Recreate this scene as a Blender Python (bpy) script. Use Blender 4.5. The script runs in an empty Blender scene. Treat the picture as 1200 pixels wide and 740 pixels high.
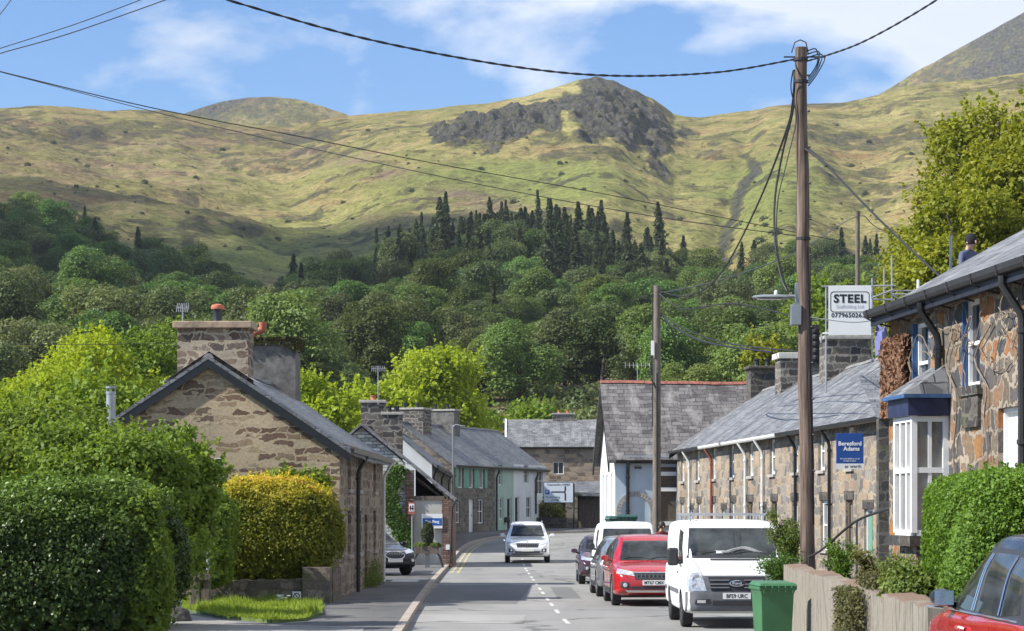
import bpy, bmesh, math, random
import numpy as np
from mathutils import Vector, Matrix
from mathutils.bvhtree import BVHTree
R = math.radians
scene = bpy.context.scene
COL = scene.collection
rng = np.random.default_rng(7)
random.seed(7)

# ------------------------------------------------------------------ camera, sky, sun
F = 2800.0            # focal length in photo pixels (photo is 1200 x 740)
CAMZ = 2.2
HY = 599.0            # height of the horizon in the photo
cam_d = bpy.data.cameras.new("camera"); cam = bpy.data.objects.new("camera", cam_d); COL.objects.link(cam)
cam.location = (0, 0, CAMZ); cam.rotation_euler = (R(90), 0, 0)
cam_d.sensor_width = 36; cam_d.lens = 36 * F / 1200
cam_d.shift_y = (HY - 370) / 1200
cam_d.clip_start = 0.5; cam_d.clip_end = 12000
scene.camera = cam
SUN = Vector((-0.965, -0.26, 0.0)).normalized() * math.cos(R(41)); SUN.z = math.sin(R(41))
world = bpy.data.worlds.new("World"); scene.world = world; world.use_nodes = True
wn = world.node_tree; wn.nodes.clear()
def N(nt, t, **kw):
    n = nt.nodes.new(t)
    for k, v in kw.items():
        if k.startswith('i_'):
            key = k[2:]
            key = int(key) if key.isdigit() else key.replace('_', ' ')
            n.inputs[key].default_value = v
        else: setattr(n, k, v)
    return n
def ramp(nt, stops, interp='LINEAR'):
    n = nt.nodes.new('ShaderNodeValToRGB'); cr = n.color_ramp; cr.interpolation = interp
    while len(cr.elements) > 1: cr.elements.remove(cr.elements[-1])
    cr.elements[0].position = stops[0][0]
    c = stops[0][1]; cr.elements[0].color = tuple(c) + (1,) if hasattr(c, '__len__') else (c, c, c, 1)
    for p, c in stops[1:]:
        e = cr.elements.new(p); e.color = tuple(c) + (1,) if hasattr(c, '__len__') else (c, c, c, 1)
    return n
L = wn.links.new
sky = N(wn, 'ShaderNodeTexSky', sky_type='NISHITA', sun_disc=False)
sky.sun_elevation = R(41); sky.sun_rotation = math.atan2(SUN.x, SUN.y); sky.air_density = 1.0; sky.dust_density = 0.15; sky.ozone_density = 2.5
tc = N(wn, 'ShaderNodeTexCoord')
sep = N(wn, 'ShaderNodeSeparateXYZ'); L(tc.outputs['Generated'], sep.inputs[0])
# clouds drawn over the dome of directions
zz = N(wn, 'ShaderNodeMath', operation='MULTIPLY', i_1=2.1); L(sep.outputs['Z'], zz.inputs[0])
cv = N(wn, 'ShaderNodeCombineXYZ'); L(sep.outputs['X'], cv.inputs[0]); L(zz.outputs[0], cv.inputs[1]); L(sep.outputs['Y'], cv.inputs[2])
cn = N(wn, 'ShaderNodeTexNoise', i_Scale=9.0, i_Detail=10.0, i_Roughness=0.55, i_Distortion=0.2)
mp = N(wn, 'ShaderNodeMapping'); mp.inputs['Location'].default_value = (3.1, 1.7, 0); mp.inputs['Scale'].default_value = (1, 1, 1)
L(cv.outputs[0], mp.inputs[0]); L(mp.outputs[0], cn.inputs['Vector'])
# more cloud to the north-east (right of the view), clear to the left
bias = N(wn, 'ShaderNodeMapRange', clamp=True); bias.inputs[1].default_value = -0.16; bias.inputs[2].default_value = 0.03
bias.inputs[3].default_value = -0.15; bias.inputs[4].default_value = 0.115; L(sep.outputs['X'], bias.inputs[0])
ad = N(wn, 'ShaderNodeMath', operation='ADD'); L(cn.outputs['Fac'], ad.inputs[0]); L(bias.outputs[0], ad.inputs[1])
cm = ramp(wn, [(0.47, 0.0), (0.53, 0.4), (0.61, 1.0)]); L(ad.outputs[0], cm.inputs[0])
ccol = ramp(wn, [(0.45, (0.86, 0.9, 0.98)), (0.66, (0.80, 0.84, 0.9))]); L(cn.outputs['Fac'], ccol.inputs[0])
csc = N(wn, 'ShaderNodeVectorMath', operation='SCALE'); csc.inputs[3].default_value = 7.2; L(ccol.outputs[0], csc.inputs[0])
deep = N(wn, 'ShaderNodeMixRGB', blend_type='MULTIPLY', i_0=1.0); deep.inputs[2].default_value = (0.5, 0.73, 1.0, 1); L(sky.outputs[0], deep.inputs[1])
mxs = N(wn, 'ShaderNodeMixRGB'); fac = N(wn, 'ShaderNodeMath', operation='MULTIPLY', i_1=0.85); L(cm.outputs[0], fac.inputs[0])
L(fac.outputs[0], mxs.inputs[0]); L(deep.outputs[0], mxs.inputs[1]); L(csc.outputs[0], mxs.inputs[2])
bg = N(wn, 'ShaderNodeBackground', i_Strength=0.095); L(mxs.outputs[0], bg.inputs[0])
wo = N(wn, 'ShaderNodeOutputWorld'); L(bg.outputs[0], wo.inputs[0])
sl = bpy.data.lights.new("sun", 'SUN'); sl.energy = 5.0; sl.angle = R(0.55); sl.color = (1, 0.955, 0.88)
so = bpy.data.objects.new("sun", sl); COL.objects.link(so); so.rotation_euler = SUN.to_track_quat('Z', 'Y').to_euler(); so.location = (-50, 0, 60)
scene.view_settings.view_transform = 'Standard'; scene.view_settings.look = 'None'
scene.view_settings.exposure = 0.78; scene.view_settings.gamma = 1.0
scene.cycles.max_bounces = 6; scene.cycles.transparent_max_bounces = 6
try: scene.cycles.volume_bounces = 0
except Exception: pass

# ------------------------------------------------------------------ small helpers
def wx(px, Y): return (px - 600.0) * Y / F
def wz(py, Y): return CAMZ + (HY - py) * Y / F
def P(px, py, Y): return Vector((wx(px, Y), Y, wz(py, Y)))
def gz(Y):
    """height of the road surface along the street"""
    if Y < 44: return 0.55 * (1 - Y / 44.0) ** 1.0
    if Y < 92: return 0.0
    t = min(1.0, (Y - 92) / 85.0)
    return 1.12 * (t * t * (3 - 2 * t)) * 0.5 + 1.12 * t * 0.5
def hash2(ix, iy, seed=0):
    h = (ix.astype(np.int64) * 374761393 + iy.astype(np.int64) * 668265263 + seed * 1442695041) & 0x7fffffff
    h = ((h ^ (h >> 13)) * 1274126177) & 0x7fffffff
    h = (h ^ (h >> 16)) & 0xffff
    return h / 65535.0
def vnoise(x, y, seed=0):
    x = np.asarray(x, float); y = np.asarray(y, float)
    ix = np.floor(x); iy = np.floor(y); fx = x - ix; fy = y - iy
    fx = fx * fx * fx * (fx * (fx * 6 - 15) + 10); fy = fy * fy * fy * (fy * (fy * 6 - 15) + 10)
    a = hash2(ix, iy, seed); b = hash2(ix + 1, iy, seed); c = hash2(ix, iy + 1, seed); d = hash2(ix + 1, iy + 1, seed)
    return (a * (1 - fx) + b * fx) * (1 - fy) + (c * (1 - fx) + d * fx) * fy
def fbm(x, y, seed=0, oct=5, gain=0.5, lac=2.03):
    s = 0; a = 1; t = 0
    for o in range(oct):
        s = s + a * (vnoise(x, y, seed + o * 17) - 0.5) * 2; t += a; a *= gain; x = x * lac + 11.3; y = y * lac + 7.7
    return s / t

class MB:
    """collects shapes for ONE mesh; faces remember a material slot"""
    def __init__(s): s.v = []; s.f = []; s.m = []
    def add(s, vs, fs, m=0):
        o = len(s.v); s.v += [tuple(p) for p in vs]; s.f += [tuple(i + o for i in f) for f in fs]; s.m += [m] * len(fs); return s
    def quad(s, a, b, c, d, m=0): return s.add([a, b, c, d], [(0, 1, 2, 3)], m)
    def box(s, x0, x1, y0, y1, z0, z1, m=0, rz=0, c=None, M=None):
        vs = [Vector((x, y, z)) for z in (z0, z1) for y in (y0, y1) for x in (x0, x1)]
        if rz:
            c = Vector(c) if c else Vector(((x0 + x1) / 2, (y0 + y1) / 2, 0)); q = Matrix.Rotation(rz, 3, 'Z')
            vs = [q @ (p - c) + c for p in vs]
        if M: vs = [M @ p for p in vs]
        return s.add(vs, [(0, 2, 3, 1), (4, 5, 7, 6), (0, 1, 5, 4), (2, 6, 7, 3), (0, 4, 6, 2), (1, 3, 7, 5)], m)
    def prism(s, poly, z0, z1, m=0):
        n = len(poly); vs = [(p[0], p[1], z0) for p in poly] + [(p[0], p[1], z1) for p in poly]
        fs = [tuple(range(n - 1, -1, -1)), tuple(range(n, 2 * n))] + [(i, (i + 1) % n, (i + 1) % n + n, i + n) for i in range(n)]
        return s.add(vs, fs, m)
    def tube(s, pts, r, seg=8, m=0, cap=True):
        pts = [Vector(p) for p in pts]; n = len(pts)
        rs = r if hasattr(r, '__len__') else [r] * n
        vs = []; up = None
        for i, p in enumerate(pts):
            d = (pts[min(i + 1, n - 1)] - pts[max(i - 1, 0)])
            if d.length < 1e-9: d = Vector((0, 0, 1))
            d.normalize()
            if up is None:
                up = Vector((0, 0, 1)) if abs(d.z) < 0.9 else Vector((1, 0, 0))
            a = d.cross(up); a.normalize(); b = a.cross(d); b.normalize(); up = b
            for k in range(seg):
                t = 2 * math.pi * k / seg; vs.append(p + a * math.cos(t) * rs[i] + b * math.sin(t) * rs[i])
        fs = []
        for i in range(n - 1):
            for k in range(seg):
                k2 = (k + 1) % seg; fs.append((i * seg + k, i * seg + k2, (i + 1) * seg + k2, (i + 1) * seg + k))
        if cap: fs += [tuple(range(seg - 1, -1, -1)), tuple((n - 1) * seg + k for k in range(seg))]
        return s.add(vs, fs, m)
    def lathe(s, prof, c=(0, 0, 0), axis='Z', seg=16, m=0):
        """prof: (radius, height) list"""
        vs = []
        for r, h in prof:
            for k in range(seg):
                t = 2 * math.pi * k / seg; a, b = r * math.cos(t), r * math.sin(t)
                p = (a, b, h) if axis == 'Z' else ((a, h, b) if axis == 'Y' else (h, a, b))
                vs.append((p[0] + c[0], p[1] + c[1], p[2] + c[2]))
        n = len(prof); fs = []
        for i in range(n - 1):
            for k in range(seg):
                k2 = (k + 1) % seg; fs.append((i * seg + k, i * seg + k2, (i + 1) * seg + k2, (i + 1) * seg + k))
        fs += [tuple(range(seg)), tuple((n - 1) * seg + k for k in range(seg))]
        return s.add(vs, fs, m)
    def build(s, name, mats, parent=None, smooth=False, bevel=0, loc=None):
        me = bpy.data.meshes.new(name); me.from_pydata(s.v, [], s.f)
        if not isinstance(mats, (list, tuple)): mats = [mats]
        for mm in mats: me.materials.append(mm)
        if len(mats) > 1: me.polygons.foreach_set('material_index', s.m)
        me.validate(); me.update()
        bm = bmesh.new(); bm.from_mesh(me); bmesh.ops.recalc_face_normals(bm, faces=bm.faces) if not getattr(s, 'nofix', False) else None
        if smooth: bmesh.ops.remove_doubles(bm, verts=bm.verts, dist=1e-5)
        bm.to_mesh(me); bm.free()
        auto_uv(me)
        o = bpy.data.objects.new(name, me); COL.objects.link(o)
        if parent is not None: o.parent = parent
        if loc is not None: o.location = loc
        if smooth:
            me.polygons.foreach_set('use_smooth', [True] * len(me.polygons))
            try: me.set_sharp_from_angle(angle=R(38))
            except Exception: pass
        if bevel:
            b = o.modifiers.new('bevel', 'BEVEL'); b.width = bevel; b.segments = 2; b.limit_method = 'ANGLE'
        return o
def auto_uv(me):
    """uv in metres: u along the level direction of each face, v up the face"""
    n = len(me.polygons)
    if not n: return
    nor = np.empty(n * 3, np.float32); me.polygons.foreach_get('normal', nor); nor = nor.reshape(-1, 3)
    co = np.empty(len(me.vertices) * 3, np.float32); me.vertices.foreach_get('co', co); co = co.reshape(-1, 3)
    lt = np.empty(n, np.int32); me.polygons.foreach_get('loop_total', lt)
    li = np.empty(len(me.loops), np.int32); me.loops.foreach_get('vertex_index', li)
    t = np.stack([-nor[:, 1], nor[:, 0], np.zeros(n)], 1); ln = np.linalg.norm(t, axis=1); flat = ln < 0.15
    t[flat] = (1, 0, 0); t[~flat] /= ln[~flat, None]
    b = np.cross(nor, t)
    pf = np.repeat(np.arange(n), lt); p = co[li]
    uv = np.stack([(p * t[pf]).sum(1), (p * b[pf]).sum(1)], 1).astype(np.float32)
    # keep neighbouring walls from sharing one pattern
    l = me.uv_layers.new(name='UVMap'); l.data.foreach_set('uv', uv.ravel())
def thing(name, label, cat, loc=(0, 0, 0), rot=0.0, group=None, kind=None):
    o = bpy.data.objects.new(name, None); COL.objects.link(o); o.location = loc; o.rotation_euler = (0, 0, rot); o.empty_display_size = 0.3
    return tag(o, label, cat, group, kind)
def tag(o, label, cat, group=None, kind=None):
    o['label'] = label; o['category'] = cat
    if group: o['group'] = group
    if kind: o['kind'] = kind
    return o
def struct(o, label, cat=None):
    o['kind'] = 'structure'; o['label'] = label; o['category'] = cat or o.name; return o
def catmull(pts, n=8):
    pts = [Vector(p) for p in pts]; out = []
    for i in range(len(pts) - 1):
        p0 = pts[max(i - 1, 0)]; p1 = pts[i]; p2 = pts[i + 1]; p3 = pts[min(i + 2, len(pts) - 1)]
        for k in range(n):
            t = k / n
            out.append(0.5 * ((2 * p1) + (p2 - p0) * t + (2 * p0 - 5 * p1 + 4 * p2 - p3) * t * t + (3 * p1 - p0 - 3 * p2 + p3) * t ** 3))
    out.append(pts[-1]); return out

# ------------------------------------------------------------------ materials
def newmat(name):
    m = bpy.data.materials.new(name); m.use_nodes = True; nt = m.node_tree
    b = nt.nodes['Principled BSDF']; return m, nt, b
def c4(c): return tuple(c) + (1,)
def pm(name, col, rough=0.6, metal=0.0, var=0.15, scale=6.0, bump=0.0, coat=0.0, spec=0.5, streak=False):
    m, nt, b = newmat(name); l = nt.links.new
    tcn = N(nt, 'ShaderNodeTexCoord'); no = N(nt, 'ShaderNodeTexNoise', i_Scale=scale, i_Detail=6.0, i_Roughness=0.6)
    if streak:
        mpn = N(nt, 'ShaderNodeMapping'); mpn.inputs['Scale'].default_value = (1, 1, 0.35); l(tcn.outputs['Object'], mpn.inputs[0]); l(mpn.outputs[0], no.inputs['Vector'])
    else: l(tcn.outputs['Object'], no.inputs['Vector'])
    lo = [max(0, x * (1 - var)) for x in col]; hi = [min(1, x * (1 + var)) for x in col]
    rp = ramp(nt, [(0.3, lo), (0.7, hi)]); l(no.outputs['Fac'], rp.inputs[0]); l(rp.outputs[0], b.inputs['Base Color'])
    b.inputs['Roughness'].default_value = rough; b.inputs['Metallic'].default_value = metal
    b.inputs['Coat Weight'].default_value = coat; b.inputs['Coat Roughness'].default_value = 0.04
    b.inputs['Specular IOR Level'].default_value = spec
    if bump:
        bp = N(nt, 'ShaderNodeBump', i_Strength=bump, i_Distance=0.02); l(no.outputs['Fac'], bp.inputs['Height']); l(bp.outputs[0], b.inputs['Normal'])
    return m
def stone_mat(name, cols, mortar, sx=0.42, sz=0.26, joint=0.09, rnd=0.85, bump=0.6, moss=0.0, warp=0.06, fill=1.0, seed=0.0):
    """random rubble: cells of (sx, sz) metres, mortar between, each stone its own colour"""
    m, nt, b = newmat(name); l = nt.links.new
    uv = N(nt, 'ShaderNodeTexCoord')
    wn_ = N(nt, 'ShaderNodeTexNoise', i_Scale=1.7, i_Detail=3.0); l(uv.outputs['UV'], wn_.inputs['Vector'])
    wv = N(nt, 'ShaderNodeVectorMath', operation='SCALE'); wv.inputs[3].default_value = warp * 4; l(wn_.outputs['Color'], wv.inputs[0])
    av = N(nt, 'ShaderNodeVectorMath', operation='ADD'); l(uv.outputs['UV'], av.inputs[0]); l(wv.outputs[0], av.inputs[1])
    # courses of uneven height, blocks of uneven length
    en = N(nt, 'ShaderNodeTexNoise', i_Scale=7.0, i_Detail=4.0, i_Roughness=0.6); l(uv.outputs['UV'], en.inputs['Vector'])
    ev = N(nt, 'ShaderNodeVectorMath', operation='SCALE'); ev.inputs[3].default_value = 0.25 * sz / .3; l(en.outputs['Color'], ev.inputs[0])
    lm = N(nt, 'ShaderNodeMapping'); lm.inputs['Scale'].default_value = (.9 / sx, .55 / sz, 1); lm.inputs['Location'].default_value = (seed, seed * 1.7, 0); l(uv.outputs['UV'], lm.inputs[0])
    ln_ = N(nt, 'ShaderNodeTexNoise', i_Scale=1.0, i_Detail=1.0); l(lm.outputs[0], ln_.inputs['Vector'])
    lv = N(nt, 'ShaderNodeVectorMath', operation='MULTIPLY'); lv.inputs[1].default_value = (sx * 1.5 * rnd, sz * .9 * rnd, 0); l(ln_.outputs['Color'], lv.inputs[0])
    e1 = N(nt, 'ShaderNodeVectorMath', operation='ADD'); l(av.outputs[0], e1.inputs[0]); l(ev.outputs[0], e1.inputs[1])
    ea = N(nt, 'ShaderNodeVectorMath', operation='ADD'); l(e1.outputs[0], ea.inputs[0]); l(lv.outputs[0], ea.inputs[1])
    bk = N(nt, 'ShaderNodeTexBrick', offset=0.5, offset_frequency=2, squash=0.7, squash_frequency=3, i_Scale=1.0); l(ea.outputs[0], bk.inputs['Vector'])
    bk.inputs['Color1'].default_value = (0, 0, 0, 1); bk.inputs['Color2'].default_value = (1, 1, 1, 1); bk.inputs['Mortar'].default_value = (.5, .5, .5, 1)
    bk.inputs['Brick Width'].default_value = sx; bk.inputs['Row Height'].default_value = sz; bk.inputs['Mortar Size'].default_value = sz * .22; bk.inputs['Mortar Smooth'].default_value = 1.0
    bw_ = N(nt, 'ShaderNodeSeparateColor'); l(bk.outputs['Color'], bw_.inputs[0])
    # the brick's own grey sits between black and white at full mortar: undo the blend to keep one value per block
    cen = N(nt, 'ShaderNodeMath', operation='SUBTRACT', i_1=.5); l(bw_.outputs[0], cen.inputs[0]); inv = N(nt, 'ShaderNodeMath', operation='SUBTRACT', i_0=1.0005); l(bk.outputs['Fac'], inv.inputs[1])
    dv = N(nt, 'ShaderNodeMath', operation='DIVIDE'); l(cen.outputs[0], dv.inputs[0]); l(inv.outputs[0], dv.inputs[1]); rv = N(nt, 'ShaderNodeMath', operation='ADD', i_1=.5, use_clamp=True); l(dv.outputs[0], rv.inputs[0])
    r2m = N(nt, 'ShaderNodeMath', operation='MULTIPLY', i_1=37.7); l(rv.outputs[0], r2m.inputs[0]); r2f = N(nt, 'ShaderNodeMath', operation='FRACT'); l(r2m.outputs[0], r2f.inputs[0])
    v2 = N(nt, 'ShaderNodeMath', operation='MULTIPLY', i_1=.5); l(inv.outputs[0], v2.inputs[0])
    sp = N(nt, 'ShaderNodeCombineXYZ'); l(rv.outputs[0], sp.inputs[0]); l(r2f.outputs[0], sp.inputs[1])
    sp = N(nt, 'ShaderNodeSeparateXYZ'); 
    cxy = N(nt, 'ShaderNodeCombineXYZ'); l(rv.outputs[0], cxy.inputs[0]); l(r2f.outputs[0], cxy.inputs[1]); l(cxy.outputs[0], sp.inputs[0])
    n = len(cols); rp = ramp(nt, [(i / n, c) for i, c in enumerate(cols)], 'CONSTANT'); l(sp.outputs[0], rp.inputs[0])
    fn = N(nt, 'ShaderNodeTexNoise', i_Scale=14.0, i_Detail=7.0, i_Roughness=0.65); l(uv.outputs['UV'], fn.inputs['Vector'])
    fr = ramp(nt, [(0.25, 0.6), (0.75, 1.35)]); l(fn.outputs['Fac'], fr.inputs[0])
    mu = N(nt, 'ShaderNodeMixRGB', blend_type='MULTIPLY', i_0=1.0); l(rp.outputs[0], mu.inputs[1]); l(fr.outputs[0], mu.inputs[2])
    # joint width wobbles
    jn = N(nt, 'ShaderNodeTexNoise', i_Scale=5.0, i_Detail=4.0); l(uv.outputs['UV'], jn.inputs['Vector'])
    js = N(nt, 'ShaderNodeMath', operation='MULTIPLY_ADD', i_1=-0.12 * fill, i_2=0.06 * fill); l(jn.outputs['Fac'], js.inputs[0])
    # per stone: some nearly buried in the pointing
    bu = N(nt, 'ShaderNodeMath', operation='MULTIPLY', i_1=joint * 1.3); l(sp.outputs[1], bu.inputs[0])
    a1 = N(nt, 'ShaderNodeMath', operation='ADD'); l(v2.outputs[0], a1.inputs[0]); l(js.outputs[0], a1.inputs[1])
    a2 = N(nt, 'ShaderNodeMath', operation='SUBTRACT'); l(a1.outputs[0], a2.inputs[0]); l(bu.outputs[0], a2.inputs[1])
    mask = N(nt, 'ShaderNodeMapRange', clamp=True, interpolation_type='SMOOTHSTEP'); mask.inputs[1].default_value = joint * 0.45; mask.inputs[2].default_value = joint * 0.45 + 0.10
    l(a2.outputs[0], mask.inputs[0])
    mr = ramp(nt, [(0.3, [x * 0.72 for x in mortar]), (0.7, [min(1, x * 1.15) for x in mortar])]); l(fn.outputs['Fac'], mr.inputs[0])
    mx = N(nt, 'ShaderNodeMixRGB'); l(mask.outputs[0], mx.inputs[0]); l(mr.outputs[0], mx.inputs[1]); l(mu.outputs[0], mx.inputs[2])
    # broad weathering
    bn = N(nt, 'ShaderNodeTexNoise', i_Scale=0.55, i_Detail=5.0); l(uv.outputs['UV'], bn.inputs['Vector'])
    br = ramp(nt, [(0.3, (0.72, 0.72, 0.72)), (0.7, (1.15, 1.12, 1.08))]); l(bn.outputs['Fac'], br.inputs[0])
    m2 = N(nt, 'ShaderNodeMixRGB', blend_type='MULTIPLY', i_0=1.0); l(mx.outputs[0], m2.inputs[1]); l(br.outputs[0], m2.inputs[2])
    out = m2.outputs[0]
    if moss:
        mn = N(nt, 'ShaderNodeTexNoise', i_Scale=2.2, i_Detail=8.0, i_Roughness=0.7); l(uv.outputs['UV'], mn.inputs['Vector'])
        mm = ramp(nt, [(0.62 - moss * 0.2, 0.0), (0.72 - moss * 0.1, 1.0)]); l(mn.outputs['Fac'], mm.inputs[0])
        m3 = N(nt, 'ShaderNodeMixRGB'); l(mm.outputs[0], m3.inputs[0]); l(out, m3.inputs[1]); m3.inputs[2].default_value = (0.11, 0.12, 0.05, 1); out = m3.outputs[0]
    l(out, b.inputs['Base Color']); b.inputs['Roughness'].default_value = 0.9; b.inputs['Specular IOR Level'].default_value = 0.2
    hh = N(nt, 'ShaderNodeMath', operation='MULTIPLY_ADD', i_1=0.25); l(fn.outputs['Fac'], hh.inputs[0]); l(mask.outputs[0], hh.inputs[2])
    bp = N(nt, 'ShaderNodeBump', i_Strength=bump, i_Distance=0.035); l(hh.outputs[0], bp.inputs['Height']); l(bp.outputs[0], b.inputs['Normal'])
    return m
def slate_mat(name, c1, c2, w=0.3, h=0.2, stain=(0.32, 0.32, 0.30), stainamt=0.35, bump=0.5, rough=0.55):
    m, nt, b = newmat(name); l = nt.links.new
    uv = N(nt, 'ShaderNodeTexCoord')
    br = N(nt, 'ShaderNodeTexBrick', offset=0.5, i_Scale=1.0); br.inputs['Brick Width'].default_value = w; br.inputs['Row Height'].default_value = h
    br.inputs['Mortar Size'].default_value = 0.012; br.inputs['Mortar Smooth'].default_value = 0.2; br.inputs['Bias'].default_value = 0.0
    br.inputs['Color1'].default_value = c4(c1); br.inputs['Color2'].default_value = c4(c2); br.inputs['Mortar'].default_value = c4([x * 0.35 for x in c1])
    wn_ = N(nt, 'ShaderNodeTexNoise', i_Scale=6.0, i_Detail=2.0); l(uv.outputs['UV'], wn_.inputs['Vector'])
    wv = N(nt, 'ShaderNodeVectorMath', operation='SCALE'); wv.inputs[3].default_value = 0.05; l(wn_.outputs['Color'], wv.inputs[0])
    av = N(nt, 'ShaderNodeVectorMath', operation='ADD'); l(uv.outputs['UV'], av.inputs[0]); l(wv.outputs[0], av.inputs[1]); l(av.outputs[0], br.inputs['Vector'])
    # a second colour draw per slate
    vo = N(nt, 'ShaderNodeTexVoronoi', voronoi_dimensions='2D', i_Randomness=0.6); mpn = N(nt, 'ShaderNodeMapping'); mpn.inputs['Scale'].default_value = (1 / w, 1 / h, 1); l(uv.outputs['UV'], mpn.inputs[0]); l(mpn.outputs[0], vo.inputs['Vector']); vo.inputs['Scale'].default_value = 1.0
    sp = N(nt, 'ShaderNodeSeparateColor'); l(vo.outputs['Color'], sp.inputs[0]); vr = ramp(nt, [(0.0, 0.66), (1.0, 1.34)]); l(sp.outputs[0], vr.inputs[0])
    m1 = N(nt, 'ShaderNodeMixRGB', blend_type='MULTIPLY', i_0=1.0); l(br.outputs['Color'], m1.inputs[1]); l(vr.outputs[0], m1.inputs[2])
    st = N(nt, 'ShaderNodeTexNoise', i_Scale=1.4, i_Detail=7.0, i_Roughness=0.65); mp2 = N(nt, 'ShaderNodeMapping'); mp2.inputs['Scale'].default_value = (1, 0.35, 1); l(uv.outputs['UV'], mp2.inputs[0]); l(mp2.outputs[0], st.inputs['Vector'])
    sm = ramp(nt, [(0.5, 0.0), (0.72, stainamt * 1.6)]); l(st.outputs['Fac'], sm.inputs[0])
    m2 = N(nt, 'ShaderNodeMixRGB'); l(sm.outputs[0], m2.inputs[0]); l(m1.outputs[0], m2.inputs[1]); m2.inputs[2].default_value = c4(stain)
    l(m2.outputs[0], b.inputs['Base Color']); b.inputs['Roughness'].default_value = rough
    hgt = N(nt, 'ShaderNodeMath', operation='MULTIPLY_ADD', i_1=-1.0); l(br.outputs['Fac'], hgt.inputs[0]); l(sp.outputs[1], hgt.inputs[2])
    bp = N(nt, 'ShaderNodeBump', i_Strength=bump, i_Distance=0.02); l(hgt.outputs[0], bp.inputs['Height']); l(bp.outputs[0], b.inputs['Normal'])
    return m
def leaf_mat(name, c1, c2, trans=0.35, tip=None, zsplit=None, nscale=0.8, rough=0.55, objvar=0.06):
    """leaves: colour varies per leaf (attribute v) and in clumps; tip colour above zsplit (golden growth on the privet, painted sunlit top on the laurel)"""
    m, nt, b = newmat(name); l = nt.links.new
    at = N(nt, 'ShaderNodeAttribute', attribute_name='v'); tcn = N(nt, 'ShaderNodeTexCoord')
    no = N(nt, 'ShaderNodeTexNoise', i_Scale=nscale, i_Detail=3.0); l(tcn.outputs['Object'], no.inputs['Vector'])
    oi = N(nt, 'ShaderNodeObjectInfo')
    s = N(nt, 'ShaderNodeMath', operation='MULTIPLY_ADD', i_1=0.6); l(at.outputs['Fac'], s.inputs[0])
    nn = N(nt, 'ShaderNodeMath', operation='MULTIPLY_ADD', i_1=1.0, i_2=-0.3); l(no.outputs['Fac'], nn.inputs[0]); l(nn.outputs[0], s.inputs[2])
    mx = N(nt, 'ShaderNodeMixRGB'); l(s.outputs[0], mx.inputs[0]); mx.inputs[1].default_value = c4(c1); mx.inputs[2].default_value = c4(c2); mx.use_clamp = True
    out = mx.outputs[0]
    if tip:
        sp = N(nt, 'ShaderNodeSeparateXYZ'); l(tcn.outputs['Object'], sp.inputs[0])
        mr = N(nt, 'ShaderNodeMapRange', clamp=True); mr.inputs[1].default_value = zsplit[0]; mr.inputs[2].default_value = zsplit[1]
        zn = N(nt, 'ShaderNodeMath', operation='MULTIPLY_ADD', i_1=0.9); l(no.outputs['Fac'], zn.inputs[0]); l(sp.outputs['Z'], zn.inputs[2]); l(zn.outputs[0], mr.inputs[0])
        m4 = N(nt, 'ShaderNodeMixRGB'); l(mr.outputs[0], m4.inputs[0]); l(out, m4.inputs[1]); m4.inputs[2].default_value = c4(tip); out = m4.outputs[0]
    hs = N(nt, 'ShaderNodeHueSaturation'); l(out, hs.inputs['Color'])
    hv = N(nt, 'ShaderNodeMapRange'); l(oi.outputs['Random'], hv.inputs[0]); hv.inputs[3].default_value = 1 - objvar; hv.inputs[4].default_value = 1 + objvar; l(hv.outputs[0], hs.inputs['Value'])
    hh = N(nt, 'ShaderNodeMath', operation='MULTIPLY'); l(oi.outputs['Random'], hh.inputs[0]); hh.inputs[1].default_value = 7.31
    fr = N(nt, 'ShaderNodeMath', operation='FRACT'); l(hh.outputs[0], fr.inputs[0]); hu = N(nt, 'ShaderNodeMapRange'); l(fr.outputs[0], hu.inputs[0]); hu.inputs[3].default_value = .5 - objvar * .08; hu.inputs[4].default_value = .5 + objvar * .07; l(hu.outputs[0], hs.inputs['Hue'])
    l(hs.outputs[0], b.inputs['Base Color']); b.inputs['Roughness'].default_value = rough; b.inputs['Specular IOR Level'].default_value = 0.25
    tr = N(nt, 'ShaderNodeBsdfTranslucent'); br = N(nt, 'ShaderNodeMixRGB', blend_type='MULTIPLY', i_0=1.0); l(hs.outputs[0], br.inputs[1]); br.inputs[2].default_value = (1.25, 1.2, 0.6, 1); l(br.outputs[0], tr.inputs[0])
    ms = N(nt, 'ShaderNodeMixShader', i_0=trans); ou = nt.nodes['Material Output']; l(b.outputs[0], ms.inputs[1]); l(tr.outputs[0], ms.inputs[2]); l(ms.outputs[0], ou.inputs[0])
    return m
M = {}
M['stone_cottage'] = stone_mat('cottage_stone', [(0.13,0.085,0.06),(0.18,0.12,0.08),(0.28,0.21,0.14),(0.15,0.1,0.075),(0.33,0.26,0.17),(0.15,0.11,0.085),(0.22,0.165,0.11)], (0.42,0.345,0.235), 0.48, 0.16, 0.36, 1.2, 0.8, fill=1.6)
M['stone_side'] = stone_mat('cottage_side_stone', [(0.17,0.125,0.095),(0.24,0.185,0.14),(0.3,0.245,0.19),(0.15,0.125,0.105),(0.33,0.275,0.215),(0.2,0.15,0.12)], (0.36,0.31,0.245), 0.42, 0.24, 0.22, 0.85, 0.7)
M['stone_terrace'] = stone_mat('terrace_stone', [(0.17,0.16,0.15),(0.3,0.25,0.19),(0.23,0.2,0.17),(0.36,0.29,0.2),(0.15,0.145,0.14),(0.27,0.25,0.22),(0.34,0.25,0.17),(0.2,0.18,0.16)], (0.35,0.305,0.24), 0.56, 0.31, 0.2, 1.1, 0.7, seed=3.0)
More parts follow.
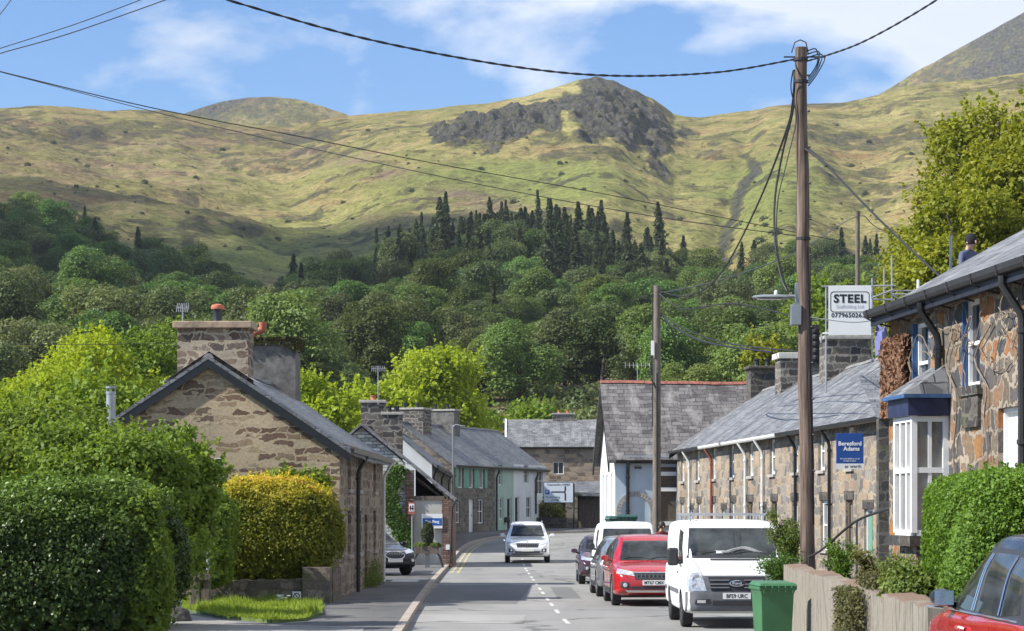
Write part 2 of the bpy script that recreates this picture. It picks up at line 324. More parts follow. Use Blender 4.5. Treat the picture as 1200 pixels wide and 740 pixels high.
M['stone_right'] = stone_mat('orange_stone', [(0.08,0.08,0.08),(0.14,0.115,0.09),(0.29,0.13,0.055),(0.1,0.095,0.09),(0.19,0.135,0.09),(0.15,0.13,0.11),(0.1,0.095,0.09),(0.23,0.145,0.09),(0.11,0.1,0.095),(0.31,0.16,0.065),(0.17,0.14,0.11)], (0.33,0.28,0.22), 0.42, 0.3, 0.14, 1.1, 1.0, seed=9.0)
M['stone_grey'] = stone_mat('grey_stone', [(0.11,0.1,0.09),(0.17,0.15,0.13),(0.22,0.2,0.17),(0.13,0.115,0.1),(0.2,0.17,0.14)], (0.24,0.22,0.19), 0.5, 0.26, 0.16, 0.85, 0.6, seed=5.0)
M['stone_warm'] = stone_mat('warm_stone', [(0.26,0.2,0.15),(0.36,0.28,0.2),(0.19,0.145,0.115),(0.31,0.26,0.2),(0.42,0.33,0.23)], (0.34,0.3,0.24), 0.65, 0.32, 0.14, 0.9, 0.6, seed=8.0)
M['stone_stack'] = stone_mat('stack_stone', [(0.12,0.085,0.065),(0.17,0.125,0.095),(0.15,0.12,0.1),(0.21,0.16,0.12),(0.1,0.08,0.07)], (0.36,0.31,0.24), 0.4, 0.2, 0.3, 1.1, 0.8, fill=1.3, seed=11.0)
M['stone_dark'] = stone_mat('dark_stone', [(0.06,0.055,0.055),(0.09,0.08,0.07),(0.12,0.11,0.1),(0.07,0.07,0.07)], (0.15,0.14,0.12), 0.45, 0.25, 0.15, 0.85, 0.7, moss=0.3, seed=4.0)
M['stone_chimney'] = stone_mat('chimney_stone', [(0.07,0.065,0.065),(0.12,0.11,0.1),(0.16,0.15,0.135),(0.09,0.085,0.085),(0.14,0.12,0.1)], (0.27,0.255,0.225), 0.5, 0.25, 0.2, 0.8, 0.6, seed=6.0)
M['stone_garden'] = stone_mat('garden_wall_stone', [(0.12,0.105,0.09),(0.17,0.15,0.12),(0.22,0.19,0.155),(0.15,0.125,0.1)], (0.15,0.13,0.1), 0.36, 0.17, 0.14, 0.9, 0.7, moss=0.45, seed=2.0)
M['slate'] = slate_mat('slate', (0.10,0.105,0.115), (0.15,0.155,0.165))
M['slate_lichen'] = slate_mat('old_slate', (0.12,0.115,0.12), (0.19,0.18,0.185), 0.32, 0.27, (0.36,0.34,0.31), 0.5)
M['slate_right'] = slate_mat('pale_slate', (0.115,0.117,0.122), (0.185,0.187,0.19), 0.34, 0.24, (0.34,0.34,0.33), 0.4)
M['slate_purple'] = slate_mat('purple_slate', (0.095,0.085,0.085), (0.155,0.145,0.14), 0.42, 0.23, (0.3,0.29,0.27), 0.7, 0.7)
M['ridge_red'] = pm('red_ridge_tile', (0.27,0.1,0.075), 0.85, var=0.45)
M['ridge_grey'] = pm('grey_ridge_tile', (0.2,0.195,0.19), 0.8, var=0.3)
M['lead'] = pm('lead_flashing', (0.42,0.43,0.45), 0.5, var=0.2)
M['render_grey'] = pm('grey_render', (0.13,0.125,0.115), 0.95, var=0.55, scale=3.2, bump=0.5)
M['render_pale'] = pm('pale_render', (0.4,0.39,0.35), 0.95, var=0.22, scale=2.0, bump=0.2, streak=True)
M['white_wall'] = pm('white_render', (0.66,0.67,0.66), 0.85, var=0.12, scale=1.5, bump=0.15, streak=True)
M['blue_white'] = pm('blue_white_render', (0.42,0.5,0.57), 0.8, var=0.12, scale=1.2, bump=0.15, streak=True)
M['green_wall'] = pm('green_render', (0.36,0.47,0.39), 0.85, var=0.1, scale=1.5, streak=True)
M['green_paint'] = pm('green_paint', (0.12,0.3,0.22), 0.5)
M['slab'] = pm('rusty_concrete_slab', (0.36,0.27,0.19), 0.9, var=0.45, scale=3.0, bump=0.3)
M['concrete'] = pm('concrete', (0.34,0.32,0.29), 0.95, var=0.22, scale=5, bump=0.3)
M['concrete_pale'] = pm('pale_concrete', (0.5,0.48,0.43), 0.95, var=0.2, scale=3, bump=0.2)
M['terracotta'] = pm('terracotta', (0.42,0.13,0.07), 0.75, var=0.2)
M['black'] = pm('black_paint', (0.012,0.012,0.013), 0.35, var=0.3)
M['blackmatt'] = pm('black_plastic', (0.022,0.022,0.023), 0.65, var=0.3)
M['rubber'] = pm('tyre_rubber', (0.02,0.02,0.021), 0.85, var=0.3, scale=20)
M['void'] = pm('dark_interior', (0.01,0.01,0.012), 0.9)
M['navy'] = pm('navy_paint', (0.018,0.026,0.07), 0.45, var=.4)
M['eaves'] = pm('dark_eaves_paint', (0.012,0.014,0.024), 0.6, var=.4)
M['blue'] = pm('blue_paint', (0.04,0.1,0.22), 0.55, var=.3)
M['white'] = pm('white_paint', (0.78,0.78,0.76), 0.45, var=0.06)
M['whitepipe'] = pm('white_gutter_plastic', (0.6,0.6,0.57), 0.5, var=0.15)
M['redpipe'] = pm('rust_red_pipe', (0.22,0.07,0.04), 0.6, var=0.25)
M['timber'] = pm('weathered_timber', (0.12,0.095,0.075), 0.9, var=0.4, scale=12, bump=0.4, streak=True)
M['brownboard'] = pm('brown_board', (0.12,0.09,0.06), 0.8, var=0.2)
M['glass'] = pm('window_glass', (0.03,0.035,0.04), 0.06, var=0.4, scale=2, spec=0.9)
M['glass_curtain'] = pm('curtained_glass', (0.24,0.24,0.22), 0.12, var=0.55, scale=3, spec=0.9, streak=True)
M['galv'] = pm('galvanised_steel', (0.38,0.39,0.4), 0.45, 0.6, var=0.2)
M['grey_metal'] = pm('grey_metal', (0.3,0.32,0.33), 0.4, 0.5, var=0.1)
M['brick'] = slate_mat('red_brick', (0.16,0.085,0.065), (0.24,0.14,0.11), 0.22, 0.075, (0.3,0.25,0.2), 0.4, rough=0.9)
M['white_brick'] = slate_mat('whitewashed_brick', (0.42,0.42,0.4), (0.56,0.56,0.53), 0.3, 0.13, (0.28,0.28,0.26), 0.5, 0.9, rough=0.9)
M['rock'] = stone_mat('rock', [(0.09,0.085,0.085),(0.13,0.12,0.12),(0.11,0.1,0.1)], (0.07,0.065,0.06), 0.3, 0.3, 0.03, 1.0, 1.0, moss=0.3)
M['bark'] = pm('bark', (0.085,0.065,0.05), 0.95, var=0.4, scale=9, bump=0.8, streak=True)
M['twig'] = pm('twig', (0.2,0.16,0.12), 0.95, var=0.3)
def pole_wood():
    m, nt, b = newmat('tarred_pole_wood'); l = nt.links.new; tcn = N(nt, 'ShaderNodeTexCoord')
    mp_ = N(nt, 'ShaderNodeMapping'); mp_.inputs['Scale'].default_value = (1, 1, .035); l(tcn.outputs['Object'], mp_.inputs[0])
    a = N(nt, 'ShaderNodeTexNoise', i_Scale=26.0, i_Detail=8.0, i_Roughness=.7); l(mp_.outputs[0], a.inputs['Vector']); c = N(nt, 'ShaderNodeTexNoise', i_Scale=1.1, i_Detail=6.0); l(tcn.outputs['Object'], c.inputs['Vector'])
    r1 = ramp(nt, [(.32, (.025, .02, .017)), (.45, (.11, .078, .06)), (.57, (.19, .14, .11)), (.7, (.3, .245, .205))]); l(a.outputs['Fac'], r1.inputs[0]); r2 = ramp(nt, [(.3, (.6, .6, .62)), (.7, (1.2, 1.15, 1.1))]); l(c.outputs['Fac'], r2.inputs[0])
    mu = N(nt, 'ShaderNodeMixRGB', blend_type='MULTIPLY', i_0=1.0); l(r1.outputs[0], mu.inputs[1]); l(r2.outputs[0], mu.inputs[2]); l(mu.outputs[0], b.inputs['Base Color']); b.inputs['Roughness'].default_value = .9
    bp = N(nt, 'ShaderNodeBump', i_Strength=.7, i_Distance=.02); l(a.outputs['Fac'], bp.inputs['Height']); l(bp.outputs[0], b.inputs['Normal']); return m
M['pole'] = pole_wood()
M['pole_grey'] = pm('grey_pole_wood', (0.15,0.125,0.1), 0.9, var=0.4, scale=6, bump=0.5, streak=True)
M['cable'] = pm('black_cable', (0.012,0.012,0.014), 0.6)
M['cable_grey'] = pm('grey_cable', (0.12,0.12,0.13), 0.6)
def asphalt(name, base, patch=0.3, speck=1.0, cracks=True):
    m, nt, b = newmat(name); l = nt.links.new; tcn = N(nt, 'ShaderNodeTexCoord')
    n1 = N(nt, 'ShaderNodeTexNoise', i_Scale=60.0, i_Detail=4.0, i_Roughness=0.7); n2 = N(nt, 'ShaderNodeTexNoise', i_Scale=0.35, i_Detail=5.0)
    l(tcn.outputs['Object'], n1.inputs['Vector']); mp_ = N(nt, 'ShaderNodeMapping'); mp_.inputs['Scale'].default_value = (1.6, 0.4, 1); l(tcn.outputs['Object'], mp_.inputs[0]); l(mp_.outputs[0], n2.inputs['Vector'])
    r1 = ramp(nt, [(0.25, [x * 0.7 for x in base]), (0.75, [x * 1.35 for x in base])]); l(n1.outputs['Fac'], r1.inputs[0])
    r2 = ramp(nt, [(0.3, 1 - patch), (0.7, 1 + patch)]); l(n2.outputs['Fac'], r2.inputs[0])
    mu = N(nt, 'ShaderNodeMixRGB', blend_type='MULTIPLY', i_0=1.0); l(r1.outputs[0], mu.inputs[1]); l(r2.outputs[0], mu.inputs[2]); out = mu.outputs[0]
    if cracks:
        v = N(nt, 'ShaderNodeTexVoronoi', feature='DISTANCE_TO_EDGE', i_Scale=0.16); n3 = N(nt, 'ShaderNodeTexNoise', i_Scale=0.8, i_Detail=6.0); l(tcn.outputs['Object'], n3.inputs['Vector'])
        sc = N(nt, 'ShaderNodeVectorMath', operation='SCALE'); sc.inputs[3].default_value = 2.2; l(n3.outputs['Color'], sc.inputs[0]); av = N(nt, 'ShaderNodeVectorMath', operation='ADD'); l(tcn.outputs['Object'], av.inputs[0]); l(sc.outputs[0], av.inputs[1]); l(av.outputs[0], v.inputs['Vector'])
        cr = ramp(nt, [(0.0, 0.3), (0.008, 0.45), (0.02, 1.0)]); l(v.outputs['Distance'], cr.inputs[0])
        m2 = N(nt, 'ShaderNodeMixRGB', blend_type='MULTIPLY', i_0=0.7); l(out, m2.inputs[1]); l(cr.outputs[0], m2.inputs[2]); out = m2.outputs[0]
    l(out, b.inputs['Base Color']); b.inputs['Roughness'].default_value = 0.88; b.inputs['Specular IOR Level'].default_value = 0.25
    bp = N(nt, 'ShaderNodeBump', i_Strength=0.25, i_Distance=0.01); l(n1.outputs['Fac'], bp.inputs['Height']); l(bp.outputs[0], b.inputs['Normal'])
    return m
M['road'] = asphalt('worn_asphalt', (0.23,0.226,0.215), 0.16)
M['pavement'] = asphalt('pavement_asphalt', (0.12,0.118,0.116), 0.25)
M['patch'] = asphalt('dark_asphalt_patch_and_shadow', (0.15,0.15,0.146), 0.1, cracks=False)
M['kerb'] = pm('kerb_stone', (0.34,0.29,0.24), 0.9, var=0.25, scale=3, bump=0.2)
M['line'] = pm('road_paint', (0.48,0.48,0.45), 0.85, var=0.4, scale=12)
M['yellow'] = pm('yellow_road_paint', (0.4,0.35,0.2), 0.85, var=0.3, scale=7)
M['soil'] = pm('soil', (0.1,0.08,0.055), 1.0, var=0.4, scale=3, bump=0.6)
M['turf'] = pm('turf', (0.09,0.13,0.03), 1.0, var=0.4, scale=4, bump=0.5)
# ------------------------------------------------------------------ terrain
SKY_X = [-900,-400,-100,0,60,90,120,160,200,260,340,400,430,470,500,530,570,610,640,665,680,700,725,745,765,790,820,860,900,940,985,1035,1060,1100,1150,1200,1300,1600,2100]
SKY_Y = [190,150,130,127,124,127,131,130,132,145,150,137,134,130,128,123,120,113,104,97,92,89,95,104,114,133,137,132,126,124,122,110,101,97,94,86,70,60,60]
TL_X = [-900,-200,0,60,120,200,260,330,400,450,500,560,650,720,760,850,950,1100,1200,1600,2100]
TL_Y = [200,225,255,270,292,312,325,345,345,325,305,297,300,306,322,330,330,320,300,280,280]
D_SKY, D_TREE = 1380.0, 640.0
def terrain_z(px, D):
    px = np.asarray(px, float); D = np.asarray(D, float)
    ys = np.interp(px, SKY_X, SKY_Y); yt = np.interp(px, TL_X, TL_Y)
    base = HY - (1.15 - CAMZ - 0.05) * 0  # unused
    # elevation (in photo rows) along each line of sight, turned into heights
    y300 = np.interp(px, [-900, 0, 400, 600, 700, 900, 1200, 2100], [430, 440, 462, 468, 466, 452, 380, 330])
    z185 = 1.05
    zc300 = CAMZ + (HY - y300) * 300 / F
    t = np.clip((D - 185) / (300 - 185), 0, 1); z_a = z185 + (zc300 - z185) * (t ** 1.3)
    t = np.clip((D - 300) / (D_TREE - 300), 0, 1); yy = y300 + (yt - y300) * t; z_b = CAMZ + (HY - yy) * D / F
    t = np.clip((D - D_TREE) / (D_SKY - D_TREE), 0, 1); t2 = t ** 0.92; yy = yt + (ys - yt) * t2; z_c = CAMZ + (HY - yy) * D / F
    zs = CAMZ + (HY - ys) * D_SKY / F; z_d = zs - (D - D_SKY) * 0.22
    z = np.where(D < 300, z_a, np.where(D < D_TREE, z_b, np.where(D < D_SKY, z_c, z_d)))
    X = (px - 600) * D / F
    mid = np.clip((D - D_TREE + 60) / 160, 0, 1)
    edge = np.clip((D_SKY + 20 - D) / 200, 0.12, 1)
    z = z + mid * edge * (fbm(X / 170, D / 240, 3, 5) * 13 + fbm(X / 38, D / 60, 9, 4) * 4.2)
    z = z + mid * np.clip(edge, 0.3, 1) * fbm(X / 11, D / 15, 5, 4) * 1.7
    # woodland floor relief
    wood = np.clip((D - 280) / 100, 0, 1) * (1 - mid); z = z + wood * fbm(X / 70, D / 70, 21, 3) * 4
    # stream gully
    gx = np.interp(D, [640, 760, 900, 1100, 1300, 1400], [822, 838, 852, 872, 880, 884]) + fbm(D / 60, D * 0, 4, 3) * 10
    z = z - mid * edge * 4 * np.exp(-((px - gx) / 16) ** 2)
    # spur right of the gully
    z = z + mid * edge * 10 * np.exp(-((px - 930) / 60) ** 2)
    # crag: steps and ribs
    cr = crag_mask(px, D)
    rid = 1 - np.abs(fbm(X / 13, D / 26, 31, 4)) * 2
    z = z + cr * np.clip((D_SKY + 10 - D) / 90, .25, 1) * (rid * 7.5 - 4 + fbm(X / 5, D / 8, 41, 4) * 4.0)
    return z
def crag_mask(px, D):
    n = fbm(px / 30, D / 60, 51, 4)
    a = np.clip(1.2 - np.hypot((px - 722) / 88, (D - 1235) / 150) + n * 0.6, 0, 1)
    b = np.clip(1.15 - np.hypot((px - 610) / 105, (D - 1200) / 115) + n * 0.7, 0, 1)
    c = np.clip(.95 - np.hypot((px - 560) / 70, (D - 1180) / 70) + n * .8, 0, 1); return np.clip((np.maximum(np.maximum(a, b), c) - 0.08) * 1.7, 0, 1)
def grid_mesh(name, X, Y, Z, attrs, mat, parent=None):
    nr, nc = X.shape
    me = bpy.data.meshes.new(name); co = np.stack([X, Y, Z], -1).reshape(-1, 3).astype(np.float32)
    idx = np.arange(nr * nc).reshape(nr, nc)
    q = np.stack([idx[:-1, :-1], idx[:-1, 1:], idx[1:, 1:], idx[1:, :-1]], -1).reshape(-1, 4)
    me.vertices.add(len(co)); me.vertices.foreach_set('co', co.ravel())
    me.loops.add(q.size); me.loops.foreach_set('vertex_index', q.ravel().astype(np.int32))
    me.polygons.add(len(q)); me.polygons.foreach_set('loop_start', np.arange(0, q.size, 4, dtype=np.int32)); me.polygons.foreach_set('loop_total', np.full(len(q), 4, np.int32))
    me.polygons.foreach_set('use_smooth', np.ones(len(q), bool)); me.update(calc_edges=True)
    for k, v in attrs.items():
        a = me.attributes.new(k, 'FLOAT', 'POINT'); a.data.foreach_set('value', np.asarray(v, np.float32).ravel())
    me.materials.append(mat); o = bpy.data.objects.new(name, me); COL.objects.link(o)
    if parent: o.parent = parent
    return o
def hill_material():
    m, nt, b = newmat('hill_grass_and_rock'); l = nt.links.new
    tcn = N(nt, 'ShaderNodeTexCoord'); ob = tcn.outputs['Object']
    def mapped(sx, sy, sz):
        q = N(nt, 'ShaderNodeMapping'); q.inputs['Scale'].default_value = (sx, sy, sz); l(ob, q.inputs[0]); return q.outputs[0]
    def noise(scale, vec, det=8.0, ro=0.6, dist=0.0):
        q = N(nt, 'ShaderNodeTexNoise', i_Scale=scale, i_Detail=det, i_Roughness=ro, i_Distortion=dist); l(vec, q.inputs['Vector']); return q.outputs['Fac']
    def mixc(f, a, b_, mode='MIX'):
        q = N(nt, 'ShaderNodeMixRGB', blend_type=mode)
        (l(f, q.inputs[0]) if not isinstance(f, float) else setattr(q.inputs[0], 'default_value', f))
        for i, s in ((1, a), (2, b_)):
            (l(s, q.inputs[i]) if not isinstance(s, tuple) else setattr(q.inputs[i], 'default_value', c4(s)))
        return q.outputs[0]
    def rmp(x, stops): q = ramp(nt, stops); l(x, q.inputs[0]); return q.outputs[0]
    big = noise(0.006, mapped(1, 0.8, 2.0), 6.0, 0.55, 0.6)
    mid = noise(0.035, mapped(0.6, 0.6, 2.4), 8.0, 0.62, 0.8)
    fine = noise(0.22, mapped(0.7, 0.7, 1.6), 8.0, 0.7)
    bracken = (0.21, 0.145, 0.065); dry = (0.26, 0.222, 0.1); grass = (0.175, 0.17, 0.06); lush = (0.13, 0.17, 0.045); heather = (0.15, 0.11, 0.085)
    g1 = rmp(mid, [(0.30, bracken), (0.45, dry), (0.56, grass), (0.72, dry)])
    ga = N(nt, 'ShaderNodeAttribute', attribute_name='green').outputs['Fac']
    gn = N(nt, 'ShaderNodeMath', operation='MULTIPLY_ADD', i_1=1.6, i_2=-0.8); l(mid, gn.inputs[0])
    gs = N(nt, 'ShaderNodeMath', operation='ADD', use_clamp=True); l(ga, gs.inputs[0]); l(gn.outputs[0], gs.inputs[1])
    gg = N(nt, 'ShaderNodeMath', operation='MULTIPLY', use_clamp=True); l(gs.outputs[0], gg.inputs[0]); l(ga, gg.inputs[1])
    gm = rmp(gg.outputs[0], [(0.05, 0.0), (0.6, 1.0)])
    c = mixc(gm, g1, mixc(fine, grass, lush))
    ba = N(nt, 'ShaderNodeAttribute', attribute_name='brown').outputs['Fac']
    bb = N(nt, 'ShaderNodeMath', operation='MULTIPLY'); l(ba, bb.inputs[0]); l(rmp(mid, [(0.35, 1.0), (0.62, 0.0)]), bb.inputs[1])
    c = mixc(bb.outputs[0], c, heather)
    c = mixc(1.0, c, rmp(fine, [(0.3, (0.5, 0.5, 0.46)), (0.5, (1., 1., 1.)), (0.7, (1.35, 1.3, 1.25))]), 'MULTIPLY')
    c = mixc(1.0, c, rmp(big, [(0.3, (0.85, 0.8, 0.75)), (0.7, (1.15, 1.15, 1.1))]), 'MULTIPLY')
    vf = noise(1.1, mapped(.55, .55, 1.2), 8.0, 0.75)
    c = mixc(1.0, c, rmp(vf, [(0.34, (0.42, 0.44, 0.42)), (0.48, (1.0, 1.0, 1.0)), (0.66, (1.4, 1.36, 1.25))]), 'MULTIPLY')
    tv = N(nt, 'ShaderNodeTexVoronoi', i_Scale=0.3, i_Randomness=1.0); l(mapped(.8, .6, 1), tv.inputs['Vector']); td = rmp(tv.outputs['Distance'], [(0.12, 1.0), (0.28, 0.0)])
    tm = N(nt, 'ShaderNodeMath', operation='MULTIPLY'); l(td, tm.inputs[0]); l(rmp(mid, [(0.42, 0.7), (0.6, 0.1)]), tm.inputs[1])
    c = mixc(tm.outputs[0], c, (0.11, 0.10, 0.055))
    # gorse and heather tufts, boulders
    v = N(nt, 'ShaderNodeTexVoronoi', i_Scale=0.09, i_Randomness=1.0); l(ob, v.inputs['Vector']); dots = rmp(v.outputs['Distance'], [(0.10, 1.0), (0.2, 0.0)])
    dm = N(nt, 'ShaderNodeMath', operation='MULTIPLY'); l(dots, dm.inputs[0]); l(rmp(mid, [(0.5, 0.0), (0.62, 0.75)]), dm.inputs[1])
    c = mixc(dm.outputs[0], c, (0.085, 0.085, 0.045))
    # rock: where the ground is marked rocky, plus outcrops
    ra = N(nt, 'ShaderNodeAttribute', attribute_name='rock').outputs['Fac']
    rn = noise(0.06, mapped(1.5, 1.0, 0.55), 9.0, 0.7, 0.5)
    r0 = N(nt, 'ShaderNodeMath', operation='MULTIPLY_ADD', i_1=1.0); l(ra, r0.inputs[0]); l(rn, r0.inputs[2])
    geo = N(nt, 'ShaderNodeNewGeometry'); sz = N(nt, 'ShaderNodeSeparateXYZ'); l(geo.outputs['Normal'], sz.inputs[0])
    st = rmp(sz.outputs['Z'], [(0.72, 0.16), (0.95, 0.0)])
    r1 = N(nt, 'ShaderNodeMath', operation='ADD'); l(r0.outputs[0], r1.inputs[0]); l(st, r1.inputs[1])
    rm0 = rmp(r1.outputs[0], [(0.72, 0.0), (1.05, 1.0)]); rbk = noise(0.4, mapped(1, 1, .7), 6.0, .8); rbm = N(nt, 'ShaderNodeMath', operation='MULTIPLY'); l(rm0, rbm.inputs[0]); l(rmp(rbk, [(.36, .35), (.5, 1.0)]), rbm.inputs[1]); rm = rbm.outputs[0]
    rf = noise(0.16, mapped(1.6, 1.2, 0.6), 9.0, 0.75)
    rc = rmp(rf, [(0.34, (0.03, 0.03, 0.032)), (0.46, (0.1, 0.1, 0.095)), (0.52, (0.19, 0.18, 0.16)), (0.57, (0.14, 0.14, 0.07)), (0.68, (0.27, 0.25, 0.22))])
    c = mixc(rm, c, rc)
    l(c, b.inputs['Base Color']); b.inputs['Roughness'].default_value = 1.0; b.inputs['Specular IOR Level'].default_value = 0.1
    h = N(nt, 'ShaderNodeMath', operation='MULTIPLY_ADD', i_1=1.0); l(fine, h.inputs[0]); l(mid, h.inputs[2])
    bp = N(nt, 'ShaderNodeBump', i_Strength=0.8, i_Distance=2.2); l(h.outputs[0], bp.inputs['Height'])
    h2 = N(nt, 'ShaderNodeMath', operation='MULTIPLY'); l(rf, h2.inputs[0]); l(rm, h2.inputs[1])
    bp2 = N(nt, 'ShaderNodeBump', i_Strength=1.0, i_Distance=5.0); l(h2.outputs[0], bp2.inputs['Height']); l(bp.outputs[0], bp2.inputs['Normal'])
    l(bp2.outputs[0], b.inputs['Normal']); return m
M['hill'] = hill_material()
pxs = np.concatenate([np.arange(-900, -60, 14.0), np.arange(-60, 1262, 2.4), np.arange(1262, 2100, 14.0)])
Ds = np.concatenate([np.linspace(185, 300, 14), np.linspace(310, 640, 60)[:-1], np.linspace(640, 1410, 300), np.linspace(1420, 1800, 12)])
PX, DD = np.meshgrid(pxs, Ds)
ZZ = terrain_z(PX, DD); XX = (PX - 600) * DD / F
PYv = HY - (ZZ - CAMZ) * F / DD
crg = crag_mask(PX, DD)
n1 = fbm(XX / 60, DD / 60, 61, 4)
rock = crg * 0.95
rock = np.maximum(rock, (0.34 + .12 * n1) * np.clip(1.4 - np.abs(PX - 868 - (230 - PYv) * 0.28 - 18 * fbm(PYv / 22, PX * 0, 12, 4)) / (6 + 5 * vnoise(PYv / 9, PX * 0, 8)), 0, 1) * (PYv > 180) * (PYv < 330))   # stream bed
n2 = fbm(XX / 16, DD / 22, 77, 4); rock = np.maximum(rock, np.clip(n2 * .7 - .02 + .2 * n1, 0, 0.27))
rock = np.maximum(rock, np.clip(0.18 + n1 * 0.3, 0, 0.38) * np.clip((DD - 1050) / 200, 0, 1))
rock = np.maximum(rock, np.clip(0.17 + n1 * 0.35, 0, 0.4) * np.clip((PX - 900) / 80, 0, 1) * (DD > 800))
rock = rock * (DD > 600)
green = 0.30 + 0.55 * np.exp(-((PX - 900) / 90) ** 2 - ((PYv - 235) / 60) ** 2) + 0.5 * np.exp(-((PX - 330) / 160) ** 2 - ((PYv - 300) / 38) ** 2)
green += 0.35 * np.exp(-((PX - 520) / 160) ** 2 - ((PYv - 215) / 30) ** 2) - 0.35 * np.exp(-((PX - 80) / 200) ** 2 - ((PYv - 200) / 40) ** 2) - 0.2 * np.clip((PX - 950) / 150, 0, 1)
green += 0.45 * np.exp(-((PX - 640) / 120) ** 2 - ((PYv - 215) / 30) ** 2)
brown = np.exp(-((PYv - (170 + (PX - 350) * 0.32)) / 14) ** 2) * (PX > 330) * (PX < 680) + 0.8 * np.exp(-((PX - 120) / 220) ** 2 - ((PYv - 185) / 45) ** 2) + np.clip((640 - DD) / 60, 0, 1)
hill = struct(grid_mesh('hillside', XX, DD, ZZ, dict(rock=rock, green=np.clip(green, 0, 1), brown=np.clip(brown, 0, 1)), M['hill']), 'grassy mountainside with a dark rocky crag on top', 'hillside')
def far_mountain(name, label, xs, ys, D0, seed, pxr, rockv):
    px = np.arange(pxr[0], pxr[1], 3.0); d = np.linspace(D0 - 700, D0 + 250, 120)
    A, B = np.meshgrid(px, d); ysk = np.interp(A, xs, ys); zs = CAMZ + (HY - ysk) * D0 / F
    t = (B - (D0 - 700)) / 700.0
    z = np.where(t < 1, 120 + (zs - 120) * np.clip(t, 0, 1) ** 1.15, zs - (B - D0) * 0.35); X = (A - 600) * B / F
    z = z + (fbm(X / 120, B / 150, seed, 6) * 22 + (1 - abs(fbm(X / 45, B / 60, seed + 5, 4)) * 2) * 7 - 4) * np.clip(1.1 - t ** 3, 0.15, 1)
    rk = rockv + 0.35 * fbm(X / 130, B / 170, seed + 9, 4)
    return struct(grid_mesh(name, X, B, z, dict(rock=np.clip(rk, 0, 0.7), green=np.full_like(X, 0.25), brown=np.full_like(X, 0.3)), M['hill']), label, 'hill')
far_mountain('far_hill', 'rounded stony hilltop rising behind the green ridge', [100,160,200,235,262,290,320,350,380,405,430,480,560], [170,150,136,124,116,112,110,114,122,132,142,160,200], 2200, 71, (90, 570), 0.2)
far_mountain('far_mountain', 'steep grey scree mountain rising above the right hand ridge', [900,985,1035,1070,1110,1150,1200,1300,1500,1800], [170,140,106,84,62,40,12,-40,-60,0], 2500, 83, (890, 1800), 0.34)
# a fair-weather cloud over the left of the valley (well outside the picture); its shade lies on the left slope
def thin_cloud():
    if 'cloud_white' in M: return M['cloud_white']
    m, nt, b = newmat('cloud_white'); b.inputs['Base Color'].default_value = (.9, .91, .93, 1); b.inputs['Roughness'].default_value = 1; t_ = N(nt, 'ShaderNodeBsdfTransparent'); x_ = N(nt, 'ShaderNodeMixShader', i_0=.3)
    nt.links.new(t_.outputs[0], x_.inputs[1]); nt.links.new(b.outputs[0], x_.inputs[2]); nt.links.new(x_.outputs[0], nt.nodes['Material Output'].inputs[0]); M['cloud_white'] = m; return m
def cloud(cx, cy, cz, rx, ry, seed):
    r_ = np.random.default_rng(seed); bm = bmesh.new()
    for k in range(22):
        a = r_.uniform(0, 6.283); q = math.sqrt(r_.uniform(0, 1)) * 0.85; s = r_.uniform(0.22, 0.4) * (1.15 - 0.6 * q)
        mtx = Matrix.Translation((cx + math.cos(a) * q * rx, cy + math.sin(a) * q * ry, cz + r_.uniform(0, 40))) @ Matrix.Diagonal((s * rx, s * ry, 45 * s + 25, 1))
        bmesh.ops.create_icosphere(bm, subdivisions=2, radius=1, matrix=mtx)
    me = bpy.data.meshes.new('cloud'); bm.to_mesh(me); bm.free(); me.polygons.foreach_set('use_smooth', [True] * len(me.polygons)); me.materials.append(thin_cloud())
    o = bpy.data.objects.new('cloud', me); COL.objects.link(o); return struct(o, 'white cumulus cloud over the valley', 'cloud')
def cloud_over(px, D, z, T, rx, ry, seed):
    g = Vector(((px - 600) * D / F, D, z)) + SUN * T; return cloud(g.x, g.y, g.z, rx, ry, seed)

# ------------------------------------------------------------------ ground, road, pavements
LEFT = [(-1.0,8),(-1.5,25),(-1.95,43.7),(-2.2,61),(-2.33,72),(-2.45,92),(-2.48,108),(-2.4,118),(-2.05,128),(-1.1,137),(0.6,144),(3.5,150),(9,155),(22,160),(60,168)]
RIGHT = [(3.35,8),(3.4,14),(5.6,20),(5.45,30),(5.3,45),(5.2,52),(4.5,60),(4.15,70),(4.0,90),(4.0,100),(4.3,108),(5.6,118),(9,126),(22,132),(60,140)]
RIGHT[0] = (5.7, 8); RIGHT[1] = (5.65, 14)
def resample(pts, n):
    q = [Vector((p[0], p[1], 0)) for p in pts]; q = catmull(q, 10); d = [0]
    for i in range(1, len(q)): d.append(d[-1] + (q[i] - q[i - 1]).length)
    t = np.linspace(0, d[-1], n); return np.interp(t, d, [p.x for p in q]), np.interp(t, d, [p.y for p in q])
def strip(name, A, B, dz, mat, nc=2, nofix=True):
    """sheet between two polylines of equal length, following the road's height"""
    ax, ay = A; bx, by = B; t = np.linspace(0, 1, nc)[None, :]
    X = ax[:, None] * (1 - t) + bx[:, None] * t; Y = ay[:, None] * (1 - t) + by[:, None] * t
    Z = np.vectorize(gz)(Y) + dz
    return grid_mesh(name, X, Y, Z, {}, mat)
def offset(A, d):
    x, y = A; tx = np.gradient(x); ty = np.gradient(y); n = np.hypot(tx, ty); return x + ty / n * d, y - tx / n * d
gx_, gy_ = np.meshgrid(np.linspace(-160, 160, 90), np.concatenate([np.linspace(-80, 90, 30), np.linspace(92, 192, 40)]))
gzv = np.vectorize(gz)(gy_) - 0.03 + np.clip(np.abs(gx_) - 15, 0, 60) * 0.02
struct(grid_mesh('ground', gx_, gy_, gzv, {}, M['soil']), 'earth of the valley floor', 'ground')
La = resample(LEFT, 260); Ra = resample(RIGHT, 260)
